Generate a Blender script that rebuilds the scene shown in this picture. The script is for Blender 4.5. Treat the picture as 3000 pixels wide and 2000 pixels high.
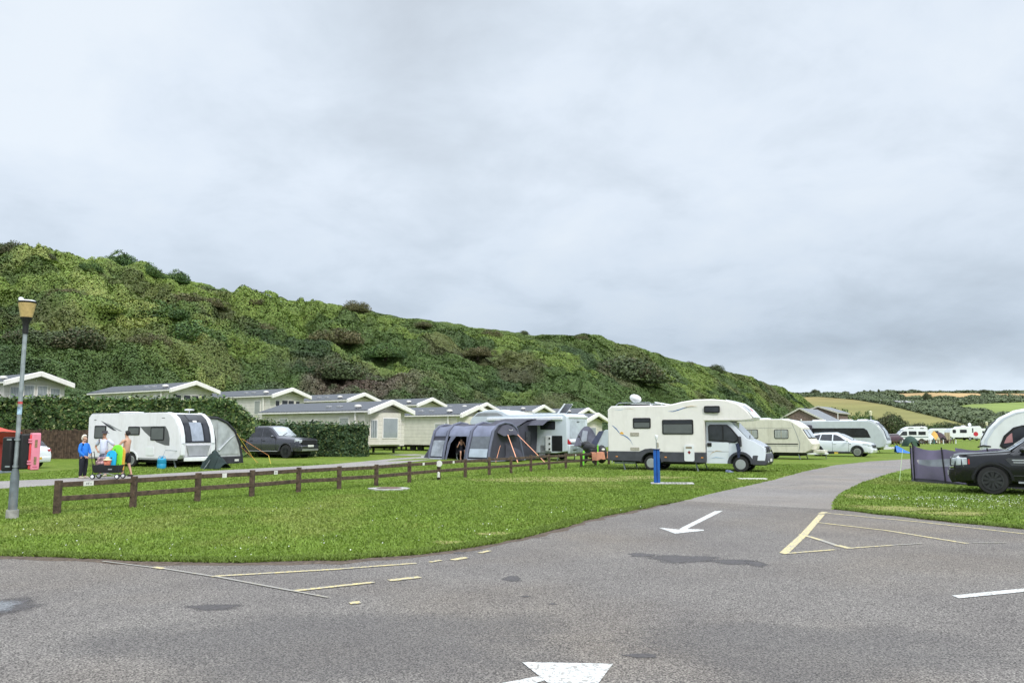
import bpy, bmesh, math, random
import numpy as np
from mathutils import Vector, Matrix, Euler
R = math.radians
random.seed(7); rng = np.random.default_rng(7)
sc = bpy.context.scene
for o in list(bpy.data.objects): bpy.data.objects.remove(o)
# ------------------------------------------------------------ camera
F_, H_ = 2300.0, 1.7
TH = math.atan(265 / F_); CT, ST = math.cos(TH), math.sin(TH)
cam = bpy.data.cameras.new('camera'); co = bpy.data.objects.new('camera', cam); sc.collection.objects.link(co)
co.location = (0, 0, H_); co.rotation_euler = (math.pi / 2 + TH, 0, 0)
cam.sensor_width = 36; cam.lens = 36 * F_ / 3000; cam.clip_start = .1; cam.clip_end = 6000
sc.camera = co
# ------------------------------------------------------------ sky and sun
SUN_EL, SUN_AZ = 42, 152          # azimuth clockwise from +y
w = bpy.data.worlds.new('World'); sc.world = w; w.use_nodes = True
nt = w.node_tree; nt.nodes.clear()
def N(t, **k):
    n = nt.nodes.new(t)
    for a, b in k.items(): setattr(n, a, b)
    return n
def Lk(a, b): nt.links.new(a, b)
out = N('ShaderNodeOutputWorld'); bg = N('ShaderNodeBackground'); bg.inputs[1].default_value = .1
Lk(bg.outputs[0], out.inputs[0])
sky = N('ShaderNodeTexSky', sky_type='NISHITA', sun_disc=False); sky.sun_elevation = R(SUN_EL); sky.sun_rotation = R(SUN_AZ)
tc = N('ShaderNodeTexCoord'); sep = N('ShaderNodeSeparateXYZ'); Lk(tc.outputs['Generated'], sep.inputs[0])
def mth(op, a, b=None, c=None, clamp=False):
    n = N('ShaderNodeMath', operation=op, use_clamp=clamp)
    for i, v in enumerate((a, b, c)):
        if v is None: continue
        if isinstance(v, (int, float)): n.inputs[i].default_value = v
        else: Lk(v, n.inputs[i])
    return n.outputs[0]
zc = mth('ADD', mth('MAXIMUM', sep.outputs[2], 0.0), .30)
cx = mth('DIVIDE', sep.outputs[0], zc); cy = mth('DIVIDE', sep.outputs[1], zc)
cmb = N('ShaderNodeCombineXYZ'); Lk(cx, cmb.inputs[0]); Lk(cy, cmb.inputs[1])
def noise(scale, det, rough, dist=0, off=(0, 0, 0)):
    mp = N('ShaderNodeMapping'); mp.inputs[1].default_value = off; Lk(cmb.outputs[0], mp.inputs[0])
    n = N('ShaderNodeTexNoise'); n.inputs['Scale'].default_value = scale; n.inputs['Detail'].default_value = det
    n.inputs['Roughness'].default_value = rough; n.inputs['Distortion'].default_value = dist
    Lk(mp.outputs[0], n.inputs['Vector']); return n.outputs[0]
n1 = noise(.95, 5, .5, .15, (3.1, .4, 0)); n2 = noise(3.6, 8, .58, .25, (1.7, 5, 2))
nn = mth('ADD', mth('MULTIPLY', n1, .58), mth('MULTIPLY', n2, .42))
def ramp(fac, pts):
    r = N('ShaderNodeValToRGB'); e = r.color_ramp.elements
    while len(e) > 1: e.remove(e[-1])
    e[0].position, e[0].color = pts[0][0], (*pts[0][1], 1)
    for p, c in pts[1:]:
        x = e.new(p); x.color = (*c, 1)
    Lk(fac, r.inputs[0]); return r.outputs[0]
cl = ramp(nn, [(.34, (.57, .63, .70)), (.44, (.65, .72, .80)), (.52, (.73, .80, .885)), (.62, (.79, .85, .915))])
# layered grey bank low over the land, paler strip at the horizon
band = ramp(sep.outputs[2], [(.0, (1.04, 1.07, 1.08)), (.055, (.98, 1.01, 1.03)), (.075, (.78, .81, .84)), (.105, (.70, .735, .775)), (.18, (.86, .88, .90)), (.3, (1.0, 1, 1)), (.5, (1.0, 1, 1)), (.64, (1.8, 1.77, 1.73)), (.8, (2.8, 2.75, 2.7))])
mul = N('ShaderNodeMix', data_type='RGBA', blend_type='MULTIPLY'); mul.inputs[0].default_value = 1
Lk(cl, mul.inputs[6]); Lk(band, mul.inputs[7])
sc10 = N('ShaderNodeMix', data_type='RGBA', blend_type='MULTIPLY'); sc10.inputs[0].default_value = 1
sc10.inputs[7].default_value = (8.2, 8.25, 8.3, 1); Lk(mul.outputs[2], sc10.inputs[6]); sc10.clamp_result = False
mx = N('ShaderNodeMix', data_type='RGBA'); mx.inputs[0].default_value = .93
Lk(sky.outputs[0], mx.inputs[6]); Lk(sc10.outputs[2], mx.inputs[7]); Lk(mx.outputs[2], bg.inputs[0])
sun = bpy.data.lights.new('sun', 'SUN'); so = bpy.data.objects.new('sun', sun); sc.collection.objects.link(so)
sun.energy = 1.5; sun.angle = R(14); sun.color = (1, .96, .9)
sd = Vector((math.sin(R(SUN_AZ)) * math.cos(R(SUN_EL)), math.cos(R(SUN_AZ)) * math.cos(R(SUN_EL)), math.sin(R(SUN_EL))))
so.rotation_euler = sd.to_track_quat('Z', 'Y').to_euler(); so.location = (0, 0, 60)
sc.view_settings.view_transform = 'Standard'; sc.view_settings.look = 'None'
sc.view_settings.exposure = 0.42; sc.view_settings.gamma = 1
sc.cycles.max_bounces = 6; sc.cycles.transparent_max_bounces = 6
# ------------------------------------------------------------ helpers
def ray(px, py):
    u = (1000 - py) / F_; y = CT - u * ST; z = ST + u * CT
    return ((px - 1500) / F_ / y, z / y)          # x/y ratio, rise/y
def G(px, py, z=0.0):                             # a pixel of the photo to the point of a level z it shows
    a, e = ray(px, py); y = (z - H_) / e; return (a * y, y)
def lin(c):
    return tuple(((v / 255) / 12.92 if v <= 10 else ((v / 255 + .055) / 1.055) ** 2.4) for v in c)
MATS = {}
def mat(name, col, rough=.55, metal=0, var=.12, scale=4, bump=0, bscale=60, coat=0, alpha=1, stretch=None, dirt=0):
    if name in MATS: return MATS[name]
    m = bpy.data.materials.new(name); m.use_nodes = True; t = m.node_tree; b = t.nodes['Principled BSDF']
    b.inputs['Roughness'].default_value = rough; b.inputs['Metallic'].default_value = metal
    if coat: b.inputs['Coat Weight'].default_value = coat; b.inputs['Coat Roughness'].default_value = .08
    if alpha < 1: b.inputs['Alpha'].default_value = alpha
    tc = t.nodes.new('ShaderNodeTexCoord'); src = tc.outputs['Object']
    if stretch:
        mp = t.nodes.new('ShaderNodeMapping'); mp.inputs[3].default_value = stretch; t.links.new(src, mp.inputs[0]); src = mp.outputs[0]
    n = t.nodes.new('ShaderNodeTexNoise'); n.inputs['Scale'].default_value = scale; n.inputs['Detail'].default_value = 5
    t.links.new(src, n.inputs['Vector'])
    r = t.nodes.new('ShaderNodeValToRGB'); e = r.color_ramp.elements
    e[0].position = .3; e[1].position = .7
    e[0].color = (*[max(0, c * (1 - var)) for c in col], 1); e[1].color = (*[min(1, c * (1 + var)) for c in col], 1)
    t.links.new(n.outputs[0], r.inputs[0]); cs = r.outputs[0]
    if dirt:
        n3 = t.nodes.new('ShaderNodeTexNoise'); n3.inputs['Scale'].default_value = 1.3; n3.inputs['Detail'].default_value = 8; n3.inputs['Roughness'].default_value = .7
        mp = t.nodes.new('ShaderNodeMapping'); mp.inputs[3].default_value = (2.2, 2.2, .35); t.links.new(tc.outputs['Object'], mp.inputs[0]); t.links.new(mp.outputs[0], n3.inputs['Vector'])
        r3 = t.nodes.new('ShaderNodeValToRGB'); r3.color_ramp.elements[0].position = .5; r3.color_ramp.elements[1].position = .75
        r3.color_ramp.elements[1].color = (dirt, dirt, dirt, 1); t.links.new(n3.outputs[0], r3.inputs[0])
        mm = t.nodes.new('ShaderNodeMix'); mm.data_type = 'RGBA'; mm.inputs[7].default_value = (.30, .27, .2, 1)
        t.links.new(r3.outputs[0], mm.inputs[0]); t.links.new(cs, mm.inputs[6]); cs = mm.outputs[2]
    t.links.new(cs, b.inputs['Base Color'])
    if bump:
        n2 = t.nodes.new('ShaderNodeTexNoise'); n2.inputs['Scale'].default_value = bscale; n2.inputs['Detail'].default_value = 4
        t.links.new(src, n2.inputs['Vector'])
        bp = t.nodes.new('ShaderNodeBump'); bp.inputs['Strength'].default_value = bump; bp.inputs['Distance'].default_value = .03
        t.links.new(n2.outputs[0], bp.inputs['Height']); t.links.new(bp.outputs[0], b.inputs['Normal'])
    MATS[name] = m; return m
def wave_mat(name, c0, c1, scale, direction='X', rough=.6, bump=.4, coat=0, sharp=.5, dist=0, alpha=1):
    if name in MATS: return MATS[name]
    m = bpy.data.materials.new(name); m.use_nodes = True; t = m.node_tree; b = t.nodes['Principled BSDF']
    b.inputs['Roughness'].default_value = rough
    if coat: b.inputs['Coat Weight'].default_value = coat
    if alpha < 1: b.inputs['Alpha'].default_value = alpha
    tc = t.nodes.new('ShaderNodeTexCoord'); wv = t.nodes.new('ShaderNodeTexWave'); wv.bands_direction = direction
    wv.wave_profile = 'SAW' if direction == 'Z' else 'SIN'; wv.inputs['Scale'].default_value = scale; wv.inputs['Distortion'].default_value = dist
    wv.inputs['Detail'].default_value = 1
    t.links.new(tc.outputs['Object'], wv.inputs['Vector'])
    n = t.nodes.new('ShaderNodeTexNoise'); n.inputs['Scale'].default_value = 2.5; n.inputs['Detail'].default_value = 6
    t.links.new(tc.outputs['Object'], n.inputs['Vector'])
    r = t.nodes.new('ShaderNodeValToRGB'); r.color_ramp.elements[0].position = 0; r.color_ramp.elements[1].position = sharp
    r.color_ramp.elements[0].color = (*c0, 1); r.color_ramp.elements[1].color = (*c1, 1); t.links.new(wv.outputs[0], r.inputs[0])
    mm = t.nodes.new('ShaderNodeMix'); mm.data_type = 'RGBA'; mm.blend_type = 'MULTIPLY'; mm.inputs[0].default_value = .35
    t.links.new(r.outputs[0], mm.inputs[6]); t.links.new(n.outputs[0], mm.inputs[7]); t.links.new(mm.outputs[2], b.inputs['Base Color'])
    bp = t.nodes.new('ShaderNodeBump'); bp.inputs['Strength'].default_value = bump; bp.inputs['Distance'].default_value = .02
    t.links.new(wv.outputs[0], bp.inputs['Height']); t.links.new(bp.outputs[0], b.inputs['Normal'])
    MATS[name] = m; return m
class MB:
    def __init__(s): s.v = []; s.f = []
    def add(s, vs, fs):
        n = len(s.v); s.v += [tuple(v) for v in vs]; s.f += [tuple(i + n for i in f) for f in fs]; return s
    def box(s, x0, x1, y0, y1, z0, z1):
        return s.add([(x0, y0, z0), (x1, y0, z0), (x1, y1, z0), (x0, y1, z0), (x0, y0, z1), (x1, y0, z1), (x1, y1, z1), (x0, y1, z1)],
                     [(0, 3, 2, 1), (4, 5, 6, 7), (0, 1, 5, 4), (1, 2, 6, 5), (2, 3, 7, 6), (3, 0, 4, 7)])
    def bar(s, p, q, a, b=None):                   # square bar of section a x b between two points
        b = b or a; p = Vector(p); q = Vector(q); d = (q - p).normalized()
        u = d.cross(Vector((0, 0, 1)));  u = u.normalized() if u.length > .05 else Vector((1, 0, 0)); v = u.cross(d)
        vs = [p + u * i * a / 2 + v * j * b / 2 for i, j in ((-1, -1), (1, -1), (1, 1), (-1, 1))] + [q + u * i * a / 2 + v * j * b / 2 for i, j in ((-1, -1), (1, -1), (1, 1), (-1, 1))]
        return s.add(vs, [(0, 3, 2, 1), (4, 5, 6, 7), (0, 1, 5, 4), (1, 2, 6, 5), (2, 3, 7, 6), (3, 0, 4, 7)])
    def tube(s, pts, r, n=8, cap=True):
        pts = [Vector(p) for p in pts]; rs = r if isinstance(r, (list, tuple)) else [r] * len(pts)
        rings = []
        u0 = None
        for i, p in enumerate(pts):
            d = (pts[min(i + 1, len(pts) - 1)] - pts[max(i - 1, 0)])
            d = d.normalized() if d.length > 1e-6 else Vector((0, 0, 1))
            if u0 is None: u0 = d.orthogonal().normalized()
            u = u0 - d * u0.dot(d); u = u.normalized() if u.length > 1e-3 else d.orthogonal().normalized(); u0 = u; v = d.cross(u)
            rings.append([p + u * math.cos(2 * math.pi * k / n) * rs[i] + v * math.sin(2 * math.pi * k / n) * rs[i] for k in range(n)])
        return s.loft(rings, True, cap)
    def loft(s, rings, closed=True, cap=True):
        n = len(rings[0]); vs = [p for r in rings for p in r]; fs = []
        for i in range(len(rings) - 1):
            for k in range(n if closed else n - 1):
                fs.append((i * n + k, i * n + (k + 1) % n, (i + 1) * n + (k + 1) % n, (i + 1) * n + k))
        if cap and closed: fs += [tuple(range(n))[::-1], tuple((len(rings) - 1) * n + k for k in range(n))]
        return s.add(vs, fs)
    def lathe(s, prof, c=(0, 0, 0), axis='z', n=16, cap=True):  # prof: (r, h)
        rings = []
        for r, h in prof:
            rg = []
            for k in range(n):
                a = 2 * math.pi * k / n; x, y = r * math.cos(a), r * math.sin(a)
                rg.append((c[0] + x, c[1] + y, c[2] + h) if axis == 'z' else ((c[0] + x, c[1] + h, c[2] + y) if axis == 'y' else (c[0] + h, c[1] + x, c[2] + y)))
            rings.append(rg)
        return s.loft(rings, True, cap)
    def prism(s, poly, y0, y1):                    # (x,z) outline pushed along y
        f0 = y0 if callable(y0) else (lambda x, z: y0); f1 = y1 if callable(y1) else (lambda x, z: y1)
        return s.loft([[(x, f0(x, z), z) for x, z in poly], [(x, f1(x, z), z) for x, z in poly]])
    def prismx(s, poly, x0, x1): return s.loft([[(x0, y, z) for y, z in poly], [(x1, y, z) for y, z in poly]])
    def prismz(s, poly, z0, z1): return s.loft([[(x, y, z0) for x, y in poly], [(x, y, z1) for x, y in poly]])
    def strip(s, prof, y0, y1, t=.012):            # thin bent panel following an (x,z) curve
        a = []
        for i, (x, z) in enumerate(prof):
            p, q = prof[max(i - 1, 0)], prof[min(i + 1, len(prof) - 1)]
            dx, dz = q[0] - p[0], q[1] - p[1]; l = math.hypot(dx, dz); ox, oz = -dz / l * abs(t), dx / l * abs(t); k = 1 if ox * x + oz * (z - 1) > 0 else -1; a.append((x - k * ox * .3, z - k * oz * .3, k * ox * 1.3, k * oz * 1.3))
        r = [[(x, y0, z), (x, y1, z), (x + ox, y1, z + oz), (x + ox, y0, z + oz)] for x, z, ox, oz in a]
        return s.loft(r)
    def ell(s, c, r, n=12, m=8):
        rings = []
        for i in range(m + 1):
            t = math.pi * i / m; t = min(max(t, .02), math.pi - .02)
            rings.append([(c[0] + r[0] * math.sin(t) * math.cos(2 * math.pi * k / n), c[1] + r[1] * math.sin(t) * math.sin(2 * math.pi * k / n), c[2] - r[2] * math.cos(t)) for k in range(n)])
        return s.loft(rings)
    def sheet(s, P, both=False):                   # grid of points
        n = len(P[0]); return s.loft(P, closed=False)
COL = sc.collection
def obj(name, mb, m=None, parent=None, bevel=0, smooth=False, seg=2, loc=None, angle=35):
    me = bpy.data.meshes.new(name)
    me.from_pydata(mb.v, [], mb.f); me.validate(); me.update()
    bm = bmesh.new(); bm.from_mesh(me); bmesh.ops.recalc_face_normals(bm, faces=bm.faces); bm.to_mesh(me); bm.free()
    o = bpy.data.objects.new(name, me); COL.objects.link(o)
    if m: me.materials.append(m)
    if parent: o.parent = parent
    if loc: o.location = loc
    if bevel:
        b = o.modifiers.new('b', 'BEVEL'); b.width = bevel; b.segments = seg; b.limit_method = 'ANGLE'; b.angle_limit = R(angle); b.harden_normals = False
    if smooth or bevel:
        me.polygons.foreach_set('use_smooth', [True] * len(me.polygons))
        try: me.set_sharp_from_angle(angle=R(40))
        except Exception: pass
    return o
def tag(o, label=None, cat=None, group=None, kind=None):
    if label: o['label'] = label
    if cat: o['category'] = cat
    if group: o['group'] = group
    if kind: o['kind'] = kind
    return o
def thing(name, label, cat, loc=(0, 0, 0), rz=0, group=None):
    o = bpy.data.objects.new(name, None); COL.objects.link(o); o.empty_display_size = .3
    o.location = loc if len(loc) == 3 else (*loc, 0); o.rotation_euler = (0, 0, R(rz)); return tag(o, label, cat, group)
def one(name, mb, m, label, cat, group=None, loc=None, rz=0, **k):
    o = obj(name, mb, m, None, loc=loc, **k); o.rotation_euler = (0, 0, R(rz)); return tag(o, label, cat, group)
def copy_tree(o, parent=None):
    c = o.copy(); COL.objects.link(c); c.parent = parent
    for ch in o.children: copy_tree(ch, c)
    return c
def fast(name, V, k, m, parent=None, col=None):   # many separate k-gons from an array
    V = np.asarray(V, np.float32).reshape(-1, 3); nf = len(V) // k
    me = bpy.data.meshes.new(name); me.vertices.add(len(V)); me.vertices.foreach_set('co', V.ravel())
    me.loops.add(len(V)); me.loops.foreach_set('vertex_index', np.arange(len(V), dtype=np.int32))
    me.polygons.add(nf); me.polygons.foreach_set('loop_start', np.arange(0, len(V), k, dtype=np.int32))
    if col is not None:
        ca = me.color_attributes.new('Col', 'FLOAT_COLOR', 'POINT')
        c4 = np.ones((len(V), 4), np.float32); c4[:, :3] = np.repeat(col, k, axis=0); ca.data.foreach_set('color', c4.ravel())
    me.update(); me.validate()
    o = bpy.data.objects.new(name, me); COL.objects.link(o)
    if m: me.materials.append(m)
    if parent: o.parent = parent
    return o
def gridmesh(name, P, m, col=None, smooth=True):  # P (a,b,3)
    a, b = P.shape[:2]; me = bpy.data.meshes.new(name)
    idx = np.arange(a * b).reshape(a, b)
    q = np.stack([idx[:-1, :-1], idx[1:, :-1], idx[1:, 1:], idx[:-1, 1:]], -1).reshape(-1, 4)
    me.from_pydata(P.reshape(-1, 3).tolist(), [], q.tolist())
    if col is not None:
        ca = me.color_attributes.new('Col', 'FLOAT_COLOR', 'POINT')
        c4 = np.ones((a * b, 4), np.float32); c4[:, :3] = col.reshape(-1, 3); ca.data.foreach_set('color', c4.ravel())
    me.polygons.foreach_set('use_smooth', [smooth] * len(me.polygons)); me.update()
    o = bpy.data.objects.new(name, me); COL.objects.link(o); me.materials.append(m); return o
def vnoise(x, y, seed=0):
    xi = np.floor(x).astype(np.int64); yi = np.floor(y).astype(np.int64); fx = x - xi; fy = y - yi
    fx = fx * fx * (3 - 2 * fx); fy = fy * fy * (3 - 2 * fy)
    def h(a, b):
        n = (a * 374761393 + b * 668265263 + seed * 974711) & 0x7fffffff
        n = ((n ^ (n >> 13)) * 1274126177) & 0x7fffffff; return ((n ^ (n >> 16)) & 0xffff) / 65535.
    return (h(xi, yi) * (1 - fx) + h(xi + 1, yi) * fx) * (1 - fy) + (h(xi, yi + 1) * (1 - fx) + h(xi + 1, yi + 1) * fx) * fy
def fbm(x, y, seed=0, o=4):
    s = 0; a = .5; t = 0
    for i in range(o): s = s + a * vnoise(x * 2 ** i, y * 2 ** i, seed + i); t += a; a *= .5
    return s / t
def sm(a, b, x): t = np.clip((x - a) / (b - a), 0, 1); return t * t * (3 - 2 * t)
def leafquads(P, Nn, size, jit=.6, aspect=.55):   # leaves standing off points P along normals Nn
    n = len(P); Nn = Nn + rng.normal(0, jit, (n, 3)); Nn /= np.linalg.norm(Nn, axis=1)[:, None]
    t = rng.normal(0, 1, (n, 3)); t -= (t * Nn).sum(1)[:, None] * Nn; t /= np.linalg.norm(t, axis=1)[:, None]
    b = np.cross(Nn, t); s = (size * rng.uniform(.6, 1.3, n))[:, None] if np.isscalar(size) else (size * rng.uniform(.6, 1.3, n))[:, None]
    return np.stack([P - t * s, P - b * s * aspect + Nn * s * .2, P + t * s, P + b * s * aspect + Nn * s * .2], 1)
def leaf_mat(name, rough=.6, trans=.25):
    if name in MATS: return MATS[name]
    m = bpy.data.materials.new(name); m.use_nodes = True; t = m.node_tree; b = t.nodes['Principled BSDF']
    at = t.nodes.new('ShaderNodeAttribute'); at.attribute_name = 'Col'; t.links.new(at.outputs[0], b.inputs['Base Color'])
    b.inputs['Roughness'].default_value = rough; b.inputs['Specular IOR Level'].default_value = .3
    MATS[name] = m; return m
LEAF = leaf_mat('leaf')
SOIL = leaf_mat('hillside_soil', .95)
# ------------------------------------------------------------ terrain shapes
bA = np.array([-1.6, -.9, -.593, -.407, -.283, -.192, -.106, -.036, .037, .093, .15, .22, .3, .365, .45, .6])
bD = np.array([40, 52, 50.2, 62, 70.6, 74.7, 77, 80.5, 84.7, 91.5, 105, 130, 165, 215, 270, 350.])
bZ = np.array([1.8, 2, 2.0, 2.2, 2.1, 1.9, 1.5, 1.15, 1.05, .97, .8, .5, .2, .1, 0, 0])
def hz(x, y):
    x = np.asarray(x, float); y = np.asarray(y, float); ys = np.maximum(y, .5); a = x / ys
    d = np.interp(a, bA, bD); z = np.interp(a, bA, bZ)
    base = .2 * sm(40, 48, y) * sm(2, -6, x)
    t = sm(-2.2, 0, y - d) * (y > 20)
    return base * (1 - t) + np.maximum(z, base) * t
def HZ(x, y): return float(hz(x, y))
# ground sheet: rings spreading from the camera to the horizon
rad = np.concatenate([np.linspace(.5, 60, 80), np.geomspace(61, 2600, 60)]); ang = np.linspace(-math.pi, math.pi, 361)
RR, AA = np.meshgrid(rad, ang, indexing='ij')
X = RR * np.sin(AA); Y = RR * np.cos(AA); Z = hz(X, Y)
def grass_material():
    m = bpy.data.materials.new('grass'); m.use_nodes = True; t = m.node_tree; b = t.nodes['Principled BSDF']
    b.inputs['Roughness'].default_value = .9; b.inputs['Specular IOR Level'].default_value = .15
    g = t.nodes.new('ShaderNodeNewGeometry')
    def nz(s, d=6, r=.6, mp=None):
        n = t.nodes.new('ShaderNodeTexNoise'); n.inputs['Scale'].default_value = s; n.inputs['Detail'].default_value = d; n.inputs['Roughness'].default_value = r
        if mp:
            q = t.nodes.new('ShaderNodeMapping'); q.inputs[3].default_value = mp; t.links.new(g.outputs['Position'], q.inputs[0]); t.links.new(q.outputs[0], n.inputs['Vector'])
        else: t.links.new(g.outputs['Position'], n.inputs['Vector'])
        return n.outputs[0]
    def rp(f, p):
        r = t.nodes.new('ShaderNodeValToRGB'); e = r.color_ramp.elements
        e[0].position, e[0].color = p[0][0], (*p[0][1], 1); e[1].position, e[1].color = p[1][0], (*p[1][1], 1)
        for a, c in p[2:]: x = e.new(a); x.color = (*c, 1)
        t.links.new(f, r.inputs[0]); return r.outputs[0]
    c1 = rp(nz(2.2, 8, .72), [(.3, (.088, .142, .018)), (.7, (.195, .265, .042)), (.5, (.138, .205, .028))])
    c2 = rp(nz(.35, 6, .6, (1, 1.8, 1)), [(.50, (0, 0, 0)), (.68, (1, 1, 1))])
    mx = t.nodes.new('ShaderNodeMix'); mx.data_type = 'RGBA'; mx.inputs[7].default_value = (.26, .25, .075, 1)
    mf = t.nodes.new('ShaderNodeMath'); mf.operation = 'MULTIPLY'; mf.inputs[1].default_value = .55; t.links.new(c2, mf.inputs[0])
    t.links.new(mf.outputs[0], mx.inputs[0]); t.links.new(c1, mx.inputs[6])
    c3 = rp(nz(38, 3, .7), [(.35, (.55, .55, .5)), (.65, (1.35, 1.35, 1.3))])
    mm = t.nodes.new('ShaderNodeMix'); mm.data_type = 'RGBA'; mm.blend_type = 'MULTIPLY'; mm.inputs[0].default_value = .9; mm.clamp_result = False
    t.links.new(mx.outputs[2], mm.inputs[6]); t.links.new(c3, mm.inputs[7]); t.links.new(mm.outputs[2], b.inputs['Base Color'])
    bp = t.nodes.new('ShaderNodeBump'); bp.inputs['Strength'].default_value = .8; bp.inputs['Distance'].default_value = .05
    t.links.new(nz(14, 6, .8), bp.inputs['Height']); t.links.new(bp.outputs[0], b.inputs['Normal'])
    return m
GR = grass_material()
tag(gridmesh('ground', np.stack([X, Y, Z], -1), GR), kind='structure')
# ------------------------------------------------------------ asphalt
def asphalt_material(name, dark, light, tint, speck=1.0, patches=True):
    m = bpy.data.materials.new(name); m.use_nodes = True; t = m.node_tree; b = t.nodes['Principled BSDF']
    b.inputs['Roughness'].default_value = .85; b.inputs['Specular IOR Level'].default_value = .25
    g = t.nodes.new('ShaderNodeNewGeometry')
    def nz(s, d=3, r=.6):
        n = t.nodes.new('ShaderNodeTexNoise'); n.inputs['Scale'].default_value = s; n.inputs['Detail'].default_value = d; n.inputs['Roughness'].default_value = r
        t.links.new(g.outputs['Position'], n.inputs['Vector']); return n.outputs[0]
    def rp(f, p):
        r = t.nodes.new('ShaderNodeValToRGB'); e = r.color_ramp.elements
        e[0].position, e[0].color = p[0][0], (*p[0][1], 1); e[1].position, e[1].color = p[1][0], (*p[1][1], 1)
        for a, c in p[2:]: x = e.new(a); x.color = (*c, 1)
        t.links.new(f, r.inputs[0]); return r.outputs[0]
    c = rp(nz(72, 2, .7), [(.38, dark), (.62, light), (.5, tuple((a + b_) / 2 for a, b_ in zip(dark, light)))])
    c2 = rp(nz(.5, 7, .65), [(.3, (.82, .81, .83)), (.7, (1.12, 1.12, 1.12))])
    v = t.nodes.new('ShaderNodeTexVoronoi'); v.inputs['Scale'].default_value = 44; t.links.new(g.outputs['Position'], v.inputs['Vector'])
    c3 = rp(v.outputs[0], [(.0, (1.5, 1.5, 1.5)), (.22, (1, 1, 1)), (.75, (.62, .6, .62))])
    def mul(a, b2, f=1):
        x = t.nodes.new('ShaderNodeMix'); x.data_type = 'RGBA'; x.blend_type = 'MULTIPLY'; x.inputs[0].default_value = f; x.clamp_result = False
        t.links.new(a, x.inputs[6]); t.links.new(b2, x.inputs[7]); return x.outputs[2]
    cc = mul(mul(c, c2), c3, .8 * speck)
    if patches:                                    # worn, browner wheel tracks
        c4 = rp(nz(.22, 4, .5), [(.45, (1, 1, 1)), (.7, (1.05, .99, .9))]); cc = mul(cc, c4)
    t.links.new(cc, b.inputs['Base Color'])
    bp = t.nodes.new('ShaderNodeBump'); bp.inputs['Strength'].default_value = .9; bp.inputs['Distance'].default_value = .012
    t.links.new(nz(75, 2, .6), bp.inputs['Height']); t.links.new(bp.outputs[0], b.inputs['Normal'])
    return m
ASP = asphalt_material('asphalt', (.060, .056, .052), (.38, .355, .32), None)
ROADM = asphalt_material('worn_road', (.13, .122, .112), (.42, .395, .365), None, .8, True)
PATHM = asphalt_material('path_surface', (.22, .205, .19), (.44, .415, .39), None, .5, False)
def flat(pts, z): return MB().add([(x, y, z) for x, y in pts], [tuple(range(len(pts)))])
def wob(pts, step=.35, amp=.07, seed=3):           # a line cut into short steps with a ragged edge
    r = random.Random(seed); o = []
    for (a, b), (c, d) in zip(pts[:-1], pts[1:]):
        n = max(1, int(math.hypot(c - a, d - b) / step))
        for i in range(n):
            t = i / n; k = 0 if i == 0 and not o else 1
            o.append((a + (c - a) * t + r.uniform(-amp, amp) * k, b + (d - b) * t + r.uniform(-amp, amp) * k))
    return o + [pts[-1]]
gp = lambda L, z=0: [G(x, y, z) for x, y in L]
left_edge = gp([(-700, 1612), (-300, 1620), (0, 1627), (250, 1637), (500, 1645), (720, 1648), (1000, 1641), (1221, 1624), (1425, 1598), (1638, 1548), (1757, 1514), (1880, 1490), (2000, 1466)])
right_edge = gp([(2446, 1492), (2580, 1507), (2759, 1526), (3000, 1550), (3300, 1580), (3700, 1612)])
LE = wob(left_edge, .3, .05); RE = wob(right_edge, .3, .05, 5)
apron = [(-14, -9)] + [(-14, left_edge[0][1])] + LE + RE + [(16, right_edge[-1][1]), (16, -9)]
asphalt = tag(obj('asphalt', flat(apron, .004), ASP), kind='structure')
rl = gp([(1960, 1477), (2000, 1466), (2100, 1442), (2268, 1405), (2350, 1382), (2446, 1362), (2550, 1351), (2647, 1345), (2760, 1340), (2900, 1336)])
rr_ = gp([(3000, 1341), (2880, 1346), (2760, 1355), (2700, 1364), (2640, 1377), (2580, 1395), (2530, 1412), (2491, 1429), (2455, 1450), (2440, 1470), (2446, 1496)])
tag(obj('road', flat(wob(rl, .4, .06, 8) + wob(rr_, .4, .06, 9), .002), ROADM), kind='structure')
pl = [(-15.5, 23.8), (-13.1, 27.9), (-10.7, 31.2), (-8.7, 36.6), (-5.6, 43.0), (-3.5, 47)]
pu = [(-4.6, 49.5), (-6.3, 46.6), (-10.0, 40.6), (-12.7, 35.6), (-14.9, 31), (-17.9, 27.2)]
pth = [(-24, 10.5)] + pl[:1] + wob(pl[1:], .5, .06, 11) + wob(pu, .5, .06, 12) + [(-27, 12)]
tag(obj('path', MB().add([(x, y, HZ(x, y) + .015) for x, y in pth], [tuple(range(len(pth)))]), PATHM), kind='structure')
# second mobile home access track behind the hedge gap
q = [(-8.2, 52.4), (-4.6, 48.3), (-3.0, 49.5), (-6.5, 53.6)]
tag(obj('path', MB().add([(x, y, HZ(x, y) + .02) for x, y in q], [(0, 1, 2, 3)]), PATHM), kind='structure')
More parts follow.
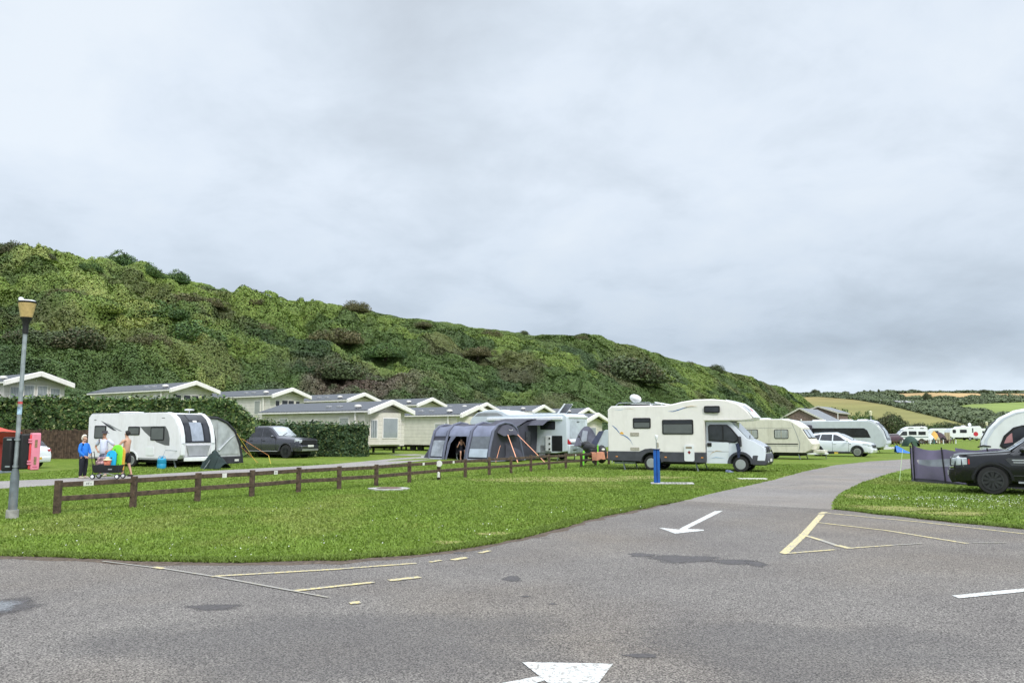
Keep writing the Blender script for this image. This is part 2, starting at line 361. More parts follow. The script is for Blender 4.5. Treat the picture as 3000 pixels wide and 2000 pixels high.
# brown soil lip along the lawn edge
SOILM = mat('edge_soil', (.115, .085, .062), .95, var=.5, scale=14, bump=.8, bscale=40)
def lip(line, w0, side, name='soil_edge', z=.007, seed=2):
    r = random.Random(seed); A = []; B = []
    for i, (x, y) in enumerate(line):
        a = line[max(i - 1, 0)]; b = line[min(i + 1, len(line) - 1)]; dx, dy = b[0] - a[0], b[1] - a[1]; l = math.hypot(dx, dy) or 1
        nx, ny = -dy / l * side, dx / l * side; k = r.uniform(.3, 1.3)
        A.append((x - nx * .1, y - ny * .1, z)); B.append((x + nx * w0 * k, y + ny * w0 * k, z))
    tag(obj(name, MB().sheet([A, B]), SOILM), kind='structure')
lip(LE[3:60], .14, -1); lip(RE, .10, -1, seed=4)
GRIT = mat('pale_grit', (.33, .31, .28), .95, var=.25, scale=30, bump=.6)
lip([(x, y - .16) for x, y in LE[6:58]], .16, -1, 'grit_edge', .0055, 9)
# dark stained patches with ragged, fading edges
def soft_mat(name, c, rough, k=.9, scale=16, src=None):
    m = bpy.data.materials.new(name); m.use_nodes = True; t = m.node_tree; b = t.nodes['Principled BSDF']; b.inputs['Roughness'].default_value = rough
    g = t.nodes.new('ShaderNodeNewGeometry'); n = t.nodes.new('ShaderNodeTexNoise'); n.inputs['Scale'].default_value = scale; n.inputs['Detail'].default_value = 7; n.inputs['Roughness'].default_value = .75
    t.links.new(g.outputs['Position'], n.inputs['Vector']); at = t.nodes.new('ShaderNodeAttribute'); at.attribute_name = 'Col'
    def M(op, x, y):
        q = t.nodes.new('ShaderNodeMath'); q.operation = op; q.use_clamp = op == 'MULTIPLY'
        for i, v in enumerate((x, y)):
            if isinstance(v, (int, float)): q.inputs[i].default_value = v
            else: t.links.new(v, q.inputs[i])
        return q.outputs[0]
    f = M('MULTIPLY', M('SUBTRACT', M('ADD', at.outputs['Fac'], n.outputs[0]), .92), 3.2); t.links.new(M('MULTIPLY', f, k), b.inputs['Alpha'])
    r = t.nodes.new('ShaderNodeValToRGB'); r.color_ramp.elements[0].position = .35; r.color_ramp.elements[1].position = .65
    n2 = t.nodes.new('ShaderNodeTexNoise'); n2.inputs['Scale'].default_value = 46; n2.inputs['Detail'].default_value = 3; t.links.new(g.outputs['Position'], n2.inputs['Vector']); t.links.new(n2.outputs[0], r.inputs[0])
    r.color_ramp.elements[0].color = (*[v * .6 for v in c], 1); r.color_ramp.elements[1].color = (*[v * 1.4 for v in c], 1); t.links.new(r.outputs[0], b.inputs['Base Color']); return m
WET = soft_mat('tar_stain', (.085, .076, .076), .6, .8)
def blotch(cx, cy, rx, ry, seed, z=None, name='tarmac_stain', m=None):
    z = z or .006 + seed * .0003; a, b = G(cx, cy); x1 = G(cx + rx, cy)[0] - a; y1 = G(cx, cy - ry)[1] - b; r = random.Random(seed); ph = [r.uniform(0, 6.28) for _ in range(3)]
    P = np.zeros((40, 9, 3)); C = np.zeros((40, 9, 3))
    for k in range(40):
        t = 2 * math.pi * k / 39; s = 1.25 + .16 * math.sin(3 * t + ph[0]) * (k not in (0, 39)) + .12 * math.sin(5 * t + ph[1]) * (k not in (0, 39))
        for j in range(9): q = j / 8; P[k, j] = (a + x1 * s * q * math.cos(t), b + y1 * s * q * math.sin(t), z); C[k, j] = 1 - q ** 1.6
    tag(gridmesh(name, P, m or WET, C), kind='structure')
for i, b in enumerate([(625, 1779, 96, 12), (2000, 1637, 130, 14), (2150, 1646, 85, 10), (2215, 1652, 36, 11), (1880, 1626, 50, 7), (1500, 1696, 34, 11), (1880, 1922, 66, 9), (-10, 1782, 130, 36), (1345, 1620, 24, 4), (1620, 1770, 16, 3), (1540, 1748, 16, 3)]): blotch(*b, seed=i)
PUD = mat('damp_tarmac', (.17, .18, .20), .3, var=.25, scale=9)
blotch(-20, 1780, 85, 22, 33, .0102, 'puddle', soft_mat('damp_film', (.24, .25, .27), .25, .85))
DTINT = soft_mat('dark_tarmac_tint', (.15, .142, .14), .7, .28, 1.3)  # broad, faint darker areas of the tarmac
for i, b in enumerate([(1000, 1880, 900, 110), (2350, 1900, 700, 95)]): blotch(*b, seed=20 + i, z=.0052 + i * .00005, name='dark_tarmac_area', m=DTINT)
CRK = mat('crack', (.04, .036, .034), .95)
for L in ([(1430, 1560), (1500, 1572), (1610, 1578)], [(2010, 1480), (2130, 1484), (2300, 1488), (2446, 1494)], [(2270, 1430), (2330, 1420), (2370, 1419)], [(2330, 1414), (2345, 1416), (2362, 1413)]):
    Lp = wob(gp(L), .12, .02, 5); tag(obj('tarmac_crack', MB().sheet([[(x, y - .012, .0058), (x, y + .012, .0058)] for x, y in Lp]), CRK), kind='structure')
WORN = soft_mat('worn_turf', (.30, .285, .09), .9, .8, 3)
for i, b in enumerate([(1640, 1404, 330, 9), (1900, 1398, 150, 6), (1450, 1564, 70, 6), (1310, 1590, 60, 6)]): blotch(*b, seed=40 + i, z=.012 + i * .0004, name='worn_turf', m=WORN)
for i, b in enumerate([(2520, 1455, 60, 9), (2620, 1490, 140, 10), (2800, 1505, 120, 7)]): blotch(*b, seed=50 + i, z=.014 + i * .0004, name='worn_turf', m=WORN)
# painted markings
def paint(name, c, worn):
    m = bpy.data.materials.new(name); m.use_nodes = True; t = m.node_tree; b = t.nodes['Principled BSDF']; b.inputs['Roughness'].default_value = .75
    g = t.nodes.new('ShaderNodeNewGeometry'); n = t.nodes.new('ShaderNodeTexNoise'); n.inputs['Scale'].default_value = 30; n.inputs['Detail'].default_value = 7; n.inputs['Roughness'].default_value = .75
    t.links.new(g.outputs['Position'], n.inputs['Vector']); r = t.nodes.new('ShaderNodeValToRGB'); e = r.color_ramp.elements
    e[0].position = worn; e[1].position = worn + .06; e[0].color = (.33, .315, .29, 1); e[1].color = (*c, 1)
    t.links.new(n.outputs[0], r.inputs[0]); t.links.new(r.outputs[0], b.inputs['Base Color']); return m
WPT = paint('white_road_paint', (.70, .71, .70), .455); YPT = paint('yellow_road_paint', (.70, .58, .26), .465); YWORN = paint('worn_yellow_paint', (.42, .375, .24), .535)
def mark(name, px, m, z=.0105): o = obj(name, flat(gp(px), z), m, asphalt); return o
ZC = [.0105]
def pline(p, q, w, m, name='yellow_line', z=.0105):
    ZC[0] += .0001; z = ZC[0]
    (a, b), (c, d) = G(*p), G(*q); l = math.hypot(c - a, d - b); nx, ny = -(d - b) / l * w / 2, (c - a) / l * w / 2
    obj(name, flat([(a - nx, b - ny), (c - nx, d - ny), (c + nx, d + ny), (a + nx, b + ny)], z), m, asphalt)
mark('white_arrow', [(1529, 1942), (1796, 1947), (1700, 2075), (1690, 2072)], WPT)
mark('white_line', [(1440, 2009), (1607, 1977), (1625, 1986), (1470, 2032)], WPT, .0085)
mark('white_arrow', [(1929, 1546), (1990, 1552), (1994, 1549), (2062, 1552), (2063, 1555), (1978, 1564)], WPT)
mark('white_line', [(1991, 1549), (2095, 1497), (2118, 1496.5), (2012, 1550)], WPT, .0085)
mark('white_line', [(2789, 1746), (3080, 1717), (3080, 1727), (2810, 1754)], WPT)
for p, q, w_, m in [((2296, 1622), (2362, 1560), .12, YPT), ((2356, 1566), (2408, 1507), .12, YPT), ((2405, 1505), (2418, 1500), .13, YPT),
                    ((2420, 1503.5), (2700, 1530), .07, YPT), ((2700, 1530), (3050, 1570), .07, YPT), ((2395, 1531), (2600, 1555), .07, YPT), ((2600, 1555), (2835, 1593), .08, YPT),
                    ((2345, 1565), (2405, 1583), .09, YPT), ((2405, 1583), (2455, 1600), .09, YWORN), ((2452, 1598), (2492, 1608), .11, YPT),
                    ((2294, 1623), (2445, 1611), .07, YPT), ((2485, 1607), (2615, 1598), .06, YPT), ((2615, 1598), (2700, 1593), .05, YWORN), ((2850, 1591), (2950, 1591), .05, YWORN),
                    ((620, 1690), (980, 1669), .08, YPT), ((980, 1669), (1221, 1651), .07, YPT), ((1260, 1648), (1292, 1642), .07, YPT), ((1325, 1642), (1366, 1634), .11, YPT), ((1405, 1621), (1436, 1614), .08, YPT),
                    ((858, 1733), (1095, 1707), .085, YPT), ((1140, 1702), (1230, 1692), .11, YPT), ((1024, 1769), (1056, 1766), .10, YPT),
                    ((300, 1645), (450, 1664), .035, YWORN), ((450, 1663), (480, 1667), .08, YPT), ((480, 1667), (625, 1690), .045, YWORN), ((630, 1690), (860, 1733), .045, YWORN), ((860, 1733), (960, 1752), .035, YWORN)]:
    pline(p, q, w_, m)
# ------------------------------------------------------------ near hill
crest = [(-700, 600), (-300, 680), (0, 727), (120, 745), (250, 782), (400, 788), (470, 800), (550, 835), (600, 848), (720, 872), (800, 885), (900, 892), (1040, 908), (1200, 938), (1300, 952), (1400, 966), (1560, 986), (1700, 992), (1850, 1018), (1930, 1040), (2000, 1066), (2100, 1082), (2200, 1112), (2290, 1142), (2345, 1162), (2376, 1186), (2410, 1215), (2460, 1258), (2560, 1263)]
cA, cE = np.array([ray(*p) for p in crest]).T
def hill_z(a, t):
    rf = np.interp(a, bA, bD) + 14; rc = rf + np.interp(a, [-.6, 0, .4], [75, 80, 90]); z0 = np.interp(a, bA, bZ)
    ec = np.interp(a, cA, cE); y = rf + (rc - rf) * t; e0 = (z0 - .4 - H_) / rf; tt = np.clip(t, 0, 1)
    e = e0 + (ec - e0) * (1 - (1 - tt) ** 1.35); z = H_ + e * y
    zc_ = H_ + ec * rc; z = np.where(t > 1, zc_ - (t - 1) * 3, z)
    x = a * y; z = z + (fbm(x / 14, y / 14, 5) - .5) * 5 * sm(0, .15, t) * sm(1.0, .85, t) + (fbm(x / 4, y / 4, 9) - .5) * 1.0 * sm(0, .1, t)
    return x, y, z
AG, TG = np.meshgrid(np.linspace(-1.05, .46, 420), np.concatenate([np.linspace(0, 1.0, 90), np.linspace(1.05, 1.8, 8)]), indexing='ij')
hx, hy, hzz = hill_z(AG, TG)
DK, MD, BR, YG, YL, PK = [np.array(c) for c in ((.030, .058, .020), (.070, .115, .028), (.088, .076, .038), (.145, .205, .040), (.34, .36, .115), (.135, .098, .080))]
def hill_col(x, y, t, a):
    n = fbm(x / 13, y / 19, 21); n2 = fbm(x / 6, y / 8, 31); n3 = fbm(x / 30, y / 30, 41)
    c = np.ones(x.shape + (3,)) * MD
    def blend(c, k, mask): return c * (1 - mask[..., None]) + k * mask[..., None]
    c = blend(c, DK, sm(.46, .6, 1 - n) * .8); c = blend(c, YG, sm(.5, .62, n2) * sm(.15, .45, t) * .9)
    c = blend(c, BR, sm(.54, .68, fbm(x / 10, y / 14, 51)) * .6)
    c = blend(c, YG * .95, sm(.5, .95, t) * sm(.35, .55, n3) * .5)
    # bracken and pale fern down the left flank, dead thorn at the foot by the middle
    px = 1500 + F_ * a * 1.0
    tc_ = .95 - (px + 100) / 620 * .62
    c = blend(c, YL, np.exp(-((t - tc_) / .13) ** 2) * (px < 660) * sm(.44, .60, fbm(x / 3.2, y / 5, 61)) * .95)
    c = blend(c, YG, np.exp(-((t - tc_) / .25) ** 2) * (px < 700) * .45)
    c = blend(c, YG * 1.25, (px < 900) * sm(.45, .75, t) * sm(.40, .55, fbm(x / 8, y / 8, 87)) * .8)
    c = blend(c, PK, sm(.42, .2, t) * np.exp(-((px - 1050) / 230) ** 2) * sm(.38, .55, n2) * .9)
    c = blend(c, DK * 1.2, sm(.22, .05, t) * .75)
    return c
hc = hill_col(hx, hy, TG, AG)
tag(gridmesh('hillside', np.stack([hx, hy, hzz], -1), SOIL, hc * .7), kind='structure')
# scrub over the whole hill: nobody could count it
n = 1150000
a = rng.uniform(-.86, .44, n); t = rng.uniform(0, 1.02, n) ** .95
x, y, z = hill_z(a, t)
k1 = fbm(x / 2.6, y / 2.6, 71, 3); k2 = fbm(x / 6.5, y / 6.5, 75, 2)
hgt = (.12 + 1.5 * sm(.40, .66, k1) + 1.9 * sm(.42, .70, k2)) * sm(1.04, .82, t) * (1 - .45 * sm(-.35, -.05, a)) + .2
e = .35
def hh(xx, yy): return (1.5 * sm(.40, .66, fbm(xx / 2.6, yy / 2.6, 71, 3)) + 1.9 * sm(.42, .70, fbm(xx / 6.5, yy / 6.5, 75, 2)))
gx = (hh(x + e, y) - hh(x - e, y)) / (2 * e); gy = (hh(x, y + e) - hh(x, y - e)) / (2 * e)
P = np.stack([x, y, z + hgt * rng.uniform(.72, 1.0, n) ** .6], 1); Nn = np.stack([-gx * 1.3, -gy * 1.3 - .2, np.ones(n)], 1); Nn /= np.linalg.norm(Nn, axis=1)[:, None]
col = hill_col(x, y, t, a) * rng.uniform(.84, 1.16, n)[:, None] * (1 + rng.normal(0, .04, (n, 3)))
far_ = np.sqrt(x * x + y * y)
tag(fast('scrub', leafquads(P, Nn, .06 + far_ / 1150, .34), 4, LEAF, col=np.clip(col * (1.12 + .5 * (k1[:, None] - .5)), .004, .9)), 'dense gorse, bracken and bramble covering the long hillside', 'scrub', kind='stuff')  # mound light and hollow shade are painted into the leaf colour
# ------------------------------------------------------------ far hills
def tri(p, poly):                                  # which points lie in a polygon
    x, y = p; ins = np.zeros(x.shape, bool); j = len(poly) - 1
    for i in range(len(poly)):
        xi, yi = poly[i]; xj, yj = poly[j]; cnd = ((yi > y) != (yj > y)) & (x < (xj - xi) * (y - yi) / (yj - yi + 1e-9) + xi); ins ^= cnd; j = i
    return ins
skyl = [(2000, 1175), (2200, 1165), (2330, 1160), (2400, 1157), (2440, 1156), (2500, 1156), (2600, 1151), (2700, 1148), (2860, 1149), (3000, 1151), (3200, 1146), (3600, 1140)]
PX = np.linspace(2050, 3600, 520); sy = np.interp(PX, *np.array(skyl).T)
TT = np.linspace(0, 1, 110); PXX, TTT = np.meshgrid(PX, TT, indexing='ij')
PY = 1266 + (sy[:, None] - 1266) * TTT
def farpt(px, py, lift=0):
    s = np.interp(px, *np.array(skyl).T); t = np.clip((1266 - py) / (1266 - s), 0, 1)
    a = (px - 1500) / F_; u = (1000 - py) / F_; yy = CT - u * ST; e = (ST + u * CT) / yy; a = a / yy
    y = 330 + 620 * t ** 1.3; return a * y, y, H_ + e * y + lift
fx, fy, fz = farpt(PXX, PY)
mead = [(2300, 1164), (2400, 1161), (2500, 1169), (2600, 1185), (2700, 1210), (2800, 1233), (2860, 1249), (2920, 1262), (2950, 1270), (2200, 1270), (2200, 1175)]
OL = np.array((.205, .195, .062)); GO = np.array((.42, .29, .135)); GN = np.array((.19, .25, .06)); WD = np.array((.035, .052, .026))
fields = [(mead, OL), ([(2780, 1192), (2850, 1183), (3000, 1177), (3300, 1172), (3300, 1232), (3000, 1229), (2940, 1221), (2870, 1206)], GN),
          ([(2590, 1154), (2700, 1150), (2862, 1151), (2895, 1161), (2840, 1165), (2740, 1168), (2650, 1165), (2625, 1158)], GO), ([(2905, 1153), (3050, 1151), (3300, 1148), (3300, 1166), (3050, 1164), (2930, 1160)], GO * .95)]
wx = PXX + (fbm(fx / 25, fy / 25, 3) - .5) * 14; wy = PY + (fbm(fx / 20, fy / 20, 8) - .5) * 3.5
fc = np.ones(PXX.shape + (3,)) * WD
for poly, c in fields: fc[tri((wx, wy), poly)] = c
isw = (np.abs(fc - WD).sum(-1) < 1e-6)
nzv = fbm(fx / 30, fy / 45, 14)[..., None]; mt = sm(1195, 1163, PY)[..., None] * tri((wx, wy), mead)[..., None]
fc = fc * (.75 + .5 * nzv); fc = fc * (1 - mt * .45) + np.array((.34, .25, .10)) * mt * .45 * (.7 + .6 * nzv)
ext = np.stack([fx, fy, fz], -1); back = ext[:, -1:, :].copy(); back[..., 1] += 120; back[..., 2] -= 6
tag(gridmesh('far_hills', np.concatenate([ext, back], 1), SOIL, np.concatenate([fc, fc[:, -1:]], 1)), kind='structure')
n = 52000
px = rng.uniform(2240, 3400, n); py = rng.uniform(1152, 1266, n)
s_ = np.interp(px, *np.array(skyl).T); ok = (py > s_)
for poly, c in fields: ok &= ~tri((px, py), poly)
px, py = px[ok], py[ok]
# hedgerows: lines of bushes along the field edges and skyline
hl = [[(2240, 1160), (2400, 1157), (2500, 1157), (2600, 1152), (2700, 1149), (2862, 1150), (3000, 1152), (3300, 1147)], [(2590, 1156), (2650, 1166), (2740, 1169), (2840, 1167), (2895, 1163), (2905, 1153)], mead[:8], [(2780, 1193), (2870, 1207), (2940, 1222), (3000, 1230), (3300, 1233)], [(2780, 1191), (2850, 1182), (3000, 1176), (3300, 1171)]]
hp = []
for L in hl:
    for (a0, b0), (a1, b1) in zip(L[:-1], L[1:]):
        k = int(abs(a1 - a0) * 11); u = rng.random(k); hp.append(np.stack([a0 + (a1 - a0) * u, b0 + (b1 - b0) * u + rng.normal(0, .5, k)], 1))
hp = np.concatenate(hp); px = np.concatenate([px, hp[:, 0]]); py = np.concatenate([py, hp[:, 1]]); n = len(px)
x, y, z = farpt(px, py); lump = fbm(x / 12, y / 12, 91, 3); z = z + (.8 + 2.4 * sm(.35, .7, lump)) * rng.uniform(.1, 1, n) ** .5
col = np.array((.085, .112, .052)) * rng.uniform(.7, 1.3, n)[:, None] * (.6 + .9 * lump[:, None])
tag(fast('woodland', leafquads(np.stack([x, y, z], 1), np.tile([0, -.5, 1.], (n, 1)), 1.15, .7, .8), 4, LEAF, col=col), 'far-off woods and hedgerows between the fields', 'woodland', kind='stuff')
# ------------------------------------------------------------ common materials
WHITE = mat('white_panel', (.82, .81, .85), .35, var=.03, coat=.3, dirt=.25)
CREAMP = mat('cream_panel', (.84, .81, .775), .45, var=.03, coat=.15, dirt=.18)
CREAM2 = mat('old_cream_panel', (.70, .67, .57), .5, var=.05, dirt=.5)
BRIGHT = mat('bright_white_panel', (.82, .84, .86), .3, var=.03, coat=.4, dirt=.12)
GREYP = mat('silver_grey_panel', (.30, .31, .32), .4, var=.1, coat=.3)
DGREY = mat('dark_grey_plastic', (.060, .062, .075), .6, var=.2)
BLACK = mat('black_plastic', (.010, .010, .012), .6, var=.3)
RUB = mat('tyre_rubber', (.022, .022, .023), .85, var=.25)
GLASS = mat('dark_glass', (.02, .022, .028), .08, var=.2)
GLASS2 = mat('tinted_glass', (.035, .038, .048), .12, var=.35, scale=2.5)
SKYGL = mat('pale_windscreen', (.40, .45, .48), .05, var=.4, scale=1.5, coat=1)
BLIND = wave_mat('pleated_blind', (.10, .11, .115), (.17, .185, .19), 9, 'Z', .7, .2)
CURT = wave_mat('net_curtain', (.10, .12, .14), (.46, .50, .52), 3.5, 'Y', .35, .3, coat=1, dist=2)
CURTX = wave_mat('side_net_curtain', (.20, .22, .23), (.54, .56, .54), 3.5, 'X', .35, .3, coat=1, dist=2)
ALLOY = mat('alloy', (.52, .53, .55), .3, metal=.6, var=.1)
CHROME = mat('chrome', (.7, .7, .72), .15, metal=1, var=.05)
GUN = mat('gunmetal_paint', (.070, .072, .090), .25, metal=.5, var=.1, coat=1)
CARBLK = mat('black_car_paint', (.006, .006, .009), .22, metal=.0, var=.2, coat=.4)
CARWHT = mat('white_car_paint', (.74, .78, .84), .2, var=.03, coat=1)
REDL = mat('red_tail_lens', (.45, .015, .02), .2, var=.3, coat=1)
ORL = mat('amber_lens', (.75, .30, .08), .3, var=.2)
LAMP = mat('headlamp_lens', (.50, .54, .58), .08, var=.35, scale=5, coat=1)
PLATEW = mat('white_plate', (.75, .75, .72), .5, var=.05)
PLATEY = mat('yellow_plate', (.70, .42, .05), .5, var=.1)
GREYTXT = mat('grey_marking', (.12, .13, .14), .5)
WOOD = mat('dark_stained_timber', (.088, .060, .040), .85, var=.55, scale=9, bump=.6, bscale=40, stretch=(1, 1, 1))
TRUNK = mat('bark', (.07, .055, .04), .95, var=.4, scale=6, bump=.6)
METAL = mat('galvanised_steel', (.33, .37, .39), .5, metal=.35, var=.25, scale=7, dirt=.4)
def rrect(x0, z0, x1, z1, r=.05, n=4):
    P = []
    for cx_, cz, a0 in ((x1 - r, z1 - r, 0), (x0 + r, z1 - r, 90), (x0 + r, z0 + r, 180), (x1 - r, z0 + r, 270)):
        for k in range(n + 1): a = R(a0 + 90 * k / n); P.append((cx_ + r * math.cos(a), cz + r * math.sin(a)))
    return P
def plate(name, poly, y, m, parent, t=.015, bevel=0):     # flat piece proud of the side facing -y (t>0)
    return obj(name, MB().prism(poly, y - t, y + .004), m, parent, bevel=bevel)
def arch(cx_, r, zb, n=10, up=False):                      # points of a wheel arch notch, rear to front
    z0 = r * .95; return [(cx_ - r * math.cos(math.pi * k / n), max(zb, zb + 0) if k in (0, n) else max(zb, .33 + r * math.sin(math.pi * k / n))) for k in range(n + 1)]
def wheel(parent, x, y, r, wd, out_, m=ALLOY, spokes=5, hub=.62, dish=.03, steel=False):
    y0, y1 = (y - wd / 2, y + wd / 2); o = -1 if out_ < 0 else 1; yo = y + o * wd / 2
    prof = [(r * .6, -wd / 2), (r * .93, -wd / 2), (r, -wd * .32), (r, wd * .32), (r * .93, wd / 2), (r * .6, wd / 2), (r * .6, -wd / 2)]
    ty = obj('wheel', MB().lathe(prof, (x, y, r), 'y', 28, cap=False), RUB, parent, smooth=True)
    rb = MB(); ri = r * hub
    rb.lathe([(ri * 1.02, -.012), (ri * 1.02, .012), (ri * .88, .012), (ri * .84, -.012)], (x, yo, r), 'y', 28)
    rb.lathe([(.001, -.01), (ri * .22, -.01), (ri * .2, .014), (.001, .018)] if o > 0 else [(.001, -.018), (ri * .2, -.014), (ri * .22, .01), (.001, .01)], (x, yo, r), 'y', 14)
    if steel:
        rb.lathe([(ri * .9, -.022), (ri * .9, -.004), (.001, -.004), (.001, -.022)], (x, yo + .0, r), 'y', 24)
    else:
        for k in range(spokes):
            a = 2 * math.pi * k / spokes + .3
            for d in (-.1, .1): rb.bar((x + math.cos(a) * ri * .15, yo, r + math.sin(a) * ri * .15), (x + math.cos(a + d) * ri * .9, yo - o * .005, r + math.sin(a + d) * ri * .9), .022 * r / .33, .035)
    obj('rim', rb, m, ty, smooth=True)
    obj('brake_disc', MB().lathe([(.001, -.01), (ri * .85, -.01), (ri * .85, .01), (.001, .01)], (x, yo - o * .05, r), 'y', 20), BLACK, ty)
    if steel:
        hb = MB()
        for k in range(6):
            a = 2 * math.pi * k / 6; hb.lathe([(.001, 0), (ri * .11, 0), (ri * .11, .004), (.001, .004)], (x + math.cos(a) * ri * .55, yo + o * .008 - .002, r + math.sin(a) * ri * .55), 'y', 8)
        obj('vent_hole', hb, BLACK, ty)
    return ty
# ------------------------------------------------------------ mobile homes
SIDING = wave_mat('cream_siding', (.54, .50, .43), (.87, .825, .74), 1.15, 'Z', .65, .5, sharp=.16)
SIDINGW = wave_mat('pale_siding', (.58, .55, .50), (.87, .83, .78), 1.15, 'Z', .65, .5, sharp=.16)
ROOFT = wave_mat('grey_roof_sheet', (.035, .040, .050), (.095, .105, .125), 1.0, 'X', .45, .9, sharp=.5)
FASC = mat('cream_white_upvc', (.86, .83, .80), .4, var=.04, dirt=.35)
CHAS = mat('chassis', (.05, .042, .038), .8, var=.4)
def home(label, loc, side, front, W=4.0, L=10, bay=False, sid=None, chassis=True, rz=-35, eave=2.80, apex=3.42, z=None, group='white gabled mobile homes'):
    sid = sid or SIDING
    t = thing('mobile_home', label, 'mobile home', (*loc, HZ(*loc) if z is None else z), rz, group)
    h = W / 2; b = .5
    wall = MB().prismx([(-h + .12, b), (h - .12, b), (h - .12, eave), (0, apex - .14), (-h + .12, eave)], -L, -.25)
    obj('wall', wall, sid, t)
    if bay:
        obj('bay_wall', MB().prismz([(-.25, -h + .55), (.22, -h + 1.0), (.22, h - 1.0), (-.25, h - .55)], b + .1, eave - .1), sid, t)
    rf = MB()
    for s in (-1, 1):
        rf.loft([[(x, s * (h + .1), eave - .02), (x, 0, apex), (x, 0, apex + .07), (x, s * (h + .1), eave + .05)] for x in (-L - .15, .32)])
    roof = obj('roof', rf, ROOFT, t)
    for s in (-1, 1):
        bb = MB(); p0 = Vector((.42, s * (h + .16), eave - .12)); p1 = Vector((.42, 0, apex + .02))
        bb.loft([[(x, s * (h + .17), eave - .26), (x, s * .001, apex - .20), (x, s * .001, apex + .13), (x, s * (h + .17), eave + .07)] for x in (.28, .52)])
        obj('bargeboard', bb, FASC, t, bevel=.03)
    for s in (-1, 1): obj('gutter', MB().box(-L - .1, .27, s * (h + .12) - .05, s * (h + .12) + .05, eave - .11, eave - .01), FASC, t)
    obj('downpipe', MB().bar((-1.0, -h - .02, b + .2), (-1.0, -h - .02, eave - .1), .09), FASC, t)
    obj('flue', MB().lathe([(.09, 0), (.09, .2), (.24, .2), (.24, .32), (.1, .36)], (-1.25, -h * .78, eave + .08), 'z', 14), FASC, t, smooth=True)
    for x in (-3.4, -4.5): obj('roof_vent', MB().box(x - .2, x + .2, -h * .62 - .15, -h * .62 + .15, eave + .16, eave + .42), GREYP, t, bevel=.04)
    for (x0, z0, x1, z1, kind) in side:
        f = plate('window', rrect(x0 - .08, z0 - .08, x1 + .08, z1 + .08, .02, 1), -h + .12, FASC, t, .04)
        plate('pane', rrect(x0, z0, x1, z1, .01, 1), -h + .08, {'c': CURTX, 'd': GLASS, 'b': BLIND}[kind], f, .012)
    fx_ = -.25
    for (y0, z0, y1, z1, kind) in front:
        xx = .22 if bay else fx_
        f = obj('window', MB().box(xx, xx + .045, y0 - .07, y1 + .07, z0 - .07, z1 + .07), FASC, t)
        obj('pane', MB().box(xx + .04, xx + .06, y0, y1, z0, z1), {'c': CURT, 'd': GLASS}[kind], f)
    if bay:
        for s in (-1, 1):
            a0 = Vector((-.25, s * (h - .55), 0)); a1 = Vector((.22, s * (h - 1.0), 0)); nrm = Vector((a1.y - a0.y, -(a1.x - a0.x), 0)).normalized() * (1 if s < 0 else -1)
            if nrm.x < 0: nrm = -nrm
            f = None
            for nm, k0, k1, z0, z1, o1, m in (('window', .1, .9, 1.0, 2.3, .03, FASC), ('pane', .2, .8, 1.08, 2.22, .045, CURT)):
                p, q_ = a0.lerp(a1, k0), a0.lerp(a1, k1)
                bx = MB().loft([[tuple(p + Vector((0, 0, z0))), tuple(p + Vector((0, 0, z1))), tuple(p + nrm * o1 + Vector((0, 0, z1))), tuple(p + nrm * o1 + Vector((0, 0, z0)))],
                                [tuple(q_ + Vector((0, 0, z0))), tuple(q_ + Vector((0, 0, z1))), tuple(q_ + nrm * o1 + Vector((0, 0, z1))), tuple(q_ + nrm * o1 + Vector((0, 0, z0)))]])
                f = obj(nm, bx, m, f or t)
    obj('gable_light', MB().ell((-.22, 0, apex - .42), (.06, .06, .08), 8, 6), FASC, t)
    if chassis:
        ch = MB()
        for y in (-1.3, 1.3): ch.box(-L, -.3, y - .06, y + .06, .3, .498)
        for k in range(6):
            x = -.7 - k * (L - 1.2) / 5
            for y in (-1.35, 1.35): ch.bar((x, y, 0), (x, y, .35), .12)
        obj('chassis', ch, CHAS, t)
        for x in (-4.4, -5.2):
            for y in (-1.45, 1.45): obj('wheel', MB().lathe([(.001, -.09), (.28, -.09), (.3, 0), (.28, .09), (.001, .09)], (x, y, .28), 'y', 18), RUB, t, smooth=True)
    return t
W3 = [(-9, 1.4, -8.3, 2.25, 'c'), (-6.3, 1.5, -5.75, 2.2, 'd'), (-2.3, 1.2, -1.6, 2.32, 'c')]
home('white mobile home at the left edge with four tall front windows above the hedge', (-30.6, 50.6), [(-9, 1.2, -8.2, 2.1, 'c'), (-2.2, 1.1, -1.5, 2.2, 'c')], [(-1.45, .9, -.9, 2.5, 'c'), (-.65, .9, -.1, 2.62, 'c'), (.15, .9, .7, 2.62, 'c'), (.95, .9, 1.5, 2.5, 'c')], W=3.9, sid=SIDINGW, z=2.02)
home('long pale mobile home behind the hedge, its front window divided into two rows of panes', (-25.2, 62), W3, [(-1.3, 2.05, -.85, 2.4, 'd'), (-1.3, 1.55, -.85, 1.9, 'd'), (-.6, 2.05, -.05, 2.4, 'd'), (-.6, 1.55, -.05, 1.9, 'd'), (.1, 2.05, .65, 2.4, 'd'), (.1, 1.55, .65, 1.9, 'd'), (.9, 2.05, 1.3, 2.4, 'd'), (.9, 1.55, 1.3, 1.9, 'd')], sid=SIDINGW, L=12, z=2.15)
home('pale mobile home with four small front windows behind the right end of the hedge', (-20, 70.6), W3, [(-1.3, 1.9, -.9, 2.35, 'd'), (-.6, 1.9, 0, 2.4, 'd'), (.1, 1.9, .7, 2.4, 'd'), (.95, 1.9, 1.35, 2.35, 'd')], sid=SIDINGW, L=12, z=2.1)
home('back row mobile home, gable just above the roof middle of the bay windowed one', (-14.3, 74.7), W3, [(-.6, 1.2, .6, 2.1, 'c')], z=1.87)
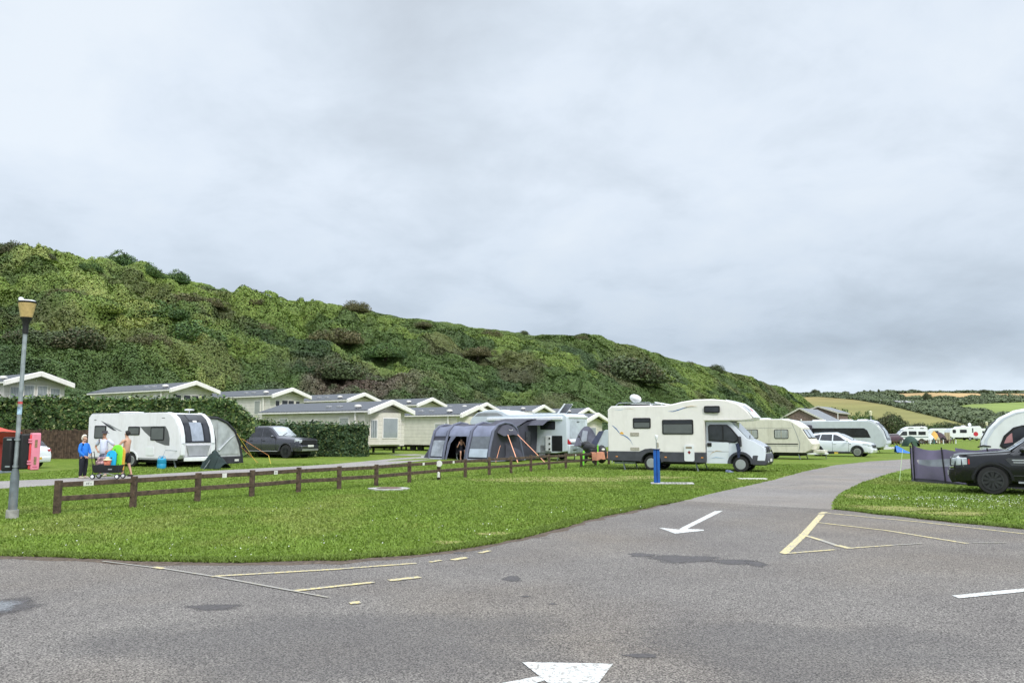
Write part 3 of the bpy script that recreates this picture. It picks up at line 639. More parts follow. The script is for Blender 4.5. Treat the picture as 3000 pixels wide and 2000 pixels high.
home('back row mobile home, gable just right of the bay windowed home', (-8.1, 77), W3, [(-.6, 1.2, .6, 2.1, 'c')], z=1.5)
home('back row mobile home, gable directly above the overcab of the white motorhome', (-2.9, 80.5), W3, [(-.6, 1.2, .6, 2.1, 'c')], z=1.15)
home('back row mobile home, gable just left of the raised motorhome roof light', (3.1, 84.7), W3, [(-.6, 1.2, .6, 2.1, 'c')], z=1.07)
home('farthest mobile home, its small gable showing beside the near cream motorhome', (8.5, 91.5), W3, [(-.6, 1.2, .6, 2.1, 'c')], z=.97)
home('cream mobile home with a bay window and dark ribbed roof, behind the clipped hedge', (-8.5, 54.0), [(-8.9, 1.35, -8.1, 2.38, 'c'), (-5.6, 1.4, -4.9, 2.2, 'd'), (-2.6, 1.15, -1.8, 2.38, 'c')], [(-.68, 1.08, .68, 2.36, 'c')], bay=True, W=4.1, L=11, z=.25, eave=2.86, apex=3.5)
home('cream mobile home behind the inflatable tent with two small square side windows', (-3.0, 63), [(-7.1, 1.35, -6.2, 2.1, 'b'), (-2.4, 1.4, -1.5, 2.15, 'c')], [(-.62, 1.08, .62, 2.22, 'c')], bay=True, W=4.1, L=11, z=.18, eave=2.86, apex=3.5)
home('cream mobile home whose gable shows between the two motorhomes above the grey awning', (7.7, 73.6), W3, [(-.6, 1.2, .6, 2.1, 'c')], W=4.1, z=.0, eave=2.74, apex=3.36)
# ------------------------------------------------------------ hedges and wattle fence
def hedge(label, x0, y0, x1, y1, depth, h0, h1, n, leaf, colr, seed=0, group=None, taper=None, z=.18):
    L = math.hypot(x1 - x0, y1 - y0); ux, uy = (x1 - x0) / L, (y1 - y0) / L
    t = thing('hedge', label, 'hedge', (x0, y0, z), math.degrees(math.atan2(uy, ux)), group)
    def top(u): return (h0 + (h1 - h0) * u / L) * (taper(u / L) if taper is not None else 1)
    core = MB(); P = []
    for i in range(41):
        u = L * i / 40; hh_ = top(u) - .12; d = .12
        P.append([(min(max(u, d), L - d), d, 0), (min(max(u, d), L - d), d + .05, hh_), (min(max(u, d), L - d), depth - d, hh_), (min(max(u, d), L - d), depth - d, 0)])
    core.loft(P, True); obj('stems', core, mat('hedge_twigs', (.020, .028, .012), .95, var=.5, scale=12), t)
    A = [L, L, depth]; areas = np.array([L * h0, L * depth, depth * h0, L * h0 * .35]); k = rng.choice(4, n, p=areas / areas.sum())
    u = rng.uniform(0, L, n); v = rng.uniform(0, depth, n); hs = np.array([top(q_) for q_ in np.linspace(0, L, 200)]); hu = np.interp(u, np.linspace(0, L, 200), hs)
    wv = rng.uniform(0, 1, n); Pp = np.zeros((n, 3)); Nn = np.zeros((n, 3))
    m = k == 0; Pp[m] = np.stack([u, v * 0, wv * hu], 1)[m]; Nn[m] = (0, -1, .35)
    m = k == 1; Pp[m] = np.stack([u, v, hu], 1)[m]; Nn[m] = (0, -.2, 1)
    m = k == 2; Pp[m] = np.stack([u * 0 + L, v, wv * top(L)], 1)[m]; Nn[m] = (1, -.2, .3)
    m = k == 3; Pp[m] = np.stack([u, v * 0 + depth, wv * hu], 1)[m]; Nn[m] = (0, 1, .3)
    bmp = (fbm((Pp[:, 0] + Pp[:, 1]) / .55 + 50 + seed, Pp[:, 2] / .55 + 7, seed + 3) - .5) * .5
    Pp += Nn * (bmp[:, None] - .05) + rng.normal(0, .03, (n, 3)); sh = (k == 1) & (rng.random(n) < .10); Pp[sh, 2] += rng.uniform(.05, .28, sh.sum())
    Pp[:, 2] = np.maximum(Pp[:, 2], .02)
    pal = np.array(colr); pick = pal[rng.choice(len(pal), n, p=np.array([.45, .35, .15, .05]))]
    zone = fbm(Pp[:, 0] / 1.2 + 9, Pp[:, 2] / .8, seed + 11)[:, None]
    c = pick * (.65 + .7 * zone) * rng.uniform(.7, 1.3, n)[:, None]
    fast('foliage', leafquads(Pp, Nn, leaf, .6), 4, LEAF, t, np.clip(c, .004, .9)); return t
HG = [(.045, .088, .026), (.070, .125, .032), (.15, .19, .05), (.34, .37, .18)]
hedge('tall dark laurel hedge along the left, behind the wattle fence and the white caravan', -38, 46.5, -15.3, 47.6, 1.5, 3.55, 3.4, 34000, .13, HG, 1, taper=lambda u: 1 - .5 * max(0, (u - .90) / .10) ** 1.5)
hedge('low shaggy continuation of the tall hedge sloping down behind the dark pickup', -15.4, 48.6, -13.2, 50.6, 1.2, 2.3, 1.3, 5000, .12, HG, 5)
hedge('squarely clipped dark green hedge right of the dark pickup', -15.6, 49.2, -9.15, 48.2, 1.3, 1.86, 1.88, 16000, .10, [(.038, .075, .030), (.055, .10, .038), (.095, .13, .038), (.22, .25, .10)], 9)
wf = MB(); r = random.Random(4)
x = -36.
while x < -23.6:
    hgt = 1.62 + r.uniform(-.05, .05); wf.box(x, x + .07, 45.9 + r.uniform(-.02, .02), 45.95, .12, hgt + .2); x += .085
ft = thing('wattle_fence', 'brown brushwood screen fence below the tall hedge behind the white estate car', 'fence', (0, 0, 0))
obj('screen', wf, mat('brushwood', (.085, .055, .038), .95, var=.6, scale=7, bump=.7), ft)
for k in range(7): obj('post', MB().bar((-35.5 + k * 2, 46.03, .1), (-35.5 + k * 2, 46.03, 1.9), .1), WOOD, ft)
# ------------------------------------------------------------ bushes and trees
def bush_mesh(name, rx, rz, lumps, n, leaf, pal, seed, flat_=.8):
    g = np.random.default_rng(seed); C = []
    for i in range(lumps):
        d = g.normal(0, 1, 3); d[2] = abs(d[2]) * .9; d /= np.linalg.norm(d); C.append((d[0] * rx * g.uniform(.4, .8), d[1] * rx * g.uniform(.4, .8), d[2] * rz * g.uniform(.35, .7), g.uniform(.18, .48) * min(rx, rz * 1.3)))
    C = np.array(C); k = g.integers(0, lumps, n); d = g.normal(0, 1, (n, 3)); d /= np.linalg.norm(d, axis=1)[:, None]
    P = C[k, :3] + d * C[k, 3:4] * g.uniform(.75, 1.05, n)[:, None]; P[:, 2] = np.maximum(P[:, 2], .0)
    pal = np.array(pal); lc = pal[g.integers(0, len(pal), lumps)] * g.uniform(.8, 1.25, lumps)[:, None]
    c = lc[k] * g.uniform(.65, 1.4, n)[:, None]
    o = fast(name, leafquads(P, d, leaf, .6), 4, LEAF, None, np.clip(c, .004, .9)); me = o.data; bpy.data.objects.remove(o); return me
def plant(name, label, cat, x, y, z, me, s=1, rz=0, trunk=None, group=None, sz=None):
    t = thing(name, label, cat, (x, y, z), rz, group)
    o = bpy.data.objects.new('crown', me); COL.objects.link(o); o.parent = t; o.scale = (s, s, sz or s)
    if trunk:
        b = MB(); b.tube([(0, 0, -.4), (.05, 0, trunk * .5), (0, .05, trunk)], [.16 * s, .12 * s, .06 * s], 8)
        for k in range(5):
            a = k * 1.256; b.tube([(0, 0, trunk * .5), (math.cos(a) * s * .5, math.sin(a) * s * .5, trunk * .9), (math.cos(a) * s, math.sin(a) * s, trunk * 1.3)], [.07 * s, .05 * s, .02 * s], 6)
        obj('trunk', b, TRUNK, t, smooth=True)
    else: obj('stem', MB().tube([(0, 0, -.8), (0, 0, .5 * s)], .08 * s, 6), TRUNK, t)
    o.location.z = (trunk or 0) * .75
    return t
DGP = [(.048, .095, .028), (.062, .12, .032), (.085, .14, .032)]; BRP = [(.12, .11, .045), (.10, .105, .040), (.135, .12, .055)]; YGP = [(.15, .21, .04), (.22, .27, .06), (.10, .16, .03)]; DBP = [(.078, .105, .042), (.10, .095, .048), (.065, .092, .036)]
M_DG = bush_mesh('green_bush', 1, .8, 26, 8200, .042, DGP, 1); M_BR = bush_mesh('brown_bush', 1, .75, 24, 7600, .040, BRP, 2)
M_YG = bush_mesh('yellow_bush', 1, .6, 24, 7600, .042, YGP, 3); M_DB = bush_mesh('dark_bush', 1, .8, 24, 7600, .042, DBP, 4)
def on_hill(px, py):                              # where the sight line of a pixel meets the hillside
    a, e = ray(px, py); t = np.linspace(0, 1, 400); aa = np.full(400, a); x, y, z = hill_z(aa, t); ee = (z - H_) / y; i = int(np.argmax(ee >= e)) if (ee >= e).any() else 399
    return float(x[i]), float(y[i]), float(z[i])
for px, py, w_, me, lb in [(135, 770, 60, M_DB, 'dark wind-bent thorn bush alone on the left skyline of the hill'), (20, 748, 90, M_DB, 'brown scrub bush on the skyline at the far left'),
        (265, 798, 70, M_DG, 'first rounded dark green bush of the skyline group on the hill'), (340, 785, 110, M_DG, 'broadest and highest dark green bush in the skyline group'), (430, 812, 90, M_DG, 'bushy green thicket in the middle of the skyline group'),
        (510, 828, 80, M_DG, 'rounded dark bush ending the skyline group on its right'), (565, 850, 36, M_DG, 'small dark green bush just below the skyline group'),
        (612, 915, 92, M_BR, 'round brown gorse bush under the saddle of the hill'), (735, 885, 90, M_DB, 'dark green bush on the skyline right of the saddle'), (785, 905, 95, M_YG, 'yellow-green fern covered bush in front of the dark skyline one'),
        (750, 912, 60, M_BR, 'small brown bush below the yellow-green fern bush'), (1045, 912, 76, M_BR, 'lone brown dome bush on the middle skyline'), (1535, 980, 30, M_DB, 'tiny round bush on the skyline above the motorhomes'),
        (557, 1010, 190, M_DG, 'large dome of dark green holly in the middle of the left slope'), (300, 930, 150, M_YG, 'pale green bush mound above the fern strip'), (200, 1035, 190, M_DB, 'big dark thicket left of the fern strip'),
        (90, 1040, 160, M_DB, 'dark brown thicket behind the street lamp'), (190, 895, 100, M_BR, 'brown gorse clump above the street lamp'), (440, 1035, 120, M_BR, 'olive brown bush left of the holly dome'), (540, 905, 120, M_BR, 'brown heath patch under the skyline group'),
        (470, 945, 150, M_DG, 'low green bush between the heath and the holly dome'), (760, 990, 90, M_BR, 'brown bush right of the holly dome'), (985, 1010, 150, M_BR, 'wide brown bush in the middle of the slope'), (1130, 1060, 110, M_DG, 'dark green bush above the mobile home roofs'),
        (1240, 975, 50, M_BR, 'small brown gorse near the middle skyline'), (1440, 990, 60, M_BR, 'brown gorse just below the skyline, centre right'), (1400, 1055, 90, M_BR, 'brown bush over the white motorhome'), (1850, 1105, 200, M_DB, 'wide dark thicket behind the cream motorhome roof'),
        (1000, 1120, 160, M_DB, 'dark thorn thicket at the foot of the hill by the roofs'), (2020, 1070, 28, M_BR, 'small rusty shrub on the right skyline'), (2100, 1092, 50, M_DB, 'brown bush on the falling right skyline'), (1700, 1000, 46, M_BR, 'low brown hump on the skyline above the cream motorhome')]:
    a, e = ray(px, py); x, y, z = on_hill(px, py + w_ * .12); sky_ = e > np.interp(a, cA, cE) - .012; s = w_ / 2 * y / F_ * (1.15 if sky_ else 1.2)
    plant('bush', lb, 'bush', x, y, z - s * (.04 if sky_ else .10) + (min(.9, s * .25) if sky_ else 1.7), me, s, rng.uniform(0, 360), group='bushes on the hillside', sz=s * (1 if sky_ else .72))
# distant skyline trees and the trees of the valley
for px, py, w_, h_, lb in [(2390, 1158, 34, 15, 'broad dark tree on the far skyline right of the hill end'), (2478, 1155, 26, 7, 'low hump of trees on the far skyline'), (2533, 1152, 14, 9, 'left one of the row of small skyline trees'), (2551, 1152, 14, 9, 'second of the row of small skyline trees'),
        (2575, 1151, 10, 11, 'narrow upright tree on the far skyline'), (2602, 1151, 24, 8, 'low wide tree right of the narrow skyline tree'), (2674, 1149, 30, 6, 'long low clump above the left wheat field'), (2718, 1176, 32, 24, 'big dark tree standing in front of the left wheat field'), (2885, 1152, 26, 9, 'dome shaped tree between the two wheat fields'), (2926, 1151, 14, 5, 'small tree above the right wheat field')]:
    x, y, z = farpt(np.array([float(px)]), np.array([float(py)])); x, y, z = float(x[0]), float(y[0]), float(z[0]); s = w_ / 2 * y / F_
    plant('tree', lb, 'tree', x, y, z, M_DB, s, 0, trunk=s * .3, group='trees on the far hills', sz=h_ * y / F_ / .85)
for px, top, w_, d, me, lb in [(2385, 1192, 70, 190, M_BR, 'rusty brown tree behind the brown gabled houses'), (2440, 1200, 75, 175, M_DG, 'bushy green tree right of the taller house'), (2478, 1205, 60, 170, M_DG, 'second green tree right of the houses'), (2512, 1213, 44, 165, M_DG, 'rounded green tree left of the pale camp lamp'), (2540, 1210, 40, 165, M_DG, 'green tree directly behind the left camp lamp'),
        (2603, 1212, 58, 150, M_DB, 'dark spiky tree behind the caravan with the blue cover'), (2637, 1222, 36, 150, M_DB, 'dark thin tree above the grey tents'), (2575, 1232, 40, 152, M_DB, 'low dark shrub at the nose of the grey caravan'),
        (2700, 1243, 70, 200, M_DB, 'brown-green shrub behind the white camper van'), (2740, 1246, 60, 195, M_DG, 'green shrub between the camper van and the striped caravan'), (2780, 1240, 60, 195, M_DB, 'scrubby shrub left of the white caravan with a red disc'), (2830, 1246, 70, 195, M_DB, 'low shrub behind the white caravan with a red disc'), (2880, 1240, 60, 200, M_DB, 'dark shrub behind the right camp lamp'), (2940, 1240, 80, 190, M_DG, 'shrub behind the tall white caravan'), (2290, 1222, 60, 130, M_DG, 'dark bush in front of the left house gable')]:
    a, e = ray(px, top - 7); x = a * d; H0 = H_ + e * d; s = w_ / 2 * d / F_ * 1.8; tr = max(.3, H0 * .3)
    plant('tree', lb, 'tree', x, d, 0, me, s, rng.uniform(0, 360), trunk=tr, group='trees beyond the campsite', sz=max(1.2, (H0 - tr * .75) / .88))
# low hedge line behind the campsite
n = 16000; u = rng.uniform(0, 1, n); x = 52 + u * 130; y = 205 + 6 * rng.random(n) - u * 20; z = rng.random(n) ** .6 * (1.3 + 2.2 * fbm(x / 5, y / 9, 4))
c = np.array((.055, .075, .035)) * rng.uniform(.5, 1.5, n)[:, None]
tag(fast('undergrowth', leafquads(np.stack([x, y, z], 1), np.tile([0, -.5, 1.], (n, 1)), .5, .8), 4, LEAF, col=c), 'low undergrowth running behind the far tents and vans', 'undergrowth', kind='stuff')
# ------------------------------------------------------------ stone houses, barns
STONE = mat('brown_stone_wall', (.20, .145, .125), .9, var=.35, scale=3, bump=.6, bscale=8)
SLATE = mat('slate_roof', (.20, .215, .235), .6, var=.25, scale=3, bump=.4, bscale=14)
VERGE = mat('cream_verge', (.62, .60, .52), .6)
def house(label, loc, rz, W, L, eave, apex, chim=False):
    t = thing('house', label, 'house', (*loc, 0), rz, 'brown stone houses beyond the caravans'); h = W / 2
    obj('wall', MB().prismx([(-h, 0), (h, 0), (h, eave), (0, apex - .1), (-h, eave)], -L, 0), STONE, t)
    rf = MB()
    for s in (-1, 1): rf.loft([[(x, s * (h + .3), eave - .2), (x, 0, apex), (x, 0, apex + .15), (x, s * (h + .3), eave - .05)] for x in (-L - .2, .2)])
    obj('roof', rf, SLATE, t)
    for s in (-1, 1):
        obj('verge', MB().loft([[(x, s * (h + .32), eave - .33), (x, s * .001, apex - .08), (x, s * .001, apex + .2), (x, s * (h + .32), eave - .03)] for x in (.2, .32)]), VERGE, t)
        obj('gutter', MB().box(-L, .1, s * (h + .36) - .08, s * (h + .36) + .08, eave - .32, eave - .16), VERGE, t)
    obj('wall_light', MB().ell((.15, .2, apex - 2.0), (.15, .15, .2), 8, 6), FASC, t)
    for x in (-L * .3, -L * .7):
        f = obj('window', MB().box(x - .6, x + .6, -h - .05, -h + .05, 1, 2.2), FASC, t); obj('pane', MB().box(x - .5, x + .5, -h - .07, -h - .04, 1.1, 2.1), GLASS, f)
    f = obj('downpipe', MB().bar((.1, h + .3, 0), (.1, h + .3, eave - .2), .15), FASC, t)
    return t
a, e = ray(2343, 1197); house('nearer brown gabled house with cream verges behind the caravans', (a * 140, 140), -125, 8.6, 12, 3.6, H_ + e * 140)
a, e = ray(2397, 1189); house('taller brown house half hidden behind the nearer gabled one', (a * 155, 155), -125, 6.6, 10, 5.6, H_ + e * 150)
BARN = mat('barn_sheet', (.23, .22, .21), .8, var=.3, scale=.2); WSH = mat('white_shed_roof', (.75, .77, .8), .5)
for px0, px1, py0, py1, m, lb in [(2566, 2612, 1178, 1169, BARN, 'grey farm shed with a pale curved roof on the far hill'), (2624, 2662, 1183, 1171, BARN, 'long grey barn in the middle of the far farm'), (2655, 2692, 1184, 1173, BARN, 'grey barn at the right end of the far farm'), (2728, 2775, 1178, 1173, WSH, 'low white roofed shed below the wheat field')]:
    p = farpt(np.array([float(px0)]), np.array([float(py0)])); x, y, z = [float(v[0]) for v in p]; s = y / F_; wd = (px1 - px0) * s; hgt = (py0 - py1) * s
    t = thing('barn', lb, 'barn', (x, y - 6, z - 1), 6, 'farm buildings on the far hill')
    obj('wall', MB().prismx([(0, 0), (14, 0), (14, hgt * .6), (7, hgt * .97), (0, hgt * .6)], 0.3, wd - .3), BARN, t)
    obj('roof', MB().loft([[(x_, -1, hgt * .52), (x_, 7, hgt), (x_, 15, hgt * .52), (x_, 15, hgt * .6), (x_, 7, hgt * 1.1), (x_, -1, hgt * .6)] for x_ in (0, wd)]), m if m is WSH else mat('pale_barn_roof', (.36, .36, .36), .7, var=.2, scale=.1), t)
# ------------------------------------------------------------ touring caravans and motorhomes
def ridge_box(mb, x0, x1, y0, y1, z, h): return mb.loft([[(x0, y0, z), (x1, y0, z), (x1, y1, z), (x0, y1, z)], [(x0 + .04, y0 + .04, z + h), (x1 - .06, y0 + .04, z + h), (x1 - .06, y1 - .04, z + h), (x0 + .04, y1 - .04, z + h)]])
def side_window(parent, x0, z0, x1, z1, y, blind=BLIND, s=1, r=.06, split=None, frame=BLACK):
    f = plate('window', rrect(x0, z0, x1, z1, r), y, frame, parent, .022 * s)
    zz = split if split is not None else z1 - .07
    plate('pane', rrect(x0 + .06, z0 + .05, x1 - .06, zz, .03), y - .022 * s, blind, f, .008 * s)
    if split is not None: plate('pane', rrect(x0 + .06, zz + .03, x1 - .06, z1 - .05, .03), y - .022 * s, GLASS, f, .008 * s)
    return f
def liner(t, x, z0=.32, z1=.84, w=.78): obj('wheel_box', MB().box(x - .52, x + .52, -w, w, z0, z1), BLACK, t)
def chassis(t, x0, x1, z=.38):
    c = MB()
    for y in (-.8, .8): c.box(x0, x1, y - .04, y + .04, z - .1, z)
    obj('chassis', c, BLACK, t); obj('underfloor_shade_box', MB().box(x0 + .4, x1 - .4, -.72, .72, z - .17, z + .05), BLACK, t)  # black box added to darken the gap under the floor
    for x in (x0 + .5, x1 - .5):
        for y in (-.9, .9): obj('corner_steady', MB().bar((x, y, z - .05), (x + .12, y * 1.02, .01), .05), METAL, t)
# 1. big white single-axle caravan on the left
t = thing('caravan', 'large white caravan with a dark wraparound front window, beside the tall hedge', 'caravan', (-18.05, 39.8, 0), -21.2)
pr = [(-3.1, .46), (-.62, .46)] + [(-.2 - .40 * math.cos(math.pi * k / 10), .36 + .40 * math.sin(math.pi * k / 10)) for k in range(11)] + [(.22, .46), (2.72, .42), (2.86, .6), (2.88, 1.0), (2.82, 1.5), (2.70, 1.95), (2.48, 2.32), (2.2, 2.55), (1.9, 2.63), (-2.95, 2.6), (-3.12, 2.42)]
obj('body', MB().prism(pr, -1.15, 1.15), WHITE, t, bevel=.05, seg=3, angle=50)
cur = [(2.2, 2.55), (2.48, 2.32), (2.70, 1.95), (2.82, 1.5), (2.87, 1.18)]
fr = obj('front_panel', MB().strip(cur, -.86, .86, -.02), GLASS, t, smooth=True)
lo_ = [(2.47, 2.33), (2.61, 2.12), (2.70, 1.95), (2.82, 1.5), (2.86, 1.24)]
obj('pane', MB().strip([(2.6, 2.16), (2.70, 1.95), (2.82, 1.5), (2.865, 1.26)], -.42, .36, -.032), mat('front_pane', (.33, .37, .45), .1, var=.2, coat=1), fr, smooth=True)
for y0, y1 in ((-.78, -.52), (.46, .74)): obj('pane', MB().strip([(2.62, 2.13), (2.70, 1.95), (2.82, 1.5), (2.865, 1.26)], y0, y1, -.032), GLASS2, fr, smooth=True)
obj('skylight', MB().strip([(2.24, 2.53), (2.48, 2.32), (2.53, 2.25)], -.35, .35, -.032), GLASS2, fr, smooth=True)
obj('badge', MB().strip([(2.55, 2.24), (2.60, 2.16)], -.12, .12, -.04), PLATEW, fr)
for s in (-1, 1): obj('corner_trim', MB().strip([(1.95, 2.63), (2.2, 2.56), (2.5, 2.33), (2.72, 1.95), (2.84, 1.5), (2.9, 1.0), (2.88, .6)], s * 1.0 - .13, s * 1.0 + .13, -.03), BRIGHT, t, bevel=.01)
obj('locker_lid', MB().loft([[(2.89, -.82, 1.08), (2.89, .82, 1.08), (2.885, .62, .52), (2.885, -.62, .52)], [(2.93, -.80, 1.06), (2.93, .80, 1.06), (2.93, .60, .54), (2.93, -.60, .54)]]), GREYP, t, bevel=.02)
obj('grab_handle', MB().tube([(2.9, -1.1, 1.16), (2.98, -.98, 1.16), (2.98, -.8, 1.16)], .018, 6).tube([(2.9, 1.1, 1.16), (2.98, .98, 1.16), (2.98, .8, 1.16)], .018, 6), CHROME, t)
obj('a_frame_fairing', MB().loft([[(2.82, -.85, .3), (2.82, .85, .3), (2.82, .85, .5), (2.82, -.85, .5)], [(3.9, -.1, .32), (3.9, .1, .32), (3.9, .1, .5), (3.9, -.1, .5)]]), BRIGHT, t, bevel=.02)
obj('hitch', MB().bar((3.85, 0, .42), (4.25, 0, .45), .07), METAL, t); obj('jockey_wheel', MB().bar((3.6, .2, .05), (3.6, .2, .75), .05).lathe([(.001, -.04), (.1, -.04), (.1, .04), (.001, .04)], (3.6, .2, .1), 'y', 12), METAL, t)
side_window(t, -2.68, 1.38, -1.9, 2.02, -1.15); side_window(t, -.45, 1.55, .3, 1.97, -1.15); side_window(t, 1.0, 1.30, 1.86, 1.96, -1.15)
plate('graphic', [(.3, 1.97), (.62, 1.70), (1.0, 1.45), (1.4, 1.22), (1.9, 1.08), (2.2, 1.05), (2.2, 1.4), (2.08, 1.75), (1.9, 1.985)], -1.15, mat('slate_graphic', (.12, .125, .13), .4), t, .006)
plate('graphic', [(-2.3, 2.26), (-1.95, 2.14), (-1.6, 1.98), (-1.2, 1.76), (-1.45, 1.79), (-1.8, 1.95)], -1.15, DGREY, t, .006); plate('graphic', [(-1.9, 2.16), (-1.5, 2.0), (-.85, 1.74), (-1.0, 1.75), (-1.5, 1.93)], -1.15, GREYP, t, .006)
plate('service_hatch', rrect(.75, .58, 1.25, .98, .05), -1.15, BRIGHT, t, .02); plate('marker_mark', rrect(1.65, 2.36, 1.85, 2.39, .01, 1), -1.15, GREYTXT, t, .005); plate('marker_mark', rrect(-2.75, 2.28, -2.6, 2.32, .01, 1), -1.15, GREYTXT, t, .005)
plate('side_skirt', [(-3.05, .40), (-.7, .40), (-.7, .47), (-3.05, .47)], -1.13, GREYP, t, .02); plate('side_skirt', [(.3, .38), (2.7, .36), (2.7, .44), (.3, .46)], -1.13, GREYP, t, .02)
plate('arch_trim', [(-.2 - .47 * math.cos(math.pi * k / 12), .36 + .47 * math.sin(math.pi * k / 12)) for k in range(13)] + [(-.2 - .40 * math.cos(math.pi * k / 12), .36 + .40 * math.sin(math.pi * k / 12)) for k in range(12, -1, -1)], -1.15, BRIGHT, t, .02)
obj('rear_panel', MB().box(-3.16, -3.10, -1.05, 1.05, .5, 2.4), mat('navy_panel', (.03, .035, .09), .4), t, bevel=.02)
for s in (-1, 1): obj('awning_rail', MB().box(-2.9, 1.9, s * 1.1 - .02, s * 1.1 + .02, 2.61, 2.645), GREYP, t)
for x0, x1, h in ((-1.9, -.9, .12), (.4, 1.1, .07)): obj('roof_light', ridge_box(MB(), x0, x1, -.5, .3, 2.6, h), BRIGHT, t, bevel=.03)
obj('aerial', MB().lathe([(.02, 0), (.02, .14), (.22, .15), (.24, .19), (.16, .22)], (1.9, .35, 2.62), 'z', 16), BRIGHT, t, smooth=True)
for y in (-1.02, 1.02): wheel(t, -.2, y, .335, .2, y, GREYP if y > 0 else ALLOY, 5)
liner(t, -.2, .36, .8); chassis(t, -2.9, 2.8)
CAR = Matrix.Translation((-18.05, 39.8, 0)) @ Matrix.Rotation(R(-21.2), 4, 'Z')
def L2W(M, x, y, z=0): v = M @ Vector((x, y, z)); return (v.x, v.y, v.z)
# blue water barrel, hose, green covered frame in front of the caravan
BLUEP = mat('blue_plastic', (.02, .30, .52), .4, var=.15)
g = G(473, 1372); t = thing('water_container', 'bright blue water container standing by the white caravan hatch', 'water container', g)
obj('tank', MB().lathe([(.001, 0), (.19, 0), (.2, .04), (.2, .2), (.19, .22), (.2, .24), (.2, .42), (.15, .47), (.001, .48)], n=20), BLUEP, t, smooth=True)
obj('handle', MB().tube([(-.16, 0, .44), (-.14, 0, .56), (.14, 0, .56), (.16, 0, .44)], .018, 6), BLUEP, t); obj('cap', MB().lathe([(.001, .47), (.07, .47), (.07, .53), (.001, .53)]), BLUEP, t)
o = MB().tube([(g[0] + .02, g[1], .5), (g[0] + .05, g[1] + .2, .85), (g[0] + .4, g[1] + .5, .82), (g[0] + .75, g[1] + .75, .75)], .018, 6)
one('water_hose', o, METAL, 'thin grey hose running from the blue container to the caravan', 'hose', smooth=True)
g = G(445, 1366); one('mains_cable', MB().tube([(g[0] - .3, g[1] + .6, .45), (g[0], g[1] + .1, .02), (g[0] + .7, g[1] - .2, .02)], .012, 5), mat('orange_cable', (.45, .25, .05), .6), 'orange mains cable dropping from the white caravan to the grass', 'cable', smooth=True)
g = G(622, 1374); DKG = mat('dark_green_fabric', (.012, .028, .026), .8, var=.3)
t = thing('folded_windbreak', 'dark green fabric cover draped in a point over the caravan hitch', 'cover', g, -15)
P = []
for i in range(13):
    u = i / 12; row = []
    for j in range(9):
        v = j / 8; top = 1.28 * (1 - abs(u - .42) * 1.35) ** .9 if abs(u - .42) < .72 else .05; row.append(((u - .45) * 1.05, -.25 + .45 * v + .05 * math.sin(u * 22), .04 + .66 * max(.05, top) * (math.sin(math.pi * min(v * .5 + .02, .5))) * (1 if j else 0)))
    P.append(row)
obj('cover', MB().sheet(P).sheet([[(x, .6 - (y + .25) , z) for x, y, z in rw] for rw in P]), DKG, t, smooth=True); obj('prop', MB().bar((-.25, -.3, 0), (-.05, -.05, .5), .025), METAL, t)
# porch awning on the far side of the caravan
GFAB = mat('grey_awning_fabric', (.43, .45, .46), .75, var=.2, scale=2.5, bump=.5, bscale=3); KFAB = mat('charcoal_awning_fabric', (.035, .036, .045), .8, var=.25, bump=.4, bscale=4)
CLEAR = mat('clear_vinyl', (.45, .48, .49), .12, var=.25, scale=2, coat=.6)
a0, b0 = L2W(CAR, 1.0, 1.16)[:2]
t = thing('caravan_awning', 'grey and black porch awning bulging from the far side of the white caravan', 'awning', (a0, b0, 0), -21.2)
def aw(u): # outline out from the caravan wall (v, z)
    return [(0, 2.45), (.9, 2.42), (1.6, 2.2), (2.25, 1.75), (2.65, 1.05), (2.85, .4), (2.92, 0)]
xs = [-2.6, 1.15]
obj('roof', MB().sheet([[(x, v, z) for v, z in aw(0)[:4]] for x in (-2.6, -1.3, 0, 1.15)]), KFAB, t, smooth=True)
obj('outer_wall', MB().sheet([[(x, v, z) for v, z in aw(0)[3:]] for x in (-2.6, -1.3, 0, 1.15)]), GFAB, t, smooth=True)
for x in xs:
    s = 1 if x > 0 else -1
    obj('end_wall', MB().add([(x, v, z) for v, z in [(0, .42)] + aw(0)[:-1] + [(2.85, .42)]], [tuple(range(8))]), GFAB, t)
    obj('skirt', MB().box(x - .01, x + .03, 0, 2.9, 0, .42), KFAB, t)
    obj('edge_piping', MB().tube([(x + s * .02, v, z) for v, z in aw(0)], .065, 6), KFAB, t, smooth=True)
x = 1.15
obj('end_window', MB().add([(x + .02, v, z) for v, z in [(.95, 2.2), (1.5, 2.05), (2.1, 1.65), (2.45, 1.05), (2.6, .55), (.95, .55)]], [tuple(range(6))]), CLEAR, t)
obj('door_zip', MB().tube([(x + .03, .1, .1), (x + .03, .15, 1.5), (x + .03, .35, 1.8), (x + .03, .65, 1.75), (x + .03, .8, 1.3), (x + .03, .85, .05)], .035, 6), KFAB, t, smooth=True)
obj('curtain_fold', MB().tube([(x + .05, 1.05, .75), (x + .06, 1.7, 1.25), (x + .05, 2.2, 1.55)], [.05, .03, .02], 6), mat('pale_fold', (.5, .53, .55), .7), t, smooth=True)
obj('logo_mark', MB().box(x + .03, x + .04, 2.3, 2.62, .16, .27), PLATEW, t)
AWM = Matrix.Translation((a0, b0, 0)) @ Matrix.Rotation(R(-21.2), 4, 'Z')
YEL = mat('yellow_guy_webbing', (.70, .50, .06), .6); ORG = mat('orange_guy_webbing', (.75, .30, .10), .6)
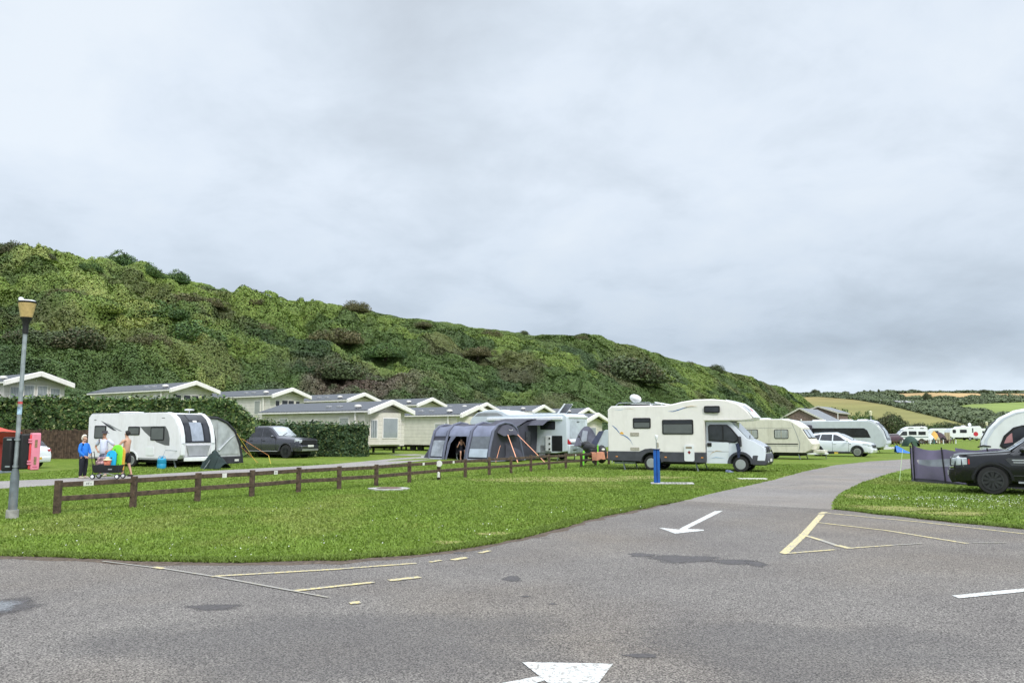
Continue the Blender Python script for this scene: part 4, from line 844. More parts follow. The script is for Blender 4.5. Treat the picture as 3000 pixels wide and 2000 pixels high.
for p, q_, m, w_, lb in [((1.15, 2.3, 1.75), (2.1, 3.0, 0), YEL, .045, 'wide yellow storm strap pegged at the awning corner'), ((1.15, 2.65, 1.0), (2.0, 3.3, 0), ORG, .03, 'orange guy line beside the yellow storm strap'),
                         ((1.2, 2.75, 1.35), (2.5, 3.4, .45), ORG, .03, 'orange strap rising from the far awning corner'), ((2.5, 3.4, .45), (3.3, 2.6, 0), YEL, .018, 'thin yellow line pegged farthest from the awning')]:
    one('guy_line', MB().bar(L2W(AWM, *p), L2W(AWM, *q_), w_, .012), m, lb, 'guy line', 'guy lines of the caravan awning')
# 2. near cream motorhome
t = thing('motorhome', 'cream and white overcab motorhome with a gull decal, parked by the tarmac road', 'motorhome', (7.95, 35.65, 0), -26); MH = Matrix.Translation((7.95, 35.65, 0)) @ Matrix.Rotation(R(-26), 4, 'Z')
wa = [(-1.42 - .46 * math.cos(math.pi * k / 12), .36 + .44 * math.sin(math.pi * k / 12)) for k in range(13)]
pr = [(-3.42, .80), (-1.95, .80), (-1.9, .80), (-.94, .80), (.98, .80), (.98, 2.18), (1.75, 2.17), (2.55, 2.17), (2.95, 2.22), (3.02, 2.30), (2.72, 2.66), (2.38, 2.92), (1.9, 3.06), (1.3, 3.12), (.6, 3.11), (.0, 3.02), (-.4, 2.93), (-.75, 2.88), (-3.25, 2.88), (-3.42, 2.72)]
def hw(x, z): return 1.13 - max(0, x - 2.1) * .16
obj('body', MB().prism(pr, lambda x, z: -hw(x, z), lambda x, z: hw(x, z)), CREAMP, t, bevel=.05, seg=3, angle=50)
nose_ = [(2.30, 2.965), (2.38, 2.935), (2.72, 2.68), (3.0, 2.34)]
obj('overcab_nose', MB().strip([(1.9, 3.075), (2.38, 2.94), (2.72, 2.68), (3.03, 2.31)], -1.0, 1.0, -.02), BRIGHT, t, smooth=True)
obj('overcab_decal', MB().strip([(2.55, 2.81), (2.72, 2.68), (2.86, 2.5)], -.75, -.2, -.026), GREYP, t); obj('overcab_decal', MB().strip([(2.70, 2.70), (2.80, 2.58)], .1, .4, -.027), mat('red_decal', (.6, .12, .12), .5), t)
skirt = [(-3.44, .42), (-1.95, .40)] + [(x, z) for x, z in wa] + [(-.85, .40), (.99, .38), (.99, .82), (-.8, .82), (-1.0, .86), (-1.2, .96), (-1.42, .98), (-1.7, .95), (-1.95, .84), (-3.44, .84)]
obj('skirt', MB().prism(skirt, -1.145, 1.145), DGREY, t, bevel=.015)
cab = [(.96, .36), (1.98, .36)] + [(2.43 - .44 * math.cos(math.pi * k / 12), .36 + .43 * math.sin(math.pi * k / 12)) for k in range(13)] + [(2.9, .5), (3.42, .5), (3.46, .75), (3.42, 1.0), (3.3, 1.12), (3.0, 1.30), (2.72, 1.42), (2.1, 2.10), (1.95, 2.19), (.96, 2.19)]
def ch(x, z): return (1.0 - max(0, z - 1.1) * .12) * (1 - max(0, x - 2.6) * .12)
obj('cab', MB().prism(cab, lambda x, z: -ch(x, z), lambda x, z: ch(x, z)), CARWHT, t, bevel=.06, seg=3, angle=40)
bp_ = [(2.90, .30), (3.44, .30), (3.53, .42), (3.53, .72), (3.48, .80), (2.93, .72), (2.90, .5)]
obj('bumper', MB().prism(bp_, lambda x, z: -.98 * (1 - max(0, x - 3.1) * .3), lambda x, z: .98 * (1 - max(0, x - 3.1) * .3)), DGREY, t, bevel=.04)
plate('arch_trim', [(2.43 - .54 * math.cos(math.pi * k / 12), .36 + .52 * math.sin(math.pi * k / 12)) for k in range(13)] + [(2.43 - .43 * math.cos(math.pi * k / 12), .36 + .42 * math.sin(math.pi * k / 12)) for k in range(12, -1, -1)], -.985, DGREY, t, .035)
ws = obj('windscreen', MB().strip([(2.74, 1.43), (2.40, 1.80), (2.12, 2.11)], -.80, .80, .02), SKYGL, t); obj('wiper', MB().bar((2.78, -.5, 1.44), (2.66, .25, 1.56), .025), BLACK, ws)
plate('cab_window', [(1.10, 1.32), (1.98, 1.26), (2.22, 1.24), (2.38, 1.32), (2.40, 1.48), (2.08, 1.88), (1.9, 2.02), (1.16, 2.02), (1.10, 1.95)], -.965, BLACK, t, .02)
plate('cab_pane', [(1.15, 1.37), (1.70, 1.34), (1.70, 1.97), (1.2, 1.97), (1.15, 1.92)], -.985, GLASS2, t, .012); plate('cab_pane', [(1.76, 1.34), (2.20, 1.29), (2.33, 1.35), (2.34, 1.46), (2.02, 1.86), (1.87, 1.97), (1.76, 1.97)], -.985, GLASS2, t, .012)
d_ = plate('cab_door', rrect(1.02, .40, 1.97, 1.26, .05), -.985, CARWHT, t, .014); plate('door_handle', rrect(1.05, 1.08, 1.24, 1.24, .02), -1.0, BLACK, d_, .02)
obj('seam', MB().box(1.0, 1.012, -1.012, -.97, .4, 2.1).box(1.05, 1.95, -1.004, -.99, .86, .872), GREYTXT, t)
def mirror_arm(t, x, y, z, s): obj('mirror', MB().loft([[(x, s * y, z - .3), (x + .16, s * y, z - .26), (x + .14, s * y, z + .16), (x + .02, s * y, z + .18)], [(x + .02, s * (y + .26), z - .28), (x + .14, s * (y + .26), z - .24), (x + .12, s * (y + .24), z + .14), (x + .03, s * (y + .24), z + .16)]]), BLACK, t, bevel=.03)
mirror_arm(t, 2.36, 1.0, 1.35, -1); mirror_arm(t, 2.36, 1.0, 1.35, 1)
obj('draped_cloth', MB().loft([[(2.30, -1.30, 1.2), (2.42, -1.30, 1.25), (2.44, -1.22, 1.2), (2.32, -1.2, 1.2)], [(2.34, -1.27, .95), (2.5, -1.27, 1.0), (2.5, -1.2, .95), (2.35, -1.2, .93)], [(2.36, -1.22, .62), (2.44, -1.22, .62), (2.43, -1.18, .6), (2.37, -1.18, .6)]]), mat('navy_cloth', (.03, .04, .09), .8, var=.6, scale=14), t, smooth=True)
for s in (-1, 1): obj('headlight', MB().loft([[(3.05, s * .93, 1.02), (3.05, s * .93, 1.2), (3.08, s * .8, 1.23)], [(3.36, s * .86, .86), (3.36, s * .86, 1.06), (3.38, s * .7, 1.09)], [(3.46, s * .70, .86), (3.46, s * .70, 1.0), (3.44, s * .6, 1.04)]]), LAMP, t, bevel=.01)
obj('grille', MB().loft([[(3.40, y, .84), (3.50, y, .84), (3.48, y, 1.05), (3.36, y, 1.1)] for y in (-.58, .58)]), BLACK, t, bevel=.02); obj('badge', MB().ell((3.52, 0, .96), (.02, .1, .1), 12, 6), CHROME, t)
obj('number_plate', MB().box(3.54, 3.555, -.26, .26, .45, .57), PLATEW, t); obj('fog_light', MB().ell((3.5, -.65, .45), (.05, .09, .06), 10, 6), LAMP, t)
side_window(t, -2.22, 1.86, -1.40, 2.33, -1.13, split=2.12); side_window(t, -.88, 1.60, .50, 2.24, -1.13, split=2.04); side_window(t, .98, 2.52, 1.66, 2.82, -1.13, blind=GLASS2)
for f_, m in ((rrect(-2.36, 1.52, -1.95, 1.68, .02), GREYP), (rrect(-2.36, .88, -1.95, 1.02, .02), GREYP), (rrect(-1.17, 1.0, -1.06, 1.24, .05), GREYP)): plate('vent', f_, -1.13, mat('beige_vent', (.40, .37, .31), .6, var=.4, scale=30), t, .015)
hd = plate('service_door', rrect(.08, .44, .52, 1.14, .07), -1.145, BRIGHT, t, .03); plate('label_plate', rrect(.15, .98, .42, 1.07, .01), -1.175, mat('label_brown', (.28, .24, .18), .6), hd, .004); plate('red_diamond', [(.30, .90), (.23, .82), (.30, .74), (.37, .82)], -1.175, mat('dark_red', (.22, .01, .015), .5), hd, .004)
DB = mat('blue_decal', (.03, .13, .36), .5); DO = mat('orange_decal', (.75, .40, .06), .5); DS = mat('sand_decal', (.62, .48, .30), .5); DLB = mat('pale_blue_decal', (.35, .48, .62), .5)
def swoosh(pts, w_, m, y=-1.13, par=None):
    n = len(pts); up = [(x, z + w_ * math.sin(math.pi * i / (n - 1))) for i, (x, z) in enumerate(pts)]; dn = [(x, z - w_ * .6 * math.sin(math.pi * i / (n - 1))) for i, (x, z) in enumerate(pts)][1:-1][::-1]
    plate('decal', up + dn, y, m, par or t, .006)
swoosh([(-3.24, 2.02), (-3.12, 1.93), (-3.0, 1.82), (-2.88, 1.68), (-2.80, 1.56)], .035, DB); swoosh([(-2.82, 1.56), (-2.68, 1.56), (-2.5, 1.46), (-2.35, 1.32), (-2.24, 1.10)], .03, DB)
plate('decal', [(-2.76 + .09 * math.cos(a_), 1.62 + .09 * math.sin(a_)) for a_ in np.linspace(-.3, math.pi, 10)], -1.13, DO, t, .006)
swoosh([(-.62, 2.62), (-.4, 2.6), (-.15, 2.66), (.15, 2.76), (.3, 2.8)], .025, DB); swoosh([(.05, 2.74), (.2, 2.79), (.45, 2.83), (.72, 2.81)], .018, DS); swoosh([(-3.1, 2.69), (-2.8, 2.70), (-2.55, 2.74)], .012, DLB); swoosh([(-2.6, 2.74), (-2.35, 2.75), (-2.1, 2.70)], .012, DS)
swoosh([(1.12, .66), (1.25, .82), (1.45, .9), (1.7, .88)], .018, DS, -1.002); swoosh([(1.15, .56), (1.4, .62), (1.8, .58)], .02, DLB, -1.002)
for x in (-3.0, -.75, .85): plate('side_marker', rrect(x - .05, .58, x + .05, .63, .015), -1.145, ORL, t, .012)
for y in (-.9, .9): obj('roof_rack', MB().tube([(-3.1, y, 2.9), (-2.95, y, 3.02), (-1.5, y, 3.02), (-1.35, y, 2.9)], .022, 6), METAL, t, smooth=True)
obj('roof_light', ridge_box(MB(), -2.55, -1.75, -.45, .45, 2.88, .12), BRIGHT, t, bevel=.03); obj('roof_light', MB().bar((-1.45, .1, 3.05), (-.75, .1, 2.92), .8, .05), BRIGHT, t, bevel=.02)
obj('solar_panel', MB().box(-2.7, -1.6, -.98, -.5, 2.90, 2.96), BLACK, t)
ds = obj('satellite_mast', MB().tube([(-2.35, -.3, 2.85), (-2.35, -.3, 3.12)], .03, 8), METAL, t)
P = [[(-2.35 + .26 * r_ * math.cos(a_) * (1.15 if math.cos(a_) > 0 else 1), -.42 + .10 * r_ * r_, 3.24 + .19 * r_ * math.sin(a_) - .05 * r_ * math.cos(a_)) for a_ in np.linspace(0, 2 * math.pi, 21)[:-1]] for r_ in (.02, .4, .75, 1.0)]
dd = obj('satellite_dish', MB().loft(P, True, True), BRIGHT, ds, smooth=True)
so_ = dd.modifiers.new('s', 'SOLIDIFY'); so_.thickness = .02
for y in (-1, 1):
    wheel(t, -1.42, y * 1.0, .335, .2, y, ALLOY, 5, steel=True); wheel(t, 2.43, y * .88, .335, .2, y, ALLOY, 5, steel=True)
liner(t, -1.42); liner(t, 2.43, .34, .9); chassis(t, -3.3, 1.0, .46); obj('steps', MB().box(-3.2, -2.2, -.9, .9, .28, .36), METAL, t)
g = L2W(MH, 1.95, -1.25); tg = thing('shoes', 'pair of blue and white shoes on the grass by the motorhome front wheel', 'shoes', g, 20)
for k in (0, .16): obj('shoe', MB().loft([[(x, k + y * w_, z * h_) for y, z in ((-1, 0), (1, 0), (.8, 1), (-.8, 1))] for x, w_, h_ in ((0, .035, .08), (.08, .045, .1), (.2, .05, .05), (.28, .03, .03))]), mat('shoe_fabric', (.22, .26, .42), .7, var=.5, scale=20), tg, smooth=True)
# 3. second motorhome, rear toward the camera, with an open locker
MX, MY, MYAW = .95, 50.4, 142
t = thing('motorhome', 'long white motorhome seen from its rear corner with an open garage hatch', 'motorhome', (MX, MY, 0), MYAW); M2 = Matrix.Translation((MX, MY, 0)) @ Matrix.Rotation(R(MYAW), 4, 'Z')
W2 = mat('cool_white_panel', (.64, .70, .76), .3, var=.03, coat=.5, dirt=.1)
pr = [(-3.85, .55), (-3.0, .42), (2.0, .42), (2.0, 2.10), (2.6, 2.08), (3.7, 2.15), (3.85, 2.3), (3.7, 2.6), (3.2, 2.95), (2.5, 3.1), (1.6, 3.12), (1.1, 3.02), (.7, 2.84), (.5, 2.80), (-3.6, 2.80), (-3.85, 2.62)]
obj('body', MB().prism(pr, -1.15, 1.15), W2, t, bevel=.06, seg=3, angle=50)
cb = [(1.95, .36), (3.0, .36), (3.05, .75), (3.45, .8), (3.8, .5), (4.1, .5), (4.15, .9), (3.9, 1.15), (3.3, 1.4), (2.75, 2.12), (1.95, 2.12)]
obj('cab', MB().prism(cb, -1.0, 1.0), W2, t, bevel=.05); plate('cab_window', [(2.1, 1.3), (3.05, 1.3), (2.6, 1.95), (2.1, 1.95)], 1.0, GLASS, t, -.02)
obj('awning_case', MB().box(-3.55, 2.3, 1.13, 1.27, 2.42, 2.60), BRIGHT, t, bevel=.03)
side_window(t, -3.0, 1.85, -1.9, 2.35, 1.15, s=-1, blind=GLASS2); side_window(t, .2, 1.7, 1.2, 2.3, 1.15, s=-1, blind=GLASS2)
plate('overcab_graphic', [(1.0, 2.72), (1.5, 2.93), (3.1, 2.93), (3.4, 2.72)], 1.15, GREYP, t, -.006)
plate('hatch_opening', rrect(-3.52, .55, -2.75, 1.48, .04), 1.15, BLACK, t, -.006)  # flat black plate painted in for the darkness inside the hatch
hd = obj('hatch_door', MB().box(-2.72, -2.30, 1.17, 1.21, .55, 1.48), BRIGHT, t, bevel=.02)
for z in (.68, 1.0, 1.32): obj('hinge', MB().lathe([(.001, 0), (.06, 0), (.06, .03), (.001, .03)], (-2.62, 1.21, z), 'y', 10), BLACK, hd)
plate('panel_line', rrect(-2.28, .6, -2.0, 1.45, .04), 1.15, mat('pale_grey_panel', (.55, .6, .64), .4), t, -.005)  # panel slightly greyer than the body
plate('kick_plate', rrect(-2.7, .45, -1.9, .9, .05), 1.15, GREYP, t, -.005)
obj('rear_bumper', MB().box(-4.0, -3.83, -1.1, 1.1, .42, .95), W2, t, bevel=.05); obj('rear_shelf', MB().loft([[(-3.84, y, 1.28), (-3.84, y, 1.1), (-3.97, y, 1.05), (-3.97, y, 1.18)] for y in (-1.02, .85)]), BRIGHT, t, bevel=.03)
obj('rear_moulding', MB().loft([[(-3.84, y, 2.5), (-3.93, y, 2.55), (-3.95, y, 2.64), (-3.84, y, 2.68)] for y in (-1.05, .95)]), BRIGHT, t, bevel=.02); obj('rear_panel', MB().box(-3.87, -3.84, -.85, .85, 1.35, 2.45), mat('rear_grey_panel', (.48, .54, .58), .4), t, bevel=.02)  # rear panel is light grey
obj('latch', MB().box(-3.9, -3.86, -.1, .0, 1.42, 1.56).box(-3.9, -3.86, -.15, .1, 2.3, 2.34), BLACK, t)
for s in (-1, 1): obj('tail_light', MB().loft([[(-3.90, s * 1.08, 1.28), (-3.93, s * .86, 1.06), (-3.93, s * .74, 1.0), (-3.93, s * .95, .98), (-3.90, s * 1.1, 1.02)], [(-3.86, s * 1.1, 1.28), (-3.86, s * .86, 1.06), (-3.86, s * .74, 1.0), (-3.86, s * .95, .96), (-3.86, s * 1.12, 1.0)]]), REDL, t)
obj('number_plate', MB().box(-4.0, -3.975, -.26, .26, .84, .97), PLATEY, t); obj('vent', MB().box(-4.02, -3.99, .4, .75, .62, .66), BLACK, t); obj('vent', MB().box(-4.02, -3.99, -.35, .35, .5, .74), mat('pale_grille', (.42, .47, .5), .5), t)
for x0, x1, h in ((-.2, .9, .1), (1.6, 2.6, .06)): obj('roof_light', ridge_box(MB(), x0, x1, -.4, .4, 2.8 if x0 < 1 else 3.08, h), BRIGHT, t, bevel=.03)
rl_ = obj('roof_light', MB().loft([[(x, y, z), (x + .06, y, z + .02)] for x, y, z in ((-2.75, -.45, 2.85), (-2.75, .45, 2.85), (-3.25, .45, 3.42), (-3.25, -.45, 3.42))]), BRIGHT, t)
rl_.data.clear_geometry(); tmp = MB().bar((-2.7, 0, 2.84), (-3.2, 0, 3.40), .9, .06); rl_.data.from_pydata(tmp.v, [], tmp.f); obj('pane', MB().bar((-2.78, 0, 2.90), (-3.22, 0, 3.39), .7, .085), GLASS2, rl_)
obj('roof_rail', MB().tube([(-2.2, -.9, 2.9), (1.0, -.9, 2.9)], .03, 6), METAL, t)
for y in (-1, 1): wheel(t, -2.0, y * 1.02, .34, .2, y); wheel(t, 3.4, y * .9, .34, .2, y)
chassis(t, -3.6, 2.0, .44)
# 4. old cream caravan
t = thing('caravan', 'old cream caravan with two net-curtained side windows and a raked front window', 'caravan', (16.95, 51.4, 0), -34); CRM = Matrix.Translation((16.95, 51.4, 0)) @ Matrix.Rotation(R(-34), 4, 'Z')
pr = [(-2.8, .55), (-.62, .42)] + [(-.15 - .42 * math.cos(math.pi * k / 10), .34 + .42 * math.sin(math.pi * k / 10)) for k in range(11)] + [(.3, .42), (2.25, .42), (2.6, .62), (2.68, .95), (2.55, 1.15), (2.05, 1.95), (1.85, 2.12), (1.45, 2.38), (.9, 2.49), (-2.0, 2.50), (-2.6, 2.38), (-2.85, 1.9)]
obj('body', MB().prism(pr, -1.08, 1.08), CREAM2, t, bevel=.07, seg=3, angle=50)
obj('roof_edge', MB().strip([(-2.6, 2.39), (-2.0, 2.51), (.9, 2.50), (1.45, 2.39), (1.85, 2.13), (2.05, 1.96)], -1.02, 1.02, -.03), BRIGHT, t, smooth=True)
for x0, x1 in ((-1.45, -.62), (.40, 1.28)):
    f = plate('window', rrect(x0, 1.28, x1, 1.87, .09), -1.08, BLACK, t, .02); plate('pane', rrect(x0 + .04, 1.32, x1 - .04, 1.83, .07), -1.10, CURTX, f, .008); plate('glazing_bar', rrect((x0 + x1) / 2 - .015, 1.32, (x0 + x1) / 2 + .015, 1.83, .005, 1), -1.108, mat('beige_bar', (.35, .30, .2), .6), f, .006)
f = obj('front_window', MB().strip([(2.46, 1.30), (2.1, 1.87)], -.92, -.2, .03), BLACK, t, bevel=.01); obj('pane', MB().strip([(2.43, 1.35), (2.13, 1.83)], -.86, -.26, .045), SKYGL, f)
f = obj('front_window', MB().strip([(2.46, 1.30), (2.1, 1.87)], -.1, .92, .03), BLACK, t, bevel=.01); obj('pane', MB().strip([(2.43, 1.35), (2.13, 1.83)], -.04, .86, .045), SKYGL, f)
plate('trim_stripe', [(-2.8, .92), (1.85, .92), (1.85, .98), (-2.8, .98)], -1.08, BLACK, t, .012); plate('trim_line', [(-2.8, .84), (1.85, .83), (1.85, .85), (-2.8, .86)], -1.08, GREYP, t, .008); plate('trim_line', [(-2.7, 1.95), (1.5, 1.95), (1.5, 1.965), (-2.7, 1.965)], -1.08, GREYP, t, .006)
plate('front_seam', [(1.5, 2.25), (1.53, 2.25), (1.75, 1.7), (1.98, 1.0), (1.9, .5), (1.86, .5), (1.94, 1.0), (1.72, 1.7)], -1.08, GREYP, t, .006)
obj('a_frame', MB().loft([[(2.2, -.75, .3), (2.2, .75, .3), (2.2, .75, .4), (2.2, -.75, .4)], [(3.4, -.08, .32), (3.4, .08, .32), (3.4, .08, .42), (3.4, -.08, .42)]]), BRIGHT, t); obj('hitch', MB().bar((3.35, 0, .4), (3.75, 0, .42), .12), BLACK, t); obj('coupling_light', MB().box(3.75, 3.95, -.05, .05, .36, .46), YEL, t)
obj('front_step', MB().box(2.6, 3.25, -.45, .45, .40, .58), CREAM2, t, bevel=.02); obj('jockey_wheel', MB().bar((3.2, .2, .05), (3.2, .2, .6), .05), METAL, t)
obj('roof_light', ridge_box(MB(), -1.0, -.1, -.4, .4, 2.5, .1), BRIGHT, t, bevel=.03); obj('roof_light', ridge_box(MB(), .5, 1.1, -.3, .3, 2.48, .07), BRIGHT, t, bevel=.03)
for y in (-1, 1): wheel(t, -.15, y * .96, .31, .18, y, BRIGHT, 5, steel=True)
liner(t, -.15, .36, .8); chassis(t, -2.6, 2.3)
# 5. long silver caravan behind the white car
t = thing('caravan', 'long silver-grey caravan with a steep domed front, behind the white car', 'caravan', (28.0, 66.8, 0), -35); SLV = Matrix.Translation((28.0, 66.8, 0)) @ Matrix.Rotation(R(-35), 4, 'Z')
SILV = mat('silver_white_panel', (.56, .60, .64), .3, var=.05, coat=.5, dirt=.15)
pr = [(-3.7, .5), (2.9, .42), (3.3, .5), (3.5, .8), (3.45, 1.2), (3.25, 1.75), (2.9, 2.25), (2.5, 2.55), (2.1, 2.66), (-3.5, 2.62), (-3.7, 2.4)]
obj('body', MB().prism(pr, -1.16, 1.16), SILV, t, bevel=.07, seg=3, angle=50)
plate('window_band', [(-3.4, 1.25), (2.35, 1.25), (2.1, 1.85), (1.85, 2.02), (-3.4, 2.02)], -1.16, BLACK, t, .014)
for x0, x1 in ((-.1, .9), (1.1, 2.0), (-1.5, -.5)): plate('pane', rrect(x0, 1.36, x1, 1.92, .05), -1.175, GLASS, t, .01)
f = obj('front_window', MB().strip([(3.47, 1.05), (3.27, 1.72), (2.92, 2.23), (2.72, 2.4)], -.9, .9, .03), GLASS2, t, smooth=True); obj('pane', MB().strip([(3.44, 1.2), (3.27, 1.74), (3.05, 2.06)], -.5, .5, .045), SKYGL, f, smooth=True)
obj('front_trim', MB().strip([(2.1, 2.67), (2.5, 2.56), (2.92, 2.25), (3.27, 1.75), (3.49, 1.0)], -1.14, -.92, .02), BRIGHT, t, smooth=True)
obj('roof_front', MB().strip([(2.72, 2.42), (2.5, 2.58), (2.2, 2.66)], -.9, .9, .04), mat('lilac_dome', (.50, .52, .62), .4), t, smooth=True)
obj('a_frame', MB().loft([[(3.2, -.75, .3), (3.2, .75, .3), (3.2, .75, .5), (3.2, -.75, .5)], [(4.3, -.08, .34), (4.3, .08, .34), (4.3, .08, .46), (4.3, -.08, .46)]]), BRIGHT, t); obj('jockey_wheel', MB().lathe([(.001, -.05), (.13, -.05), (.13, .05), (.001, .05)], (4.1, .1, .13), 'y', 12).bar((4.1, .1, .1), (4.1, .1, .7), .05), BLACK, t)
for x0, x1 in ((-2.4, -1.4), (-.2, .8), (1.2, 2.0)): obj('roof_light', ridge_box(MB(), x0, x1, -.4, .4, 2.63, .12), BRIGHT, t, bevel=.03)
obj('headlight', MB().ell((3.5, -.95, .75), (.06, .1, .05), 10, 6), LAMP, t); obj('wardrobe_tent', MB().box(-3.2, -2.2, -1.8, -1.18, .2, 2.3), mat('dark_side_tent', (.04, .035, .05), .8), t, bevel=.1)
for y in (-1, 1): wheel(t, -.3, y, .33, .2, y); wheel(t, .45, y, .33, .2, y)
chassis(t, -3.5, 3.0)
# 6. tall white caravan cut by the right edge
t = thing('caravan', 'tall white round-fronted caravan at the right edge, behind the black car', 'caravan', (22.0, 31.4, 0), 150); RC = None
pr = [(-2.6, .45), (2.2, .42), (2.75, .55), (2.98, .9), (2.92, 1.35), (2.65, 1.85), (2.25, 2.28), (1.75, 2.55), (1.2, 2.66), (-2.6, 2.62)]
obj('body', MB().prism(pr, -1.15, 1.15), BRIGHT, t, bevel=.10, seg=3, angle=50)
plate('side_trim', [(2.85, 1.0), (2.80, 1.38), (2.52, 1.85), (2.12, 2.25), (1.7, 2.45), (1.2, 2.54), (1.2, 2.50), (1.65, 2.41), (2.05, 2.2), (2.42, 1.82), (2.70, 1.36), (2.75, 1.0)], 1.15, mat('pale_lilac_trim', (.60, .64, .72), .5), t, -.008)
f = plate('window', [(.2, 1.05), (2.2, 1.05), (2.3, 1.15), (2.14, 1.55), (1.8, 1.88), (1.5, 1.97), (.2, 1.97)], 1.15, BLACK, t, -.02)
plate('pane', [(.2, 1.12), (2.15, 1.12), (2.19, 1.2), (2.04, 1.53), (1.75, 1.81), (1.5, 1.9), (.2, 1.9)], 1.17, GLASS2, f, -.008); plate('blind', [(1.85, 1.3), (2.15, 1.25), (2.04, 1.5), (1.9, 1.64), (1.85, 1.66)], 1.178, mat('painted_pink_reflection', (.45, .22, .24), .3, coat=1), f, -.006); plate('blind', rrect(.95, 1.14, 1.35, 1.86, .02), 1.178, CURTX, f, -.006)  # the pink piece is a reflection painted onto the pane
obj('front_window', MB().strip([(2.96, 1.1), (2.9, 1.4), (2.67, 1.87), (2.35, 2.2)], -.85, .85, -.02), GLASS2, t, smooth=True)
obj('a_frame', MB().loft([[(2.8, -.75, .35), (2.8, .75, .35), (2.8, .75, .55), (2.8, -.75, .55)], [(3.9, -.08, .36), (3.9, .08, .36), (3.9, .08, .5), (3.9, -.08, .5)]]), BRIGHT, t); obj('grab_handle', MB().tube([(2.6, 1.14, 1.12), (2.85, 1.2, 1.16), (3.05, 1.05, 1.10)], .03, 6), BLACK, t)
for y in (-1, 1): wheel(t, -.1, y, .33, .2, y)
chassis(t, -2.4, 2.6)
# ------------------------------------------------------------ cars
def car(name, label, cat, loc, yaw, st, paint, wheels, glass, z=0, trim=DGREY, arch_r=.40, wr=.35, ww=.23, rim=ALLOY, spokes=5, wsx=None, rwx=None, group=None, nS=60):
    t = thing(name, label, cat, (*loc, z), yaw, group); S = np.array(sorted(st)); X = S[:, 0]
    f = lambda x: [float(np.interp(x, X, S[:, k])) for k in range(1, 7)]
    xs = np.unique(np.concatenate([X, np.linspace(X[0], X[-1], nS)]))
    rings = []
    for x in xs:
        zb, zl, zt, wl, wb, wt = f(x); zl = min(zl, zt - .015)
        half = [(0, zb), (wl - .12, zb), (wl - .02, zb + .07), (wl, zb + .2 * (zl - zb) + .05), (wl + .005, zb + .55 * (zl - zb)), (wb + .01, zl - .07), (wb - .015, zl), (wt + .03, zt - .05), (wt - .04, zt - .012), (wt * .5, zt + .012), (0, zt + .02)]
        rings.append([(x, y, z_) for y, z_ in half] + [(x, -y, z_) for y, z_ in half[1:-1][::-1]])
    bo = obj('body', MB().loft(rings), paint, t, smooth=True)
    for wx in wheels:
        for s in (-1, 1):
            ct = obj('cut', MB().lathe([(.001, 0), (arch_r, 0), (arch_r, .36), (.001, .36)], (wx, .64 if s > 0 else -1.0, wr + .01), 'y', 28), None); ct.parent = t
            m = bo.modifiers.new('c', 'BOOLEAN'); m.object = ct; m.operation = 'DIFFERENCE'; m.solver = 'EXACT'
            bpy.context.view_layer.update(); me = bpy.data.meshes.new_from_object(bo.evaluated_get(bpy.context.evaluated_depsgraph_get())); bo.modifiers.clear(); bo.data = me; bpy.data.objects.remove(ct)
    try: bo.data.set_sharp_from_angle(angle=R(38))
    except Exception: pass
    obj('underbody', MB().box(X[0] + .35, X[-1] - .35, -.62, .62, .2, .6), BLACK, t)
    def sy(x, z_, s, off):
        zb, zl, zt, wl, wb, wt = f(x); zl = min(zl, zt - .015); k = (z_ - zl) / max(zt - .05 - zl, .05); k = min(max(k, -.1), 1.05)
        return s * ((wb - .015) + (wt + .03 - (wb - .015)) * k + off)
    def low(x, z_, s, off):
        zb, zl, zt, wl, wb, wt = f(x); return s * (wl + .005 + off + (wb - wl) * max(0, (z_ - (zb + .55 * (zl - zb))) / max(.05, zl - zb)))
    for nm, poly, mm, off in glass:
        for s in (-1, 1):
            fn = low if nm in ('sill_trim', 'side_vent', 'door_handle', 'side_repeater', 'door_seam', 'lower_trim', 'side_graphic') else sy
            obj(nm, MB().prism(poly, lambda x, z_: fn(x, z_, s, off), lambda x, z_: fn(x, z_, s, -.02)), mm, t)
    def across(nm, x0, x1, m, inset=.08, off=.012):
        a, b = f(x0), f(x1); R2 = []
        for k in range(7):
            u = -1 + 2 * k / 6; R2.append([(x0, u * (a[5] - inset + (a[4] - a[5]) * .45), a[2] + .02 * (1 - u * u) + off), (x1, u * (b[5] - inset * .6), b[2] + .02 * (1 - u * u) + off)])
        return obj(nm, MB().sheet(R2), m, t, smooth=True)
    if wsx: obj('wiper', MB().bar((wsx[0] + .03, -.5, f(wsx[0])[2] + .03), (wsx[0] - .15, .1, f(wsx[0] - .15)[2] + .05), .02), BLACK, across('windscreen', *wsx, SKYGL if paint is not CARBLK else mat('sky_windscreen', (.30, .36, .42), .05, coat=1)))
    if rwx: across('rear_window', *rwx, GLASS2)
    for wx in wheels:
        for s in (-1, 1):
            wheel(t, wx, s * (f(wx)[3] - ww / 2 - .01), wr, ww, s, rim, spokes, hub=.68)
            AP = [(wx - (arch_r + .05) * math.cos(math.pi * k / 14), wr + .01 + (arch_r + .05) * math.sin(math.pi * k / 14)) for k in range(15)] + [(wx - (arch_r - .015) * math.cos(math.pi * k / 14), wr + .01 + (arch_r - .015) * math.sin(math.pi * k / 14)) for k in range(14, -1, -1)]
            obj('wheel_arch', MB().prism(AP, lambda x, z_: low(x, z_, s, .012), lambda x, z_: low(x, z_, s, -.03)), trim, t)
    for s in (-1, 1):
        mx_ = wsx[0] - .28 if wsx else 0; yy = f(mx_)[4]; obj('mirror', MB().ell((mx_, s * (yy + .13), f(mx_)[1] + .1), (.09, .13, .085), 12, 8), paint if trim is not paint else trim, t, smooth=True)
    t['_'] = 0; del t['_']
    return t, f
